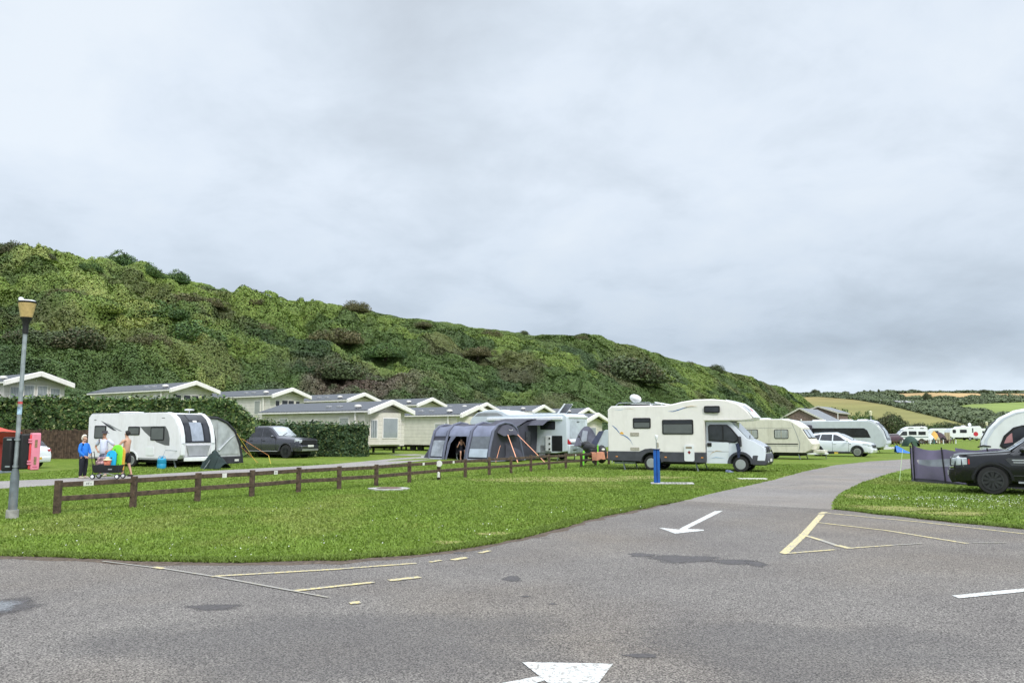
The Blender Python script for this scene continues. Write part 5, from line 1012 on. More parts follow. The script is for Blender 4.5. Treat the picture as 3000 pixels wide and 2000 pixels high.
# black off-roader at the right edge
st = [(2.38, .42, .72, .95, .74, .76, .66), (2.31, .32, .94, 1.05, .87, .87, .78), (2.16, .30, 1.02, 1.09, .94, .93, .84), (1.8, .30, 1.05, 1.10, .955, .94, .82), (1.2, .30, 1.09, 1.14, .965, .95, .82), (.98, .30, 1.11, 1.19, .965, .95, .80), (.28, .30, 1.14, 1.74, .965, .95, .72), (-.30, .30, 1.15, 1.82, .965, .95, .74), (-1.2, .30, 1.17, 1.83, .965, .95, .74), (-2.0, .32, 1.18, 1.78, .96, .94, .73), (-2.2, .36, 1.15, 1.35, .93, .92, .72), (-2.38, .45, 1.0, 1.1, .85, .85, .70)]
t, f = car('car', 'black off-road car cut off by the right edge, in front of the windbreak', 'car', (14.85, 21.9), 152, st, CARBLK, (1.44, -1.43),
    [('side_window', [(.80, 1.17), (.34, 1.50), (.12, 1.62), (-.55, 1.66), (-.55, 1.19)], GLASS2, .012), ('side_window', [(-.63, 1.19), (-.63, 1.66), (-1.35, 1.66), (-1.45, 1.21)], GLASS2, .012), ('side_window', [(-1.52, 1.21), (-1.42, 1.65), (-1.85, 1.62), (-2.0, 1.3)], GLASS2, .012),
     ('side_vent', [(.98, .80), (.66, .80), (.62, .90), (.66, 1.0), (1.05, 1.0), (1.12, .97)], mat('dark_chrome', (.12, .12, .13), .3, metal=.8), .014), ('side_vent', [(.95, .93), (.68, .93), (.68, .96), (.98, .96)], CHROME, .022), ('side_vent', [(.93, .87), (.68, .87), (.68, .895), (.94, .895)], CHROME, .022),
     ('side_repeater', [(.52, .95), (.40, .95), (.40, .975), (.52, .975)], LAMP, .02), ('sill_trim', [(.85, .33), (-.9, .33), (-.9, .37), (.85, .37)], mat('silver_step', (.5, .52, .55), .35, metal=.5), .06), ('door_seam', [(.44, .4), (.43, .4), (.43, 1.08), (.44, 1.08)], BLACK, .006), ('door_seam', [(-.58, .4), (-.59, .4), (-.59, 1.08), (-.58, 1.08)], BLACK, .006), ('door_handle', [(-.30, .98), (-.48, .98), (-.48, 1.01), (-.30, 1.01)], CHROME, .03), ('lower_trim', [(.95, .52), (-.95, .52), (-.95, .535), (.95, .535)], mat('paint_crease', (.06, .06, .07), .3), .008)],
    arch_r=.455, wr=.385, ww=.27, rim=mat('black_alloy', (.075, .075, .08), .3, metal=.7, var=.3), spokes=10, wsx=(.98, .2), rwx=(-2.2, -1.95), trim=CARBLK)
for s in (-1, 1):
    obj('headlight', MB().loft([[(2.02, s * .962, .80), (2.02, s * .962, .98), (2.05, s * .86, 1.04)], [(2.26, s * .925, .78), (2.26, s * .922, .99), (2.22, s * .80, 1.05)], [(2.41, s * .76, .78), (2.40, s * .76, .96), (2.32, s * .62, 1.0)]]), LAMP, t, bevel=.008)
    obj('indicator', MB().loft([[(1.96, s * .952, .82), (1.96, s * .952, .95), (1.97, s * .93, .95)], [(2.0, s * .957, .82), (2.0, s * .957, .955), (2.0, s * .93, .95)]]), REDL, t); obj('fog_light', MB().ell((2.32, s * .72, .50), (.06, .08, .06), 12, 8), LAMP, t, smooth=True)
obj('grille', MB().loft([[(2.34, y, .70), (2.42, y, .72), (2.41, y, .95), (2.32, y, .98)] for y in (-.55, .55)]), BLACK, t, bevel=.01); obj('bumper', MB().loft([[(2.05, y * .93, .34), (2.42, y * .78, .30), (2.48, y * .76, .45), (2.46, y * .76, .68), (2.15, y * .94, .72)] for y in (-1, -.6, .6, 1)]), CARBLK, t, bevel=.03)
obj('bumper_strip', MB().loft([[(2.10, y * .95, .74), (2.44, y * .76, .70), (2.46, y * .75, .74), (2.12, y * .95, .78)] for y in (-1, -.6, .6, 1)]), CHROME, t, bevel=.005); obj('number_plate', MB().box(2.48, 2.49, -.26, .26, .48, .59), PLATEW, t)
obj('bonnet_line', MB().strip([(2.2, 1.045), (1.6, 1.105), (.75, 1.175)], -.86, -.84, -.02).strip([(2.2, 1.045), (1.6, 1.105), (.75, 1.175)], .84, .86, -.02), BLACK, t)
# white car in front of the silver caravan
st = [(2.24, .42, .60, .72, .62, .62, .50), (2.16, .30, .80, .88, .82, .80, .66), (1.95, .26, .90, .98, .90, .88, .72), (1.5, .26, .97, 1.06, .92, .90, .74), (1.02, .26, 1.0, 1.13, .92, .90, .72), (.15, .26, 1.03, 1.56, .92, .90, .58), (-.2, .26, 1.04, 1.65, .92, .90, .60), (-.9, .26, 1.07, 1.66, .92, .90, .60), (-1.7, .28, 1.12, 1.58, .92, .89, .58), (-2.1, .34, 1.1, 1.25, .88, .86, .66), (-2.26, .45, .9, .98, .78, .78, .62)]
t, f = car('car', 'white family car between the cream caravan and the silver one', 'car', (23.3, 56.2), -37, st, CARWHT, (1.34, -1.35),
    [('side_window', [(.62, 1.08), (.2, 1.38), (-.05, 1.50), (-.25, 1.53), (-.25, 1.09)], GLASS2, .012), ('side_window', [(-.33, 1.09), (-.33, 1.54), (-1.05, 1.54), (-1.15, 1.13)], GLASS2, .012), ('side_window', [(-1.22, 1.14), (-1.12, 1.53), (-1.55, 1.46), (-1.85, 1.24)], GLASS2, .012),
     ('door_seam', [(.78, .35), (.765, .35), (.80, 1.0), (.815, 1.0)], GREYTXT, .006), ('door_seam', [(-.28, .35), (-.295, .35), (-.295, 1.02), (-.28, 1.02)], GREYTXT, .006), ('door_handle', [(-.05, .88), (-.2, .88), (-.2, .905), (-.05, .905)], CARWHT, .03), ('lower_trim', [(.85, .27), (-.85, .27), (-.85, .36), (.85, .36)], DGREY, .01), ('side_graphic', [(.95, .86), (.85, .86), (.85, .89), (.95, .89)], BLACK, .01)],
    arch_r=.40, wr=.345, rim=ALLOY, wsx=(1.02, .15), rwx=(-2.1, -1.7))
for s in (-1, 1): obj('headlight', MB().loft([[(1.72, s * .925, .84), (1.72, s * .915, .94), (1.74, s * .84, .99)], [(2.12, s * .87, .74), (2.12, s * .865, .87), (2.08, s * .74, .93)], [(2.24, s * .70, .72), (2.22, s * .70, .80), (2.18, s * .6, .86)]]), LAMP, t, bevel=.008); obj('fog_light', MB().ell((2.12, s * .72, .47), (.07, .1, .06), 12, 8), GLASS, t, smooth=True)
obj('grille', MB().loft([[(2.16, y, .60), (2.27, y, .62), (2.26, y, .80), (2.18, y, .84)] for y in (-.5, .5)]), GLASS, t, bevel=.01); obj('bumper', MB().loft([[(2.0, y * .86, .28), (2.25, y * .7, .26), (2.30, y * .68, .4), (2.28, y * .66, .56), (2.05, y * .86, .6)] for y in (-1, -.6, .6, 1)]), CARWHT, t, bevel=.03); obj('number_plate', MB().box(2.31, 2.32, -.26, .26, .40, .51), PLATEW, t)
for s in (-1, 1): obj('roof_rail', MB().tube([(-.2, s * .58, 1.69), (-1.6, s * .58, 1.65)], .015, 6), METAL, t)
# dark grey pickup
st = [(2.66, .50, .72, .90, .78, .76, .62), (2.60, .42, 1.02, 1.15, .90, .88, .76), (2.3, .42, 1.10, 1.20, .94, .92, .80), (1.6, .42, 1.15, 1.25, .95, .93, .82), (1.10, .42, 1.16, 1.30, .95, .93, .82), (.52, .42, 1.17, 1.80, .95, .93, .74), (.25, .42, 1.18, 1.89, .95, .93, .75), (-.85, .42, 1.18, 1.88, .95, .93, .75), (-1.06, .42, 1.18, 1.82, .95, .93, .75), (-1.12, .42, 1.12, 1.16, .94, .92, .84), (-2.55, .44, 1.13, 1.17, .94, .92, .84), (-2.66, .5, 1.1, 1.15, .90, .90, .82)]
t, f = car('pickup_truck', 'dark grey double-cab pickup truck parked against the clipped hedge', 'pickup truck', (-14.46, 47.94), -23.8, st, GUN, (1.72, -1.55),
    [('side_window', [(.92, 1.24), (.56, 1.55), (.30, 1.73), (-.05, 1.75), (-.05, 1.24)], GLASS2, .012), ('side_window', [(-.13, 1.24), (-.13, 1.75), (-.82, 1.74), (-.93, 1.6), (-.93, 1.25)], GLASS2, .012),
     ('door_seam', [(1.0, .5), (.985, .5), (.985, 1.1), (1.0, 1.1)], BLACK, .006), ('door_seam', [(-.08, .5), (-.095, .5), (-.095, 1.12), (-.08, 1.12)], BLACK, .006), ('door_seam', [(-1.08, .5), (-1.095, .5), (-1.095, 1.12), (-1.08, 1.12)], BLACK, .006), ('door_handle', [(.18, 1.0), (0, 1.0), (0, 1.03), (.18, 1.03)], BLACK, .03), ('door_handle', [(-.75, 1.0), (-.93, 1.0), (-.93, 1.03), (-.75, 1.03)], BLACK, .03)],
    z=.17, arch_r=.47, wr=.40, ww=.27, rim=MATS['black_alloy'], spokes=6, wsx=(1.10, .50))
for s in (-1, 1):
    obj('headlight', MB().loft([[(2.35, s * .93, .92), (2.35, s * .93, 1.10), (2.36, s * .86, 1.13)], [(2.58, s * .88, .86), (2.58, s * .88, 1.08), (2.56, s * .80, 1.1)], [(2.70, s * .68, .94), (2.70, s * .68, 1.06), (2.68, s * .62, 1.08)]]), LAMP, t, bevel=.008)
    obj('side_step', MB().bar((1.15, s * .98, .42), (-1.0, s * .98, .42), .1, .05), GREYP, t); obj('sports_bar', MB().tube([(-1.15, s * .8, 1.15), (-1.3, s * .72, 1.62), (-1.25, s * .6, 1.72), (-1.25, 0, 1.74)], .04, 8), BLACK, t, smooth=True)
obj('grille', MB().loft([[(2.62, y, .80), (2.74, y, .80), (2.72, y, 1.06), (2.62, y, 1.10)] for y in (-.66, .66)]), BLACK, t, bevel=.01); obj('bumper', MB().loft([[(2.3, y * .96, .42), (2.72, y * .8, .40), (2.78, y * .78, .5), (2.78, y * .78, .74), (2.4, y * .96, .78)] for y in (-1, -.6, .6, 1)]), GUN, t, bevel=.03)
obj('skid_plate', MB().loft([[(2.60, y, .40), (2.80, y * .95, .44), (2.81, y * .95, .54), (2.7, y, .54)] for y in (-.75, .75)]), ALLOY, t); pb = obj('number_plate', MB().box(2.80, 2.815, -.26, .26, .66, .78), PLATEW, t)
obj('tailgate_bar', MB().tube([(-2.62, -.85, 1.2), (-2.62, .85, 1.2)], .03, 6), METAL, t)
# white estate car at the left, tail toward the right
st = [(2.3, .4, .58, .7, .66, .64, .5), (2.1, .24, .78, .86, .86, .82, .68), (1.4, .22, .86, .94, .9, .86, .72), (.95, .22, .88, 1.0, .9, .87, .70), (.15, .22, .92, 1.40, .9, .87, .58), (-.4, .22, .94, 1.46, .9, .87, .6), (-1.4, .22, .98, 1.43, .9, .86, .58), (-1.95, .25, .98, 1.28, .89, .84, .58), (-2.2, .30, .94, 1.0, .85, .80, .64), (-2.34, .38, .72, .80, .78, .76, .64)]
gx, gy = G(118, 1374); a_ = R(158); t, f = car('car', 'white estate car seen from its tail, between the red tent and the wattle fence', 'car', (gx + 2.05 * math.cos(a_) - .95, gy + 2.05 * math.sin(a_) + .85), 158, st, CARWHT, (1.38, -1.40),
    [('side_window', [(.55, .97), (.1, 1.25), (-.1, 1.32), (-.3, 1.33), (-.3, .97)], GLASS2, .012), ('side_window', [(-.38, .97), (-.38, 1.34), (-1.2, 1.33), (-1.25, 1.0)], GLASS2, .012), ('side_window', [(-1.32, 1.02), (-1.28, 1.31), (-1.7, 1.24), (-1.98, 1.06)], SKYGL, .012), ('lower_trim', [(.9, .23), (-.9, .23), (-.9, .32), (.9, .32)], DGREY, .01)],
    arch_r=.385, wr=.33, rim=ALLOY, wsx=(.95, .15), rwx=(-2.18, -1.97))
for s in (-1, 1): obj('tail_light', MB().loft([[(-2.0, s * .885, .76), (-2.0, s * .875, .9), (-2.02, s * .84, .9)], [(-2.26, s * .83, .76), (-2.24, s * .82, .9), (-2.2, s * .76, .9)], [(-2.36, s * .62, .78), (-2.33, s * .62, .88), (-2.3, s * .58, .88)]]), REDL, t)
obj('rear_bumper', MB().loft([[(-2.0, y * .88, .3), (-2.34, y * .76, .27), (-2.4, y * .74, .4), (-2.38, y * .74, .55), (-2.1, y * .9, .6)] for y in (-1, -.6, .6, 1)]), CARWHT, t, bevel=.03); obj('number_plate', MB().box(-2.41, -2.40, -.26, .26, .42, .53), PLATEY, t); obj('badge', MB().ell((-2.36, 0, .78), (.02, .05, .05), 10, 6), CHROME, t)
# ------------------------------------------------------------ post and rail fence
FP = [G(166, 1505), G(389, 1486), G(578, 1468), G(737, 1455), G(874, 1442), G(993, 1433), G(1102, 1424), G(1199, 1413)]
x, y = FP[-1]
for k in range(10): x += .86; y += 1.5; FP.append((x, y))
t = thing('post_and_rail_fence', 'long dark timber fence with two rails crossing the lawn beside the path', 'fence', (*FP[0], 0))
ox, oy = FP[0]; rl2 = random.Random(3)
for i, (x, y) in enumerate(FP):
    s = .12; tl = rl2.uniform(-.015, .015); m = MB().prismz([(x - ox - s / 2, y - oy - s / 2), (x - ox + s / 2, y - oy - s / 2), (x - ox + s / 2, y - oy + s / 2), (x - ox - s / 2, y - oy + s / 2)], -.1, .70 + tl)
    obj('post', m, WOOD, t, bevel=.01)
for i in range(len(FP) - 1):
    (a, b), (c, d) = FP[i], FP[i + 1]
    for z in (.60, .31): obj('rail', MB().bar((a - ox, b - oy, z + rl2.uniform(-.012, .012)), (c - ox, d - oy, z + rl2.uniform(-.012, .012)), .055, .105), WOOD, t, bevel=.008)
SGN = mat('white_pitch_tag', (.72, .72, .68), .6, var=.1)
def fence_tag(px, i, w_, h_, z=.60, dark=True):
    (a, b), (c, d) = FP[i], FP[i + 1]; ra = (px - 1500) / F_ / CT * 1.0
    ra, _ = ray(px, 1390); k = (a - ra * b) / (ra * (d - b) - (c - a)); l = math.hypot(c - a, d - b); ux, uy = (c - a) / l, (d - b) / l
    x, y = a + (c - a) * k - ox, b + (d - b) * k - oy; nx, ny = uy, -ux; o = .034
    P = [(x - ux * w_ / 2 + nx * o, y - uy * w_ / 2 + ny * o), (x + ux * w_ / 2 + nx * o, y + uy * w_ / 2 + ny * o), (x + ux * w_ / 2 + nx * (o + .01), y + uy * w_ / 2 + ny * (o + .01)), (x - ux * w_ / 2 + nx * (o + .01), y - uy * w_ / 2 + ny * (o + .01))]
    f = obj('pitch_number_tag', MB().prismz(P, z - h_ / 2, z + h_ / 2), SGN, t)
    if dark:
        mk = MB()
        for q, (u0, u1, z0, z1) in enumerate([(-.22, -.14, -.2, .2), (-.04, .1, .12, .2), (-.04, .02, -.2, .2), (.2, .26, -.2, .1)]):
            P = [(x + ux * w_ * u + nx * oo, y + uy * w_ * u + ny * oo) for u, oo in ((u0, .045), (u1, .045), (u1, .048), (u0, .048))]; mk.prismz(P, z + h_ * z0, z + h_ * z1)
        obj('tag_marks', mk, GREYTXT, f)
fence_tag(258, 0, .22, .10); fence_tag(655, 2, .13, .11, dark=False); fence_tag(805, 3, .13, .10); fence_tag(1238, 7, .11, .09, dark=False); fence_tag(1326, 8, .11, .09, dark=False); fence_tag(1685, 14, .10, .08, dark=False)
x, y = FP[8]; obj('cable_reel', MB().lathe([(.001, -.04), (.11, -.04), (.11, .04), (.001, .04)], (x - ox + .02, y - oy - .12, .58), 'y', 16), SGN, t); obj('tap_bottle', MB().lathe([(.001, 0), (.05, 0), (.05, .16), (.001, .2)], (x - ox, y - oy - .12, .1), 'z', 10), SGN, t)
# towel on the last rail
(a, b), (c, d) = FP[-3], FP[-1]; TW = mat('pink_towel', (.62, .27, .17), .9, var=.15, bump=.5, bscale=40)
tb = MB()
a2, b2 = a + (c - a) * .32, b + (d - b) * .32; P = []
for i in range(9):
    u = i / 8; x, y = a2 + (c - a2) * u * .95, b2 + (d - b2) * u * .95; P.append([(x + .08, y - .05, .26 + .03 * math.sin(i * 2) + .07 * u), (x + .07, y - .05, .45), (x + .06, y - .03, .665), (x - .02, y + .02, .68), (x - .08, y + .05, .66), (x - .09, y + .05, .4)])
one('towel', tb.sheet(P), TW, 'salmon pink towel hung over the far end of the timber fence', 'towel', smooth=True)
# ------------------------------------------------------------ street lamps
LX, LY = G(35, 1518)
t = thing('street_lamp', 'tall grey street lamp with a straw yellow shade at the left, near the fence', 'street lamp', (LX, LY, 0))
obj('pole_base', MB().lathe([(.088, -.1), (.088, .12), (.082, .14), (.078, .85), (.055, .98)], n=20), mat('weathered_pole_base', (.13, .155, .17), .6, var=.35, scale=6, dirt=.6), t, smooth=True)
obj('concrete_collar', MB().lathe([(.001, -.05), (.115, -.05), (.112, .17), (.001, .17)], n=20), mat('pale_collar', (.34, .33, .31), .9, var=.25, scale=12), t, smooth=True)
obj('pole', MB().lathe([(.042, .95), (.040, 3.75), (.001, 3.75)], n=16), METAL, t, smooth=True)
obj('pole_collar', MB().lathe([(.05, 3.56), (.055, 3.66), (.055, 3.78), (.10, 3.86), (.112, 3.9), (.001, 3.9)], n=20), BLACK, t, smooth=True)
sh = obj('lamp_shade', MB().lathe([(.105, 3.89), (.165, 4.20), (.001, 4.20)], n=24), mat('straw_shade', (.55, .40, .17), .5, var=.18, scale=16), t, smooth=True)
obj('shade_rim', MB().lathe([(.165, 4.19), (.172, 4.2), (.172, 4.225), (.165, 4.23)], n=24), BLACK, sh, smooth=True); obj('lamp_cap', MB().lathe([(.165, 4.225), (.14, 4.25), (.001, 4.27)], n=24), BRIGHT, t, smooth=True); obj('photocell', MB().ell((-.11, -.04, 4.27), (.05, .05, .045), 12, 8), BRIGHT, t, smooth=True)
obj('sticker', MB().lathe([(.0435, 2.05), (.0435, 2.2)], n=16), mat('blue_sticker', (.35, .5, .75), .5, var=.6, scale=14), t, smooth=True); obj('sticker', MB().lathe([(.0435, 2.26), (.0435, 2.31)], n=16), mat('red_sticker', (.5, .08, .08), .5, var=.5, scale=20), t, smooth=True)
# black case and pink case strapped to it
for o_ in t.children:
    if o_.name.split('.')[0] in ('pole_collar', 'lamp_shade', 'lamp_cap', 'photocell'): o_.location.z += .12
t = thing('equipment_case', 'black case with a hinged pink plastic door strapped to the lamp post', 'case', (LX, LY, 0), 44); t.scale = (.78, .9, 1)
obj('case_shell', MB().box(.05, .26, -.14, .16, .96, 1.66), BLACK, t, bevel=.03, seg=3)
dr = obj('case_door', MB().box(.275, .48, -.20, .04, .94, 1.68), mat('pink_plastic', (.80, .26, .36), .45, var=.1), t, bevel=.025, seg=3)
obj('door_edge', MB().box(.235, .28, -.17, .06, .96, 1.64), mat('red_plastic', (.72, .07, .08), .4), dr, bevel=.012)
for z in (1.13, 1.47): obj('door_slot', MB().box(.345, .40, -.212, -.19, z - .075, z + .075), mat('slot_brown', (.26, .18, .10), .8, var=.5, scale=40), dr)
obj('door_recess', MB().box(.32, .43, -.206, -.195, 1.0, 1.012), mat('deep_pink', (.45, .06, .12), .5), dr)
for z in (1.07, 1.12, 1.5, 1.55): obj('clasp', MB().bar((.20, -.185, z), (.29, -.19, z), .03), MATS['pink_plastic'], dr)
t = thing('equipment_case', 'black case on the left side of the lamp post, without a door', 'case', (LX, LY, 0), -6)
obj('case_shell', MB().box(-.25, -.055, -.10, .14, .93, 1.60), BLACK, t, bevel=.03, seg=3)
for z in (1.02, 1.55): obj('strap', MB().lathe([(.06, z - .02), (.06, z + .02), (.052, z + .02), (.052, z - .02)], n=16), METAL, t); obj('bracket', MB().box(-.14, -.05, -.115, -.095, z - .015, z + .015), METAL, t)
def camp_lamp(px, top, d, lb):
    a, e = ray(px, top); H0 = H_ + e * d; t = thing('street_lamp', lb, 'street lamp', (a * d, d, 0), 0, 'pale camp lamps beyond the caravans')
    obj('pole', MB().tube([(0, 0, 0), (0, 0, H0 - .8)], .09, 8), METAL, t); obj('lamp_shade', MB().lathe([(.16, H0 - .7), (.26, H0 - .1), (.001, H0)], n=12), mat('cream_lamp', (.75, .70, .50), .5), t, smooth=True); obj('sign_box', MB().ell((0, 0, H0 - 1.6), (.28, .28, .3), 10, 6), BRIGHT, t, smooth=True); obj('sign_panel', MB().box(-.2, .2, -.12, .12, H0 - 2.9, H0 - 2.0), mat('cream_box', (.7, .68, .55), .6), t)
camp_lamp(2550, 1203, 120, 'pale camp lamp standing behind the silver caravan roof'); camp_lamp(2890, 1235, 150, 'pale camp lamp to the right of the white caravan with a red disc')
# ------------------------------------------------------------ blue service post
g = G(1925, 1418); BLU = mat('blue_post_paint', (.010, .105, .42), .4, var=.15, dirt=.1)
t = thing('service_post', 'bright blue water post on a concrete slab in front of the cream motorhome', 'service post', (*g, 0), -8)
for s in (-1, 1): obj('post_half', MB().box(s * .055 - .045, s * .055 + .045, -.09, .09, .05, 1.12), BLU, t, bevel=.012)
obj('post_core', MB().box(-.02, .02, -.07, .07, .05, 1.12), mat('navy_groove', (.006, .02, .14), .6), t); obj('post_cap', MB().box(-.125, .125, -.11, .11, 1.12, 1.15), mat('navy_cap', (.01, .02, .09), .5), t, bevel=.008)
CONC = mat('pale_concrete', (.42, .41, .39), .9, var=.25, scale=8, bump=.5)
sl = obj('slab', MB().box(-.2, 1.18, -.25, .35, -.05, .055), CONC, t, bevel=.02)
for k in range(7): obj('drain_slot', MB().box(.22 + k * .11, .29 + k * .11, -.16, .14, .056, .060), mat('drain_dark', (.10, .10, .09), .9), sl)
obj('riser_pipe', MB().tube([(0, 0, 1.14), (0, 0, 1.48)], .012, 6), METAL, t); obj('tap_box', MB().lathe([(.001, 0), (.035, 0), (.05, .04), (.05, .13), (.03, .15), (.001, .15)], (0.01, 0, 1.45), n=12), BRIGHT, t, smooth=True); obj('tap_lever', MB().bar((.12, 0, .98), (.19, 0, 1.06), .025), BLACK, t)
# concrete cover in the lawn, white slab by the road, stray bits
g = G(1140, 1434); P = []
for k in range(26):
    a = 2 * math.pi * k / 26; P.append((math.cos(a) * .62 * rl2.uniform(.85, 1.1), math.sin(a) * .55 * rl2.uniform(.85, 1.1)))
one('drain_cover', MB().prismz(P, 0, .05), CONC, 'ragged pale concrete drain cover sunk in the lawn near the fence', 'drain cover', loc=(*g, 0)); 
o_ = [o for o in bpy.data.objects if o.name == 'drain_cover'][0]; obj('lid', MB().prismz([(x * .6, y * .6) for x, y in P], .052, .065), mat('rusty_lid', (.14, .085, .07), .8, var=.4, scale=8), o_)
g = G(2204, 1403); one('concrete_slab', MB().prismz([(-.5, -.22), (.5, -.2), (.52, .2), (-.5, .22)], 0, .03), mat('white_slab', (.6, .59, .55), .85, var=.2, scale=6), 'flat whitish slab in the grass by the tarmac, right of the motorhome', 'slab', loc=(*g, 0))
# ------------------------------------------------------------ inflatable tent
PUR = mat('slate_tent_fabric', (.052, .052, .074), .7, var=.2, scale=2, bump=.5, bscale=3); PURL = mat('pale_roof_fabric', (.18, .195, .28), .55, var=.25, scale=1.5, bump=.4, bscale=3); BEAM = mat('blue_grey_beam', (.13, .14, .20), .6, var=.15)
TC = (-4.85, 46.5); TYAW = math.degrees(math.atan2(43.9 - 46.5, -1.3 + 4.85)); 
t = thing('inflatable_tent', 'dark slate tent with curved air beams and an open doorway, behind the fence', 'tent', (*TC, .05), TYAW); TM = Matrix.Translation((*TC, .05)) @ Matrix.Rotation(R(TYAW), 4, 'Z')
def archp(u, h=2.14, D=3.4, n=18):
    o = []
    for k in range(n + 1):
        s = k / n
        if s < .36: q_ = s / .36; o.append((u, .42 * q_ ** 1.5, 1.5 * q_))
        elif s < .66: q_ = (s - .36) / .30; a = math.pi * (1 - q_); o.append((u, .42 + (D - 1.0) * (.5 - .5 * math.cos(math.pi * q_)), 1.5 + (h - 1.5) * math.sin(math.pi * q_)))
        else: q_ = (s - .66) / .34; o.append((u, D - .58 + .58 * q_ ** .8, 1.5 * (1 - q_)))
    return o
US = [0, 1.1, 2.85, 4.4]; sh_ = {u: archp(u, 2.05 + .11 * min(1, u)) for u in US}
for u in US: obj('air_beam', MB().tube([(a, b - .03, c + .03) for a, b, c in sh_[u]], .075, 8), BEAM, t, smooth=True)
def bayp(u0, u1, i0, i1, m, nm, off=0, sag=.05):
    rows = []
    for j in range(5):
        s = j / 4; A = archp(u0 + (u1 - u0) * s, 2.05 + .11 * min(1, u0 + (u1 - u0) * s) - sag * math.sin(math.pi * s)); rows.append([(a, b - off, c + off * .5) for a, b, c in A[i0:i1 + 1]])
    return obj(nm, MB().sheet(rows), m, t, smooth=True)
for i, (u0, u1) in enumerate(zip(US[:-1], US[1:])):
    bayp(u0, u1, 6, 18, PUR, 'roof_panel'); bayp(u0 + .12, u1 - .12, 6, 8, PURL, 'roof_window', .035)
    if i != 1: bayp(u0, u1, 0, 6, PUR, 'front_wall')
bayp(.10, .98, 1, 5, mat('tent_window', (.30, .33, .38), .12, var=.5, scale=1.6, coat=1), 'tent_window', .03); bayp(2.98, 4.28, 1, 3, mat('pale_window_blind', (.46, .52, .62), .5, var=.12, scale=2), 'window_blind', .035); bayp(2.98, 4.28, 3, 6, mat('mesh_window', (.13, .145, .17), .35, var=.15), 'mesh_window', .03)
obj('door_flap', MB().sheet([[(1.2, 0, 0), (1.24, .2, 1.0), (1.42, .42, 1.62)], [(1.3, .02, 0), (1.42, .25, 1.0), (1.95, .43, 1.66)]]), BEAM, t, smooth=True); obj('door_flap', MB().sheet([[(2.7, 0, 0), (2.72, .2, 1.0), (2.74, .42, 1.62)], [(2.55, .05, 0), (2.62, .22, 1.0), (2.5, .43, 1.66)]]), BEAM, t, smooth=True)
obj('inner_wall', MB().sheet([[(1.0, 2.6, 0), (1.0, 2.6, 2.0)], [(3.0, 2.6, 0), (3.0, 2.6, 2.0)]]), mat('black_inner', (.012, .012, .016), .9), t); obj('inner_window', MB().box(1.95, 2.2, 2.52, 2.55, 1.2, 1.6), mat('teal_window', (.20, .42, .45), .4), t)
obj('inner_curtain', MB().box(2.02, 2.3, 2.45, 2.5, .55, 1.15), BRIGHT, t); obj('groundsheet', MB().box(-.1, 4.5, .05, 3.3, .0, .03), BLACK, t)
A = archp(0, 2.05); obj('side_wing', MB().sheet([[(a, b, c) for a, b, c in A], [(a - .45 - .4 * (1 - c / 2.1), b * .8 + .35, c * .5) for a, b, c in A], [(a - .95, b * .7 + .5, .02) for a, b, c in A]]), PUR, t, smooth=True)
A = archp(4.4, 2.16); obj('end_wall', MB().add([(a, b, c) for a, b, c in A], [tuple(range(len(A)))]), PUR, t)
obj('end_hood', MB().loft([[(4.44, .75, 1.62), (4.44, 1.2, 2.0), (4.44, 1.7, 2.1), (4.44, 2.3, 1.95), (4.44, 2.7, 1.62), (4.44, 1.7, 1.42)], [(4.75, .95, 1.42), (4.68, 1.25, 1.78), (4.62, 1.7, 1.9), (4.68, 2.2, 1.78), (4.75, 2.5, 1.42), (4.85, 1.7, 1.5)]]), PUR, t, smooth=True)
obj('logo_mark', MB().loft([[(4.67, 1.5, 1.80), (4.70, 1.7, 1.62), (4.67, 1.9, 1.80), (4.69, 1.7, 1.74)], [(4.69, 1.5, 1.80), (4.72, 1.7, 1.62), (4.69, 1.9, 1.80), (4.71, 1.7, 1.74)]]), PLATEW, t); obj('logo_mark', MB().box(-1.0, -.7, .38, .40, .14, .22), PLATEW, t)
obj('mud_skirt', MB().sheet([[(-.9, .25, .02), (-.9, .2, .16)], [(0, -.08, .02), (0, -.04, .16)], [(1.15, -.08, .02), (1.15, -.04, .16)]]), mat('pale_skirt', (.35, .38, .45), .7), t); obj('mud_skirt', MB().sheet([[(2.8, -.1, .02), (2.8, -.04, .14)], [(4.45, -.1, .02), (4.45, -.04, .14)], [(4.5, 3.4, .02), (4.5, 3.4, .18)]]), MATS['pale_skirt'], t)
obj('end_flap', MB().sheet([[(4.46, 1.5, 1.0), (4.46, 1.5, .4), (4.46, 1.4, .05)], [(4.7, 1.9, .8), (4.9, 2.1, .3), (4.95, 2.2, .05)], [(4.48, 2.9, .6), (4.7, 3.0, .2), (4.7, 3.0, .05)]]), PUR, t, smooth=True)
obj('link_tunnel', MB().sheet([[(u, 3.2, 1.9), (u + .1, 4.3, 2.35), (u + .1, 5.6, 2.5)] for u in (1.5, 2.7, 3.9)]).sheet([[(4.1, 2.9, 1.75), (4.1, 2.9, .02)], [(4.05, 4.0, 2.2), (4.05, 4.2, .02)], [(4.0, 5.5, 2.5), (4.0, 5.2, .02)]]), PUR, t, smooth=True); obj('tunnel_window', MB().box(4.08, 4.10, 4.0, 4.6, .9, 1.7), GLASS2, t)
for i, (p, q_, w_) in enumerate([((4.8, 1.25, 1.5), (6.15, .35, 0), .05), ((4.8, 2.2, 1.5), (7.3, 1.3, 0), .05), ((4.46, 1.0, .9), (4.75, .2, 0), .03)]):
    one('guy_line', MB().bar(L2W(TM, *p), L2W(TM, *q_), w_, .012), mat('salmon_webbing', (.78, .36, .22), .6), ['nearer long salmon storm strap on the slate tent end', 'second long salmon storm strap crossing the white motorhome', 'short orange peg strap at the foot of the slate tent'][i], 'guy line', 'guy lines of the slate tent')
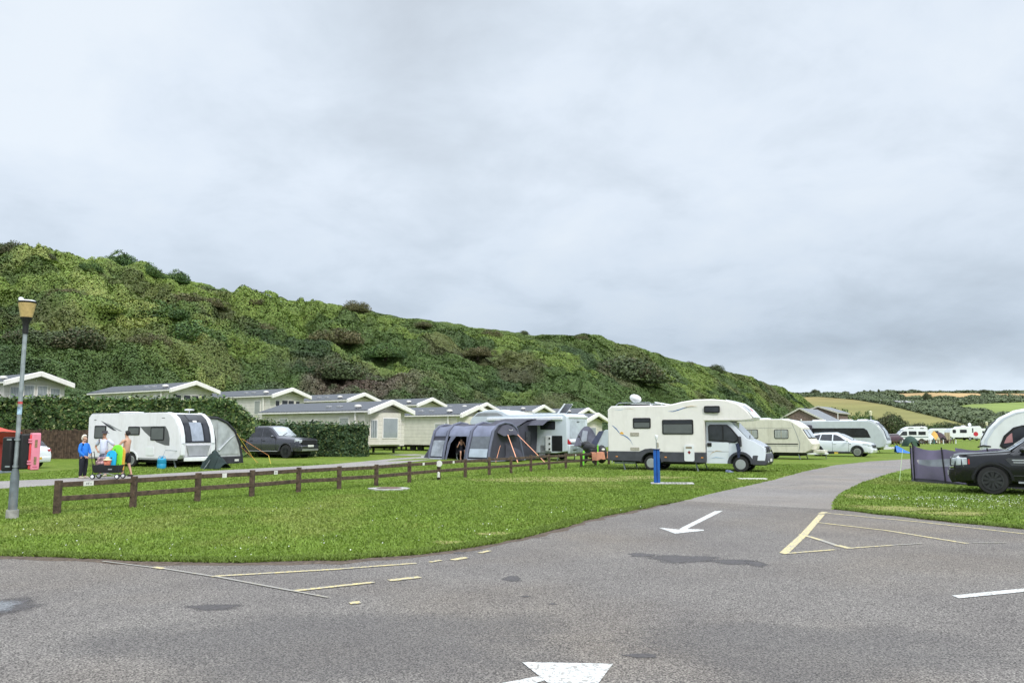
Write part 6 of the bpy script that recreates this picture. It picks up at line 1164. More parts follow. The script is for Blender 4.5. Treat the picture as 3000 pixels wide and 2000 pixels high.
# awning canopy pulled out from the second motorhome
t = thing('motorhome_canopy', 'dark folded canopy with side window hanging from the white motorhome', 'canopy', (MX, MY, 0), MYAW)
obj('canopy_roof', MB().sheet([[(x, 1.27, 2.45), (x, 1.8, 2.35), (x, 2.3, 2.1)] for x in (-2.9, -1, 1)]), PUR, t, smooth=True)
# small dark dome awning, motor scooter and screen between the motorhomes
g = G(1722, 1345); d0 = 46.5; a_, _ = ray(1722, 1340); gx, gy = a_ * d0, d0
t = thing('dome_awning', 'small grey dome awning with clear panels between the two motorhomes', 'awning', (gx, gy, 0), -20)
P = [[(-.75 + .1 * k + (1.5 - .2 * k) * j / 10, -.3 + .5 * k + .15 * math.sin(math.pi * j / 10), 2.05 * math.sin(math.pi * (.08 + .84 * j / 10)) ** .6 * (1 - .04 * k * k)) for j in range(11)] for k in range(4)]
obj('shell', MB().sheet(P), mat('lilac_grey_fabric', (.13, .13, .18), .6, var=.35, scale=2.5, bump=.6, bscale=4), t, smooth=True); obj('front_panel', MB().add([(x, y, z) for x, y, z in P[0]] , [tuple(range(11))]), MATS['lilac_grey_fabric'], t)
obj('clear_panel', MB().add([(-.35, -.30, 1.1), (.0, -.30, 1.1), (.1, -.30, 1.75), (-.2, -.30, 1.8)], [(0, 1, 2, 3)]), mat('lilac_clear', (.42, .44, .55), .2, coat=1), t)
a_, _ = ray(1772, 1340); t = thing('windscreen_cover', 'pale silver screen cover panel beside the near motorhome rear', 'cover', (a_ * 44, 44, .0), -15)
obj('panel', MB().prism([(-.45, .95), (-.05, 1.75), (.05, 1.82), (.55, 1.82), (.55, .9), (-.1, .85)], 0, .06), mat('silver_screen', (.50, .56, .60), .4, var=.1), t, bevel=.02); obj('side_fold', MB().prism([(-.8, 1.0), (-.45, .95), (-.02, 1.78), (-.3, 1.75)], -.05, .0), mat('dark_blue_fold', (.07, .08, .14), .6), t)
for s in (-.3, .4): obj('prop', MB().bar((s, .03, 0), (s, .03, .95), .04), METAL, t)
a_, _ = ray(1728, 1340); t = thing('motor_scooter', 'black covered motor scooter with one mirror up between the motorhomes', 'scooter', (a_ * 43.5, 43.5, 0), 115)
obj('cover', MB().ell((0, 0, .82), (.55, .32, .28), 14, 8).ell((.38, 0, 1.0), (.22, .3, .2), 12, 8), mat('black_cover', (.012, .012, .014), .6, var=.4, bump=.5, bscale=6), t, smooth=True); obj('seat_box', MB().box(-.55, .1, -.25, .25, .35, .8), BLACK, t, bevel=.06)
for x in (-.5, .55): obj('wheel', MB().lathe([(.001, -.06), (.24, -.06), (.26, 0), (.24, .06), (.001, .06)], (x, 0, .26), 'y', 18), RUB, t, smooth=True)
obj('mirror', MB().tube([(.4, .2, 1.1), (.5, .35, 1.4)], .012, 6).ell((.52, .37, 1.45), (.04, .08, .05), 8, 6), BLACK, t)
t = thing('sport_bag', 'black bag with a white patch beside the scooter and the near motorhome', 'bag', (ray(1763, 1340)[0] * 41.5, 41.5, 0), 10); obj('bag_body', MB().ell((0, 0, .55), (.3, .25, .48), 12, 8), MATS['black_cover'], t, smooth=True); obj('patch', MB().ell((.02, -.23, .8), (.09, .03, .06), 8, 6), PLATEW, t)
LIME = mat('lime_green_pole', (.22, .75, .06), .4)
for px, h, lb in ((1751, 1.05, 'tall lime green pole between scooter and bag'), (1709, .75, 'short lime green pole left of the scooter')): one('lime_pole', MB().bar((0, 0, 0), (.02, 0, h), .05 if h > 1 else .08), LIME, lb, 'pole', loc=(ray(px, 1340)[0] * 41, 41, 0))
# ------------------------------------------------------------ windbreak
WBF = mat('mauve_windbreak', (.23, .195, .30), .75, var=.2, scale=1.5, bump=.5, bscale=2.5); q0 = G(2654, 1409); q1 = (14.9, 24.6)
t = thing('windbreak', 'mauve fabric windbreak with clear window strip in front of the black car', 'windbreak', (*q0, 0), math.degrees(math.atan2(q1[1] - q0[1], q1[0] - q0[0]))); L = math.hypot(q1[0] - q0[0], q1[1] - q0[1])
q2 = (17.4, 26.4); 
def wbw(px_, zt_): return
poles = [0.0, .5, 1.7, 3.2, 4.6]
def wb_y(u): return -.12 * math.sin(u * 1.5) + (.35 * (1 - u / .35) if u < .35 else 0)
def wb_top(u):
    for a, b in zip(poles[:-1], poles[1:]):
        if a <= u <= b: k = (u - a) / (b - a); zz = [1.17, 1.24, 1.14, 1.14, 1.16]; i = poles.index(a); return zz[i] * (1 - k) + zz[i + 1] * k - .09 * math.sin(math.pi * k)
    return 1.1
rowsL, rowsW, rowsU = [], [], []
for i in range(47):
    u = i * .1; w1 = .78 - .04 * math.sin(u * 2); hasw = .62 < u < 3.9; wl = w1 - (.0 if not hasw else .10 + .12 * math.sin(min(1, (u - .62) / 1.2) * math.pi / 2)); wu = w1 + (.03 if hasw else 0)
    y = wb_y(u); b = .05 * math.sin(u * 4)
    rowsL.append([(u, y, .05 + .06 * math.sin(u * 1.7)), (u, y - .04 + b, .3), (u, y - .05 + b, wl)]); rowsU.append([(u, y - .05 + b, wu), (u, y - .02, wb_top(u))])
    if hasw: rowsW.append([(u, y - .05 + b, wl), (u, y - .05 + b, wu)])
obj('fabric', MB().sheet(rowsL).sheet(rowsU), WBF, t, smooth=True); obj('clear_strip', MB().sheet(rowsW), mat('clear_lilac_strip', (.36, .37, .45), .15, var=.5, scale=1.3, coat=1), t, smooth=True)
obj('skirt', MB().sheet([[(i * .1, wb_y(i * .1) - .12, .01), (i * .1, wb_y(i * .1), .09 + .06 * math.sin(i * .17))] for i in range(47)]), BLACK, t, smooth=True)
for p in poles: obj('pole', MB().tube([(p, wb_y(p) - .06, 0), (p - (.08 if p > .6 else 0), wb_y(p) - .06, wb_top(p) + .06)], .022, 6), BLACK, t)
obj('end_window', MB().sheet([[(-.01, .33, .60), (-.01, .33, .95)], [(.30, .08, .62), (.15, .15, .8)]]), MATS['clear_lilac_strip'], t)
obj('back_fabric', MB().sheet([[(u, 2.3 + .1 * u, .05), (u, 2.3 + .1 * u, 1.1 + .04 * math.cos(u * 4))] for u in np.linspace(.1, 4.6, 20)]), WBF, t, smooth=True)
one('guy_line', MB().bar((q0[0] - .05, q0[1], 1.1), (*G(2635, 1412), 0), .012), mat('pale_green_cord', (.45, .62, .35), .6), 'thin pale green guy line at the left end of the mauve windbreak', 'guy line')
# ------------------------------------------------------------ red frame tent at the left edge
REDF = mat('red_tent_fabric', (.36, .035, .028), .75, var=.2, scale=1.5, bump=.4, bscale=3); x0, y0 = G(8, 1392)
t = thing('frame_tent', 'dark red frame tent with orange roof edge cut off by the left edge', 'tent', (x0 - 1.2, y0, -.18), 0)
obj('side_wall', MB().sheet([[(0, y, .3), (-.1, y, 1.0), (.02, y, 1.62)] for y in (0, 1.2, 2.4)]).sheet([[(-3.2, 0, .3), (-3.2, 0, 1.7)], [(0, 0, .3), (.02, 0, 1.62)]]), REDF, t, smooth=True)
obj('roof', MB().sheet([[(-3.2, -.05, 2.1), (-1.0, -.05, 2.15), (-.3, -.05, 1.98), (.32, -.05, 1.86)], [(-3.2, 1.2, 2.5), (-1.0, 1.2, 2.4), (-.3, 1.2, 2.1), (.32, 1.2, 1.9)], [(-3.2, 2.5, 2.1), (-1.0, 2.5, 2.15), (-.3, 2.5, 1.98), (.32, 2.5, 1.86)]]), mat('red_roof_fabric', (.50, .06, .03), .7, var=.15), t, smooth=True)
obj('roof_valance', MB().sheet([[(-3.2, -.06, 2.1), (-3.2, -.06, 1.6)], [(-.3, -.06, 1.98), (-.3, -.06, 1.55)], [(.32, -.05, 1.86), (.12, -.05, 1.45)]]).sheet([[(.32, -.05, 1.86), (.1, -.05, 1.45)], [(.32, 2.5, 1.86), (.1, 2.5, 1.45)]]), REDF, t)
obj('roof_window', MB().add([(-1.6, -.08, 1.80), (-.12, -.08, 1.76), (-.25, -.08, 1.88), (-.9, -.08, 2.02), (-1.6, -.08, 2.06)], [(0, 1, 2, 3, 4)]), BRIGHT, t)
obj('piping', MB().tube([(.02, -.03, 0), (-.05, -.03, 1.0), (.05, -.03, 1.6)], .02, 6), mat('beige_piping', (.55, .38, .28), .7), t); obj('mud_skirt', MB().sheet([[(-3.2, -.04, .02), (-3.2, -.02, .3)], [(0, -.04, .02), (0, -.02, .3)], [(0.02, 2.4, .02), (.02, 2.4, .3)]]), mat('blue_grey_skirt', (.25, .29, .36), .6, var=.4, scale=4), t)
obj('groundsheet_edge', MB().bar((-3.2, -.15, .03), (.7, .35, .06), .08, .04), BRIGHT, t)
# ------------------------------------------------------------ far campsite
def place_at(px, d): a, _ = ray(px, 1290); return (a * d, d)
p = place_at(2665, 118); t = thing('camper_van', 'white high-roof camper van facing left beyond the green dome tent', 'camper van', (*p, 0), 168)
pr = [(-2.4, .45), (-1.85, .45)] + [(-1.4 - .38 * math.cos(math.pi * k / 8), .36 + .36 * math.sin(math.pi * k / 8)) for k in range(9)] + [(-.9, .45), (1.2, .45)] + [(1.65 - .38 * math.cos(math.pi * k / 8), .36 + .36 * math.sin(math.pi * k / 8)) for k in range(9)] + [(2.1, .45), (2.6, .5), (2.62, .95), (2.4, 1.1), (1.75, 1.2), (1.2, 1.85), (.9, 1.95), (-2.4, 1.95)]
obj('body', MB().prism(pr, -.95, .95), BRIGHT, t, bevel=.05); obj('high_roof', MB().prism([(-2.35, 1.96), (1.15, 1.96), (.9, 2.2), (.2, 2.5), (-2.1, 2.52), (-2.3, 2.35)], -.85, .85), BRIGHT, t, bevel=.06)
for s in (-1, 1):
    for poly, m in (([(1.6, 1.2), (1.1, 1.8), (.55, 1.8), (.55, 1.2)], GLASS2), (rrect(-.75, 1.28, .3, 1.82, .05), GLASS), (rrect(-2.0, 1.28, -1.0, 1.78, .05), GLASS), (rrect(-2.3, .92, 2.4, 1.0, .01, 1), mat('green_stripe', (.04, .12, .10), .5)), (rrect(-1.8, 2.2, -1.3, 2.3, .02), BLACK), (rrect(-.4, 2.2, .3, 2.3, .02), BLACK)): plate('side_window' if m in (GLASS, GLASS2) else 'side_stripe', poly, s * (.95 if poly[0][1] < 2.1 else .85), m, t, -s * -.015 if s < 0 else -.015)
for x in (-1.4, 1.65):
    for y in (-.85, .85): wheel(t, x, y, .33, .2, y)
obj('windscreen', MB().strip([(1.78, 1.2), (1.24, 1.86)], -.8, .8, .02), SKYGL, t)
p = place_at(2822, 145); t = thing('caravan', 'distant white caravan with a red disc and black bar on its side', 'caravan', (*p, .2), 176)
obj('body', MB().prism([(-2.8, .5), (2.5, .5), (2.85, .8), (2.8, 1.5), (2.4, 2.15), (1.2, 2.2), (.9, 2.5), (-2.6, 2.55), (-2.8, 2.3)], -1.1, 1.1), BRIGHT, t, bevel=.06)
plate('side_window', rrect(-.2, 1.35, 1.0, 1.95, .1), 1.1, GLASS, t, -.02); plate('side_window', rrect(1.7, 1.3, 2.3, 1.95, .2), 1.1, GLASS, t, -.02); plate('red_disc', [(-1.75 + .42 * math.cos(k * .52), 1.15 + .42 * math.sin(k * .52)) for k in range(12)], 1.1, mat('red_graphic', (.55, .03, .05), .5), t, -.02); plate('black_bar', rrect(-1.35, 1.4, -1.15, 2.2, .02), 1.1, BLACK, t, -.02)
for y in (-1, 1): wheel(t, -.7, y, .33, .2, y)
obj('satellite_dish', MB().ell((-1.3, 0, 2.85), (.3, .12, .3), 12, 8), BRIGHT, t, smooth=True); obj('roof_light', MB().box(-.4, .1, -.3, .3, 2.5, 2.7), BRIGHT, t, bevel=.03)
def simple_tent(name, label, px, d, w_, h_, dp, m, m2=None, ridge=False, group='far tents', yaw=0):
    p = place_at(px, d); t = thing(name, label, 'tent', (*p, 0), yaw, group); R_ = []
    for k in range(7):
        v = k / 6; sc_ = math.sin(math.pi * (.06 + .88 * v)) ** (.45 if not ridge else .9); R_.append([(w_ / 2 * math.cos(math.pi * (1 - j / 10)) * (.75 + .25 * sc_), dp * (v - .5), h_ * sc_ * (math.sin(math.pi * j / 10) if not ridge else 1 - abs(j / 5 - 1))) for j in range(11)])
    obj('flysheet', MB().sheet(R_), m, t, smooth=not ridge); obj('door', MB().add([(x * .45, -dp / 2 - .02, z * .55) for x, y, z in R_[3]], [tuple(range(11))]), m2 or BLACK, t); return t
simple_tent('dome_tent', 'small dark green dome tent on the grass above the mauve windbreak', 2667, 95, 1.6, 1.25, 1.8, mat('green_tent', (.02, .055, .04), .7, var=.2), mat('green_tent_door', (.05, .10, .07), .7), group=None)
simple_tent('ridge_tent', 'distant white pointed tent touching the right end of the camper van', 2724, 118, 1.5, 1.6, 2.2, mat('white_tent', (.62, .66, .64), .7), mat('teal_tent', (.04, .14, .13), .7), True); simple_tent('ridge_tent', 'distant yellow pointed tent right of the white one', 2738, 122, 1.9, 1.9, 2.2, mat('yellow_tent', (.72, .42, .10), .7), mat('cream_tent', (.6, .55, .35), .7), True)
simple_tent('dome_tent', 'distant dark maroon dome tent right of the yellow tent', 2752, 122, 1.9, 1.7, 2, mat('maroon_tent', (.05, .025, .035), .7)); simple_tent('frame_tent', 'distant pale grey tent left of the camper van with lilac panel', 2625, 150, 4.2, 2.5, 3, mat('pale_grey_tent', (.48, .50, .55), .6), mat('lilac_panel', (.45, .44, .58), .6), True); simple_tent('frame_tent', 'distant white topped tent nearest the domed caravan front', 2600, 155, 3.2, 2.4, 3, mat('stone_tent', (.45, .43, .40), .7)); simple_tent('frame_tent', 'distant low brown-red tent behind the camper van bonnet', 2622, 140, 1.8, 1.2, 2, mat('brown_red_tent', (.16, .05, .035), .8))
p = place_at(2776, 135); one('windbreak', MB().sheet([[(-.5 + k * .1, .1 * math.sin(k * 1.3), 0), (-.5 + k * .1, .1 * math.sin(k * 1.3), 1.6)] for k in range(11)]), mat('beige_windbreak', (.42, .36, .25), .8), 'small beige windbreak at the left end of the white caravan with a red disc', 'windbreak', loc=(*p, 0))
stf = [(2.1, .3, .55, .62, .72, .7, .55), (1.9, .22, .72, .82, .84, .8, .66), (1.1, .22, .85, .98, .86, .82, .66), (.35, .22, .9, 1.42, .86, .82, .56), (-1.2, .22, .93, 1.44, .86, .82, .56), (-1.8, .25, .93, 1.05, .84, .8, .6), (-2.1, .35, .75, .85, .74, .72, .6)]
for px, d, yaw, m, lb in ((2762, 165, 170, CARWHT, 'distant white car behind the yellow tent'), (2886, 160, 10, CARWHT, 'distant white hatchback right of the caravan with a red disc'), (2603, 112, 200, mat('wine_car_paint', (.05, .012, .02), .3, coat=1), 'distant dark red car half hidden by the silver caravan front')):
    t, f = car('car', lb, 'car', place_at(px, d), yaw, stf, m, (1.3, -1.3), [('side_window', [(.8, .98), (.3, 1.32), (-1.2, 1.33), (-1.6, 1.0)], GLASS2, .012)], arch_r=.38, wr=.32, wsx=(1.1, .35), rwx=(-1.8, -1.2), nS=14, group='distant cars')
for px, d, yaw, lb in ((2603, 172, 150, 'distant white caravan roof behind the domed silver caravan front'), (2756, 178, 165, 'distant white caravan between the yellow tent and the beige windbreak'), (2640, 180, 20, 'distant white caravan behind the camper van bonnet'), (2862, 182, 10, 'distant white caravan behind the one with a red disc')):
    t = thing('caravan', lb, 'caravan', (*place_at(px, d), 0), yaw, 'distant caravans')
    obj('body', MB().prism([(-2.6, .5), (2.2, .5), (2.6, .8), (2.55, 1.5), (2.1, 2.3), (1.6, 2.5), (-2.4, 2.5), (-2.6, 2.2)], -1.1, 1.1), BRIGHT, t, bevel=.06)
    for s in (-1, 1): plate('side_window', rrect(.6, 1.35, 1.7, 1.95, .1), s * 1.1, GLASS, t, -.02 * s); plate('side_window', rrect(-2.0, 1.35, -1.1, 1.95, .1), s * 1.1, GLASS, t, -.02 * s)
    for y in (-1, 1): wheel(t, -.4, y, .33, .2, y)
# low white-topped rail fence across the far pitch
a0, b0 = place_at(2600, 104); a1, b1 = place_at(2800, 116); t = thing('rail_fence', 'low brown and white rail fence in front of the far camper van', 'fence', (0, 0, 0))
for k in range(26):
    u = k / 25; obj('post', MB().box(a0 + (a1 - a0) * u - .05, a0 + (a1 - a0) * u + .05, b0 + (b1 - b0) * u - .05, b0 + (b1 - b0) * u + .05, 0, .62), WOOD if k % 5 else BRIGHT, t)
obj('rail', MB().bar((a0, b0, .5), (a1, b1, .5), .05, .1), WOOD, t)
# blue cover near the silver caravan hitch
p = ray(2628, 1300)[0] * 64, 64.0; t = thing('hitch_cover', 'bright blue tarpaulin heap beside the silver caravan hitch', 'cover', p, -10); t.scale = (.8, .8, .42)
g_ = np.random.default_rng(5); P = [[(-.2 + 1.6 * i / 10, -.5 + j * .11, max(.02, (1.15 * math.exp(-(i / 10 * 1.9) ** 2) + .33) * math.sin(math.pi * min(max(j / 9, .04), .96)) * (1 - (i / 10) ** 4) + g_.uniform(-.04, .04))) for j in range(10)] for i in range(11)]
obj('tarpaulin', MB().sheet(P), mat('blue_tarpaulin', (.01, .14, .50), .5, var=.3, scale=3), t, smooth=True); obj('rope', MB().tube([(.0, -.5, .2), (.8, -.62, .03)], .02, 6), mat('rope', (.3, .3, .28), .8), t)
# ------------------------------------------------------------ people
SKIN = mat('skin', (.56, .33, .23), .55, var=.1, scale=9); SKINR = mat('tanned_skin', (.50, .27, .18), .55, var=.14, scale=7)
def skin(name, J, E_, Rr, m, parent, root, sub=1):
    k = list(Rr); ix = {n: i for i, n in enumerate(k)}; me = bpy.data.meshes.new(name)
    bm = bmesh.new(); ly = bm.verts.layers.skin.verify(); vs = [bm.verts.new(J[n]) for n in k]
    for a, b in E_: bm.edges.new((vs[ix[a]], vs[ix[b]]))
    for n, i in ix.items(): r_ = Rr[n]; vs[i][ly].radius = r_ if isinstance(r_, tuple) else (r_, r_); vs[i][ly].use_root = n == root
    bm.to_mesh(me); bm.free()
    o = bpy.data.objects.new(name, me); COL.objects.link(o); a = o.modifiers.new('s', 'SKIN'); a.branch_smoothing = .6; b = o.modifiers.new('u', 'SUBSURF'); b.levels = b.render_levels = sub
    bpy.context.view_layer.update(); m2 = bpy.data.meshes.new_from_object(o.evaluated_get(bpy.context.evaluated_depsgraph_get())); o.modifiers.clear(); o.data = m2; m2.name = name
    m2.materials.clear(); m2.materials.append(m); m2.polygons.foreach_set('use_smooth', [True] * len(m2.polygons)); o.parent = parent; return o
J0 = {'pel': (0, 0, .95), 'bel': (.01, 0, 1.10), 'che': (0, 0, 1.30), 'nb': (-.01, 0, 1.45), 'ne': (0, 0, 1.51), 'jaw': (.02, 0, 1.57), 'hd': (.01, 0, 1.65), 'top': (0, 0, 1.72), 'nose': (.115, 0, 1.63), 'chin': (.075, 0, 1.56)}
for s, n in ((1, 'l'), (-1, 'r')):
    J0.update({n + 'hip': (0, s * .095, .88), n + 'kn': (.02, s * .105, .49), n + 'an': (-.01, s * .11, .09), n + 'he': (-.05, s * .11, .04), n + 'to': (.16, s * .125, .03), n + 'sh': (0, s * .185, 1.40), n + 'el': (-.03, s * .25, 1.12), n + 'wr': (.04, s * .26, .88), n + 'pa': (.06, s * .26, .81), n + 'ear': (.0, s * .088, 1.64)})
def person(label, loc, yaw, H, pose, top=None, bottom=None, hair=None, skinm=SKIN, fat=1.0, long_legs=False, sleeves='short', hat=None, shoes=None, z=0, bottom_len=.5, hair_long=False, group=None):
    t = thing('person', label, 'person', (*loc, z), yaw, group); J = dict(J0); J.update(pose)
    k = H / 1.75; V = lambda n: Vector(J[n])
    E_ = [('pel', 'bel'), ('bel', 'che'), ('che', 'nb'), ('nb', 'ne'), ('ne', 'jaw'), ('jaw', 'hd'), ('hd', 'top'), ('hd', 'nose'), ('jaw', 'chin')]
    Rr = {'pel': (.12 * fat, .15 * fat), 'bel': (.11 * fat, .14 * fat), 'che': (.12 * fat, .155 * fat), 'nb': .07, 'ne': .052, 'jaw': .068, 'hd': .088, 'top': .055, 'nose': .014, 'chin': .03}
    for n in 'lr':
        E_ += [('pel', n + 'hip'), (n + 'hip', n + 'kn'), (n + 'kn', n + 'an'), (n + 'an', n + 'he'), (n + 'an', n + 'to'), ('nb', n + 'sh'), (n + 'sh', n + 'el'), (n + 'el', n + 'wr'), (n + 'wr', n + 'pa'), ('hd', n + 'ear')]
        Rr.update({n + 'hip': .088 * fat, n + 'kn': .056, n + 'an': .036, n + 'he': .034, n + 'to': .03, n + 'sh': .058, n + 'el': .04, n + 'wr': .027, n + 'pa': (.018, .036), n + 'ear': .016})
        d = (V(n + 'pa') - V(n + 'wr')).normalized(); sd_ = Vector((1, 0, 0)).cross(d); sd_ = sd_.normalized() if sd_.length > .2 else Vector((0, 1, 0)); cu = d.cross(sd_).normalized() * (-1)
        for q in range(5):
            if q < 4: a = V(n + 'pa') + d * .03 + sd_ * (q - 1.5) * .020; l = (.062, .075, .07, .055)[q]; b = a + d * l * .55 + cu * .01; c = b + d * l * .4 + cu * .03
            else: a = V(n + 'wr') * .45 + V(n + 'pa') * .55 + sd_ * -.034; b = a + d * .03 - sd_ * .02; c = b + d * .03 + cu * .008
            for nm, p_ in (('a', a), ('b', b), ('c', c)): J[f'{n}f{q}{nm}'] = tuple(p_); Rr[f'{n}f{q}{nm}'] = .0095 if nm != 'c' else .0075
            E_ += [(n + 'pa', f'{n}f{q}a'), (f'{n}f{q}a', f'{n}f{q}b'), (f'{n}f{q}b', f'{n}f{q}c')]
    if bottom: Rr.update({'pel': .085, 'lhip': .068, 'rhip': .068, 'bel': .10 if top else (.11 * fat, .14 * fat)})
    S = {n: tuple(Vector(p) * k) for n, p in J.items()}; sc_ = lambda r_: tuple(x * k for x in r_) if isinstance(r_, tuple) else r_ * k
    skin('body', S, E_, {n: sc_(r_) for n, r_ in Rr.items()}, skinm, t, 'pel', 1)
    if top:
        e = [('pe2', 'bel'), ('bel', 'che'), ('che', 'nb')]; rr = {'pe2': (.145 * fat, .18 * fat), 'bel': (.135 * fat, .17 * fat), 'che': (.14 * fat, .175 * fat), 'nb': .085}; S['pe2'] = tuple((Vector(S['pel']) + Vector((0, 0, -.16 * k))))
        for n in 'lr':
            S[n + 'mid'] = tuple(Vector(S[n + 'sh']).lerp(Vector(S[n + 'el']), .8)); e += [('nb', n + 'sh')]; rr[n + 'sh'] = .075
            if sleeves == 'long': e += [(n + 'sh', n + 'el'), (n + 'el', n + 'wr')]; rr.update({n + 'el': .062, n + 'wr': .045})
            else: e += [(n + 'sh', n + 'mid')]; rr[n + 'mid'] = .068
        skin('top', S, e, {n: sc_(r_) for n, r_ in rr.items()}, top, t, 'pe2', 1)
    if bottom:
        e = [('wai', 'pel')]; rr = {'wai': (.145 * fat, .175 * fat), 'pel': (.165 * fat, .20 * fat)}; S['wai'] = tuple(Vector(S['pel']).lerp(Vector(S['bel']), .45))
        for n in 'lr':
            e += [('pel', n + 'hip'), (n + 'hip', n + 'kn')]; rr.update({n + 'hip': .125 * fat, n + 'kn': .088})
            if long_legs: e += [(n + 'kn', n + 'an')]; rr[n + 'an'] = .07
        skin('trousers' if long_legs else 'shorts', S, e, {n: sc_(r_) for n, r_ in rr.items()}, bottom, t, 'pel', 1)
    h = Vector(S['hd']); fw = (Vector(S['nose']) - h).normalized(); sd_ = Vector((0, 0, 1)).cross(fw).normalized()
    if hair:
        c = h + Vector((0, 0, .035 * k)) - fw * .022 * k; hb = MB().ell(tuple(c), (.112 * k, .108 * k, (.105 if not hair_long else .115) * k), 14, 9)
        if hair_long: c2 = c - fw * .035 * k - Vector((0, 0, .06 * k)); hb.ell(tuple(c2), (.088 * k, .105 * k, .10 * k), 12, 8)
        hb.v = [tuple(Vector(v) - fw * max(0, (Vector(v) - c).dot(fw)) * (.75 if v[2] < c.z + .035 * k else .05)) for v in hb.v]; obj('hair', hb, hair, t, smooth=True)
    if hat: obj('hat', MB().lathe([(.001, .135 * k), (.09 * k, .13 * k), (.108 * k, .07 * k), (.115 * k, .055 * k), (.165 * k, .035 * k), (.165 * k, .028 * k), (.11 * k, .04 * k)], tuple(h), 'z', 18), hat, t, smooth=True)
    for s in (-1, 1): obj('eye', MB().ell(tuple(h + fw * .083 * k + sd_ * s * .032 * k + Vector((0, 0, .0))), (.011 * k, .012 * k, .008 * k), 8, 6), BLACK, t)
    obj('mouth', MB().ell(tuple(Vector(S['jaw']) + fw * .070 * k + Vector((0, 0, .012 * k))), (.01 * k, .026 * k, .006 * k), 8, 5), mat('lips', (.35, .12, .10), .5), t)
    if shoes:
        for n in 'lr':
            a, b = Vector(S[n + 'he']), Vector(S[n + 'to']); m_ = (a + b) / 2; m_.z = .045 * k; o = obj('shoe', MB().ell((0, 0, 0), ((b - a).length / 2 + .045, .052, .05), 12, 8), shoes, t, smooth=True); o.location = (m_.x, m_.y, max(.045, m_.z)); o.rotation_euler = (0, 0, math.atan2(b.y - a.y, b.x - a.x))
    return t
BLUEJ = mat('bright_blue_jacket', (.02, .20, .72), .75, var=.15, scale=5, bump=.5, bscale=9); NAVYT = mat('black_trousers', (.010, .011, .020), .8, var=.3); WTEE = mat('white_blue_tshirt', (.62, .66, .80), .75, var=.10, scale=3, bump=.5, bscale=8); BLKS = mat('black_shorts', (.012, .012, .014), .8, var=.3, bump=.4, bscale=8)
PAT = mat('patterned_shorts', (.22, .24, .36), .75, var=.95, scale=11); WHAIR = mat('white_hair', (.78, .72, .60), .85, var=.12, scale=30, bump=.6, bscale=60); DHAIR = mat('dark_hair', (.02, .016, .016), .8, var=.3, bump=.5); HATM = mat('charcoal_hat', (.05, .045, .055), .85, var=.2)
BEIGE = mat('beige_shoe', (.42, .38, .30), .7)
g = G(241, 1402)
person('white-haired person in a bright blue jacket and black trousers on the path', g, -15, 1.56, {'lel': (.03, .27, 1.14), 'lwr': (.20, .16, 1.0), 'lpa': (.25, .10, .98), 'rel': (.02, -.27, 1.12), 'rwr': (.19, -.16, .92), 'rpa': (.24, -.10, .89), 'jaw': (.035, 0, 1.565), 'nose': (.125, 0, 1.60)}, BLUEJ, NAVYT, WHAIR, fat=1.18, long_legs=True, sleeves='long', shoes=BEIGE, hair_long=True)
g = G(300, 1396)
person('person in dark hat and white-blue T-shirt with hands on hips behind the wagon', g, -92, 1.72, {'lel': (-.10, .40, 1.16), 'lwr': (.02, .24, 1.0), 'lpa': (.06, .19, .98), 'rel': (-.10, -.40, 1.16), 'rwr': (.02, -.24, 1.0), 'rpa': (.06, -.19, .98), 'nose': (.11, 0, 1.62)}, WTEE, PAT, None, fat=1.12, hat=HATM, shoes=BEIGE, skinm=SKINR)
g = G(366, 1396)
person('bare-chested person in black shorts seen from behind, right of the wagon', g, 165, 1.72, {'lel': (.13, .27, 1.2), 'lwr': (.34, .22, 1.16), 'lpa': (.40, .20, 1.16), 'rel': (.12, -.25, 1.2), 'rwr': (.32, -.14, 1.14), 'rpa': (.38, -.10, 1.14), 'lkn': (.08, .10, .49), 'lan': (.02, .11, .09), 'lhe': (-.02, .11, .04), 'lto': (.18, .12, .03), 'rkn': (-.06, -.10, .49), 'ran': (-.20, -.11, .10), 'rhe': (-.24, -.11, .05), 'rto': (-.04, -.12, .03), 'bel': (-.01, 0, 1.12), 'che': (-.02, 0, 1.3)}, None, BLKS, DHAIR, fat=1.22, shoes=BLACK)
p = L2W(TM, 1.85, .7); 
person('person in a black top sitting bare-legged inside the open tent doorway', p[:2], TYAW - 38, 1.66, {'pel': (0, 0, .50), 'bel': (-.02, 0, .65), 'che': (0, 0, .86), 'nb': (.02, 0, 1.01), 'ne': (.04, 0, 1.07), 'jaw': (.07, 0, 1.12), 'hd': (.06, 0, 1.20), 'top': (.05, 0, 1.27), 'nose': (.165, 0, 1.18), 'chin': (.12, 0, 1.11), 'lear': (.05, .088, 1.19), 'rear': (.05, -.088, 1.19), 'lsh': (.02, .18, .96), 'rsh': (.02, -.18, .96), 'lel': (.12, .27, .76), 'lwr': (.20, .14, .98), 'lpa': (.19, .10, 1.05), 'rel': (.12, -.28, .76), 'rwr': (.22, -.20, .98), 'rpa': (.22, -.17, 1.05),
    'lhip': (.05, .1, .47), 'rhip': (.05, -.1, .47), 'lkn': (.44, .14, .62), 'rkn': (.42, -.12, .55), 'lan': (.30, .16, .14), 'ran': (.45, -.14, .10), 'lhe': (.27, .16, .08), 'lto': (.46, .17, .06), 'rhe': (.41, -.14, .05), 'rto': (.6, -.14, .04)}, NAVYT, NAVYT, DHAIR, skinm=SKINR, z=.08)
t = thing('camping_chair', 'dark folding camping chair holding the seated person in the tent', 'chair', (*p[:2], .08), TYAW - 38); obj('seat', MB().box(-.25, .25, -.27, .27, .36, .40), MATS['black_inner'], t); obj('backrest', MB().bar((-.25, 0, .4), (-.38, 0, .95), .5, .03), MATS['black_inner'], t)
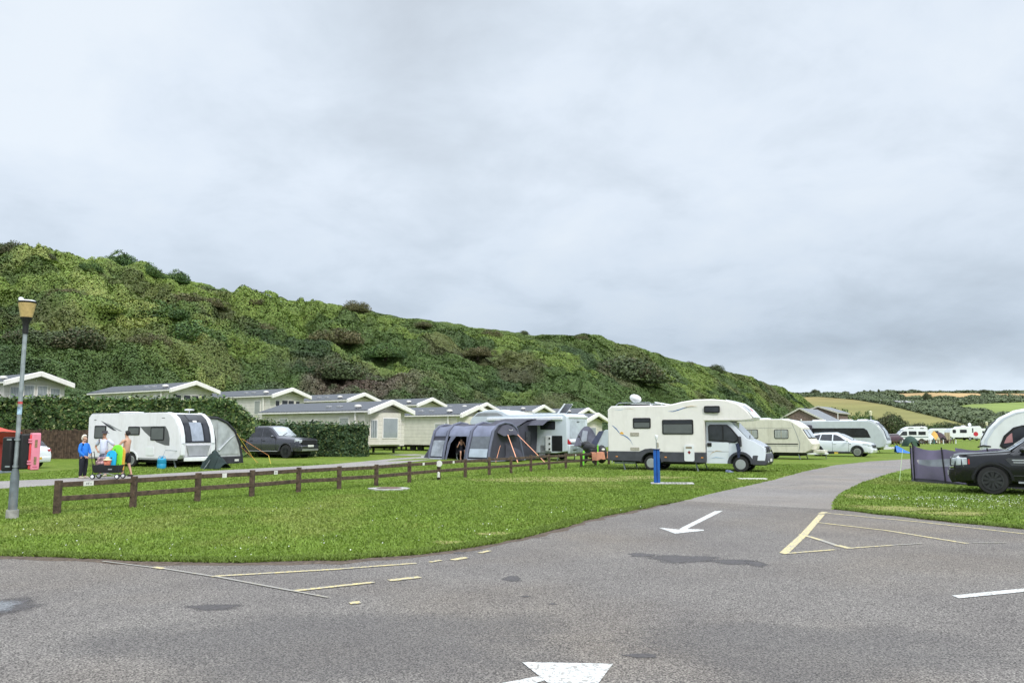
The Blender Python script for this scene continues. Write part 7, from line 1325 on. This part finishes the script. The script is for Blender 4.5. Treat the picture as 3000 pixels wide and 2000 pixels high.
for x, y in ((-.25, -.27), (-.25, .27), (.25, -.27), (.25, .27)): obj('leg', MB().bar((x, y, 0), (-x * .6, y, .38), .025), METAL, t)
# ------------------------------------------------------------ wagon and beach things
gx, gy = G(316, 1403); WY = 3; t = thing('folding_wagon', 'black fabric beach wagon with white-hubbed wheels on the path', 'wagon', (gx, gy, .016), WY); WM = Matrix.Translation((gx, gy, .016)) @ Matrix.Rotation(R(WY), 4, 'Z')
bag = MB().loft([[(-.42, -.22, .22), (.42, -.22, .22), (.42, .22, .22), (-.42, .22, .22)], [(-.47, -.27, .50), (.47, -.27, .50), (.47, .27, .50), (-.47, .27, .50)], [(-.43, -.23, .50), (.43, -.23, .50), (.43, .23, .50), (-.43, .23, .50)], [(-.40, -.2, .26), (.40, -.2, .26), (.40, .2, .26), (-.40, .2, .26)]])
obj('fabric_tub', bag, mat('black_wagon_fabric', (.014, .015, .018), .8, var=.3, bump=.4, bscale=12), t, bevel=.012); obj('logo_mark', MB().box(.10, .24, -.262, -.258, .33, .37), GREYP, t)
for x, s in ((-.42, -1), (.44, 1)):
    for y in (-.25, .25):
        obj('frame_leg', MB().tube([(x, y, .55), (x + s * .02, y, .2), (x + s * .0, y, .1)], .014, 6), BLACK, t)
        w_ = obj('wheel', MB().lathe([(.04, -.025), (.085, -.03), (.095, 0), (.085, .03), (.04, .025)], (x - .0, y - .03, .095), 'y', 20), RUB, t, smooth=True); obj('hub', MB().lathe([(.001, -.032), (.055, -.03), (.055, .03), (.001, .032)], (x, y - .03, .095), 'y', 16), BRIGHT, w_)
obj('handle', MB().tube([(-.46, -.2, .3), (-.55, -.2, .95), (-.55, .0, .98), (-.46, .1, .3)], .014, 6), BLACK, t); obj('cross_brace', MB().bar((-.4, -.2, .12), (.4, -.2, .3), .025).bar((-.4, -.2, .3), (.4, -.2, .12), .025), GREYP, t)
def board(lb, x, y, w_, h_, m, lean, tw, edge=None, z=.3):
    P = [(-w_ / 2, 0), (w_ / 2, 0)] + [(w_ / 2 * math.cos(a) ** (.7 if math.cos(a) > 0 else 1) if math.cos(a) > 1e-6 else 0, h_ - w_ * .62 + w_ * .62 * math.sin(a)) for a in np.linspace(0, math.pi / 2, 7)] + [(-w_ / 2 * math.cos(a) ** .7 if math.cos(a) > 1e-6 else 0, h_ - w_ * .62 + w_ * .62 * math.sin(a)) for a in np.linspace(math.pi / 2, 0, 7)][1:]
    p = L2W(WM, x, y, z); o = thing('bodyboard', lb, 'bodyboard', p, tw, 'bodyboards in the wagon'); o.rotation_euler = (R(lean), 0, R(tw))
    obj('deck', MB().prism(P, -.025, .02), m, o, bevel=.008); obj('slick', MB().prism([(x_ * 1.0, z_) for x_, z_ in P], .021, .05), edge or m, o, bevel=.008); obj('leash_plug', MB().ell((.02, -.028, h_ * .62), (.03, .008, .03), 10, 6).ell((-.08, -.028, h_ * .8), (.02, .008, .035), 8, 6), DGREY, o)
board('tall lime green bodyboard standing at the right end of the wagon', .20, .12, .40, .92, mat('lime_foam', (.22, .75, .05), .5, var=.08), -4, -6, mat('yellow_green_edge', (.55, .85, .12), .5)); board('orange-edged bodyboard standing behind the lime green one', .27, .2, .38, .84, mat('orange_foam', (.7, .38, .05), .5), -4, -6); board('shorter turquoise blue bodyboard in front of the lime green one', .08, -.05, .36, .72, mat('turquoise_foam', (.01, .42, .72), .5, var=.08), -5, 0, mat('dark_blue_edge', (.01, .12, .25), .5))
one('beach_bag', MB().loft([[(-.09, -.05, 0), (.09, -.05, 0), (.09, .05, 0), (-.09, .05, 0)], [(-.12, -.07, .24), (.12, -.07, .24), (.12, .07, .24), (-.12, .07, .24)]]), mat('coral_bag', (.75, .22, .14), .7, var=.5, scale=14), 'small coral red bag among the things in the wagon', 'bag', loc=L2W(WM, .02, -.15, .42), bevel=.02)
one('straw_hat', MB().lathe([(.001, .12), (.06, .11), (.08, .03), (.15, .0), (.15, -.01), (.08, .01)], n=18), mat('straw', (.68, .62, .38), .8, var=.2), 'pale straw hat lying on the coral bag in the wagon', 'hat', loc=L2W(WM, .0, -.12, .68), smooth=True)
one('rolled_towels', MB().tube([(-.2, 0, 0), (.18, 0, .02)], .10, 12).tube([(-.16, -.03, .13), (.1, .02, .15)], .08, 12), mat('striped_towel', (.45, .28, .30), .9, var=.95, scale=8), 'bundle of patterned towels piled at the left end of the wagon', 'towels', loc=L2W(WM, -.2, -.05, .56), smooth=True)
one('cool_bag', MB().box(-.17, .17, -.13, .13, 0, .16), MATS['black_cover'], 'dark cool bag under the towels in the wagon', 'bag', loc=L2W(WM, -.15, -.02, .40), bevel=.04)
# ------------------------------------------------------------ grass blades and daisies
def inside(px_, py_, poly):
    return tri((px_, py_), poly)
road_poly = apron; 
def blades(n, xr, yr, h, seed, dens=None):
    g = np.random.default_rng(seed); x = g.uniform(*xr, n); y = g.uniform(*yr, n) if dens is None else yr[0] + (yr[1] - yr[0]) * g.random(n) ** dens
    ok = ~inside(x, y, apron) & ~inside(x, y, [tuple(p) for p in rl + rr_]) & ~inside(x, y, pth) & (np.abs(x) < y * .72 + 1); x, y = x[ok], y[ok]; n = len(x)
    hh_ = h * g.uniform(.5, 1.3, n) * (.7 + .7 * fbm(x / .8, y / .8, 7)); a = g.uniform(0, 6.283, n); w_ = .006 + .00055 * y; lx, ly = g.normal(0, .5, n) * hh_, g.normal(0, .5, n) * hh_; z = hz(x, y)
    A = np.stack([x - np.cos(a) * w_, y - np.sin(a) * w_, z], 1); B = np.stack([x + np.cos(a) * w_, y + np.sin(a) * w_, z], 1); C = np.stack([x + lx, y + ly, z + hh_], 1)
    d = fbm(x / 2.2, y / 3.5, 17); dry = sm(.58, .78, d) * .28; fine = fbm(x / .5, y / .5, 19)
    c = np.array((.165, .25, .036)) * (1 - dry[:, None]) + np.array((.36, .34, .12)) * dry[:, None]; c = c * (.78 + .44 * fine[:, None]) * g.uniform(.78, 1.25, n)[:, None]
    return np.stack([A, B, C], 1), c
V1, c1 = blades(330000, (-16, 7), (9.5, 26), .032, 1, 1.3); V2, c2 = blades(150000, (4, 24), (13, 28), .035, 2, 1.2); V3, c3 = blades(110000, (-20, 16), (25, 42), .04, 3)
def edge_blades(line, n, sgn, seed):
    g = np.random.default_rng(seed); P = np.array(line); i = g.integers(0, len(P) - 1, n); u = g.random(n)[:, None]; p = P[i] * (1 - u) + P[i + 1] * u; d = P[i + 1] - P[i]; d /= np.linalg.norm(d, axis=1)[:, None] + 1e-9; nn_ = np.stack([-d[:, 1], d[:, 0]], 1) * sgn
    p = p + nn_ * g.uniform(-.03, .30, n)[:, None]; h = g.uniform(.02, .06, n); a = g.uniform(0, 6.28, n); w_ = .007 + .0006 * p[:, 1]
    A = np.stack([p[:, 0] - np.cos(a) * w_, p[:, 1] - np.sin(a) * w_, 0 * a], 1); B = np.stack([p[:, 0] + np.cos(a) * w_, p[:, 1] + np.sin(a) * w_, 0 * a], 1); C = np.stack([p[:, 0] + g.normal(0, .03, n), p[:, 1] + g.normal(0, .03, n), h], 1)
    return np.stack([A, B, C], 1), np.array((.155, .228, .036)) * g.uniform(.6, 1.3, n)[:, None]
V4, c4 = edge_blades(LE, 60000, 1, 5); V5, c5 = edge_blades(RE, 22000, 1, 6)
tag(fast('grass', np.concatenate([V1, V2, V3, V4, V5]), 3, LEAF, col=np.concatenate([c1, c2, c3, c4, c5])), 'short green grass of the lawns by the tarmac', 'grass', kind='stuff')
g_ = np.random.default_rng(8);  x = np.concatenate([g_.uniform(-9, 3, 250), g_.uniform(9, 16, 900)]); y = np.concatenate([g_.uniform(10, 18, 250), g_.uniform(17.5, 21, 900)]); ok = ~inside(x, y, apron) & (fbm(x / 2, y / 1.2, 33) > .47); x, y = x[ok], y[ok]; n = len(x)
tag(fast('daisies', leafquads(np.stack([x, y, np.full(n, .05)], 1), np.tile([0, -.6, 1.], (n, 1)), .0085, .3, 1.0), 4, mat('daisy_white', (.8, .8, .76), .7)), 'tiny white daisies scattered through the lawns', 'daisies', kind='stuff')
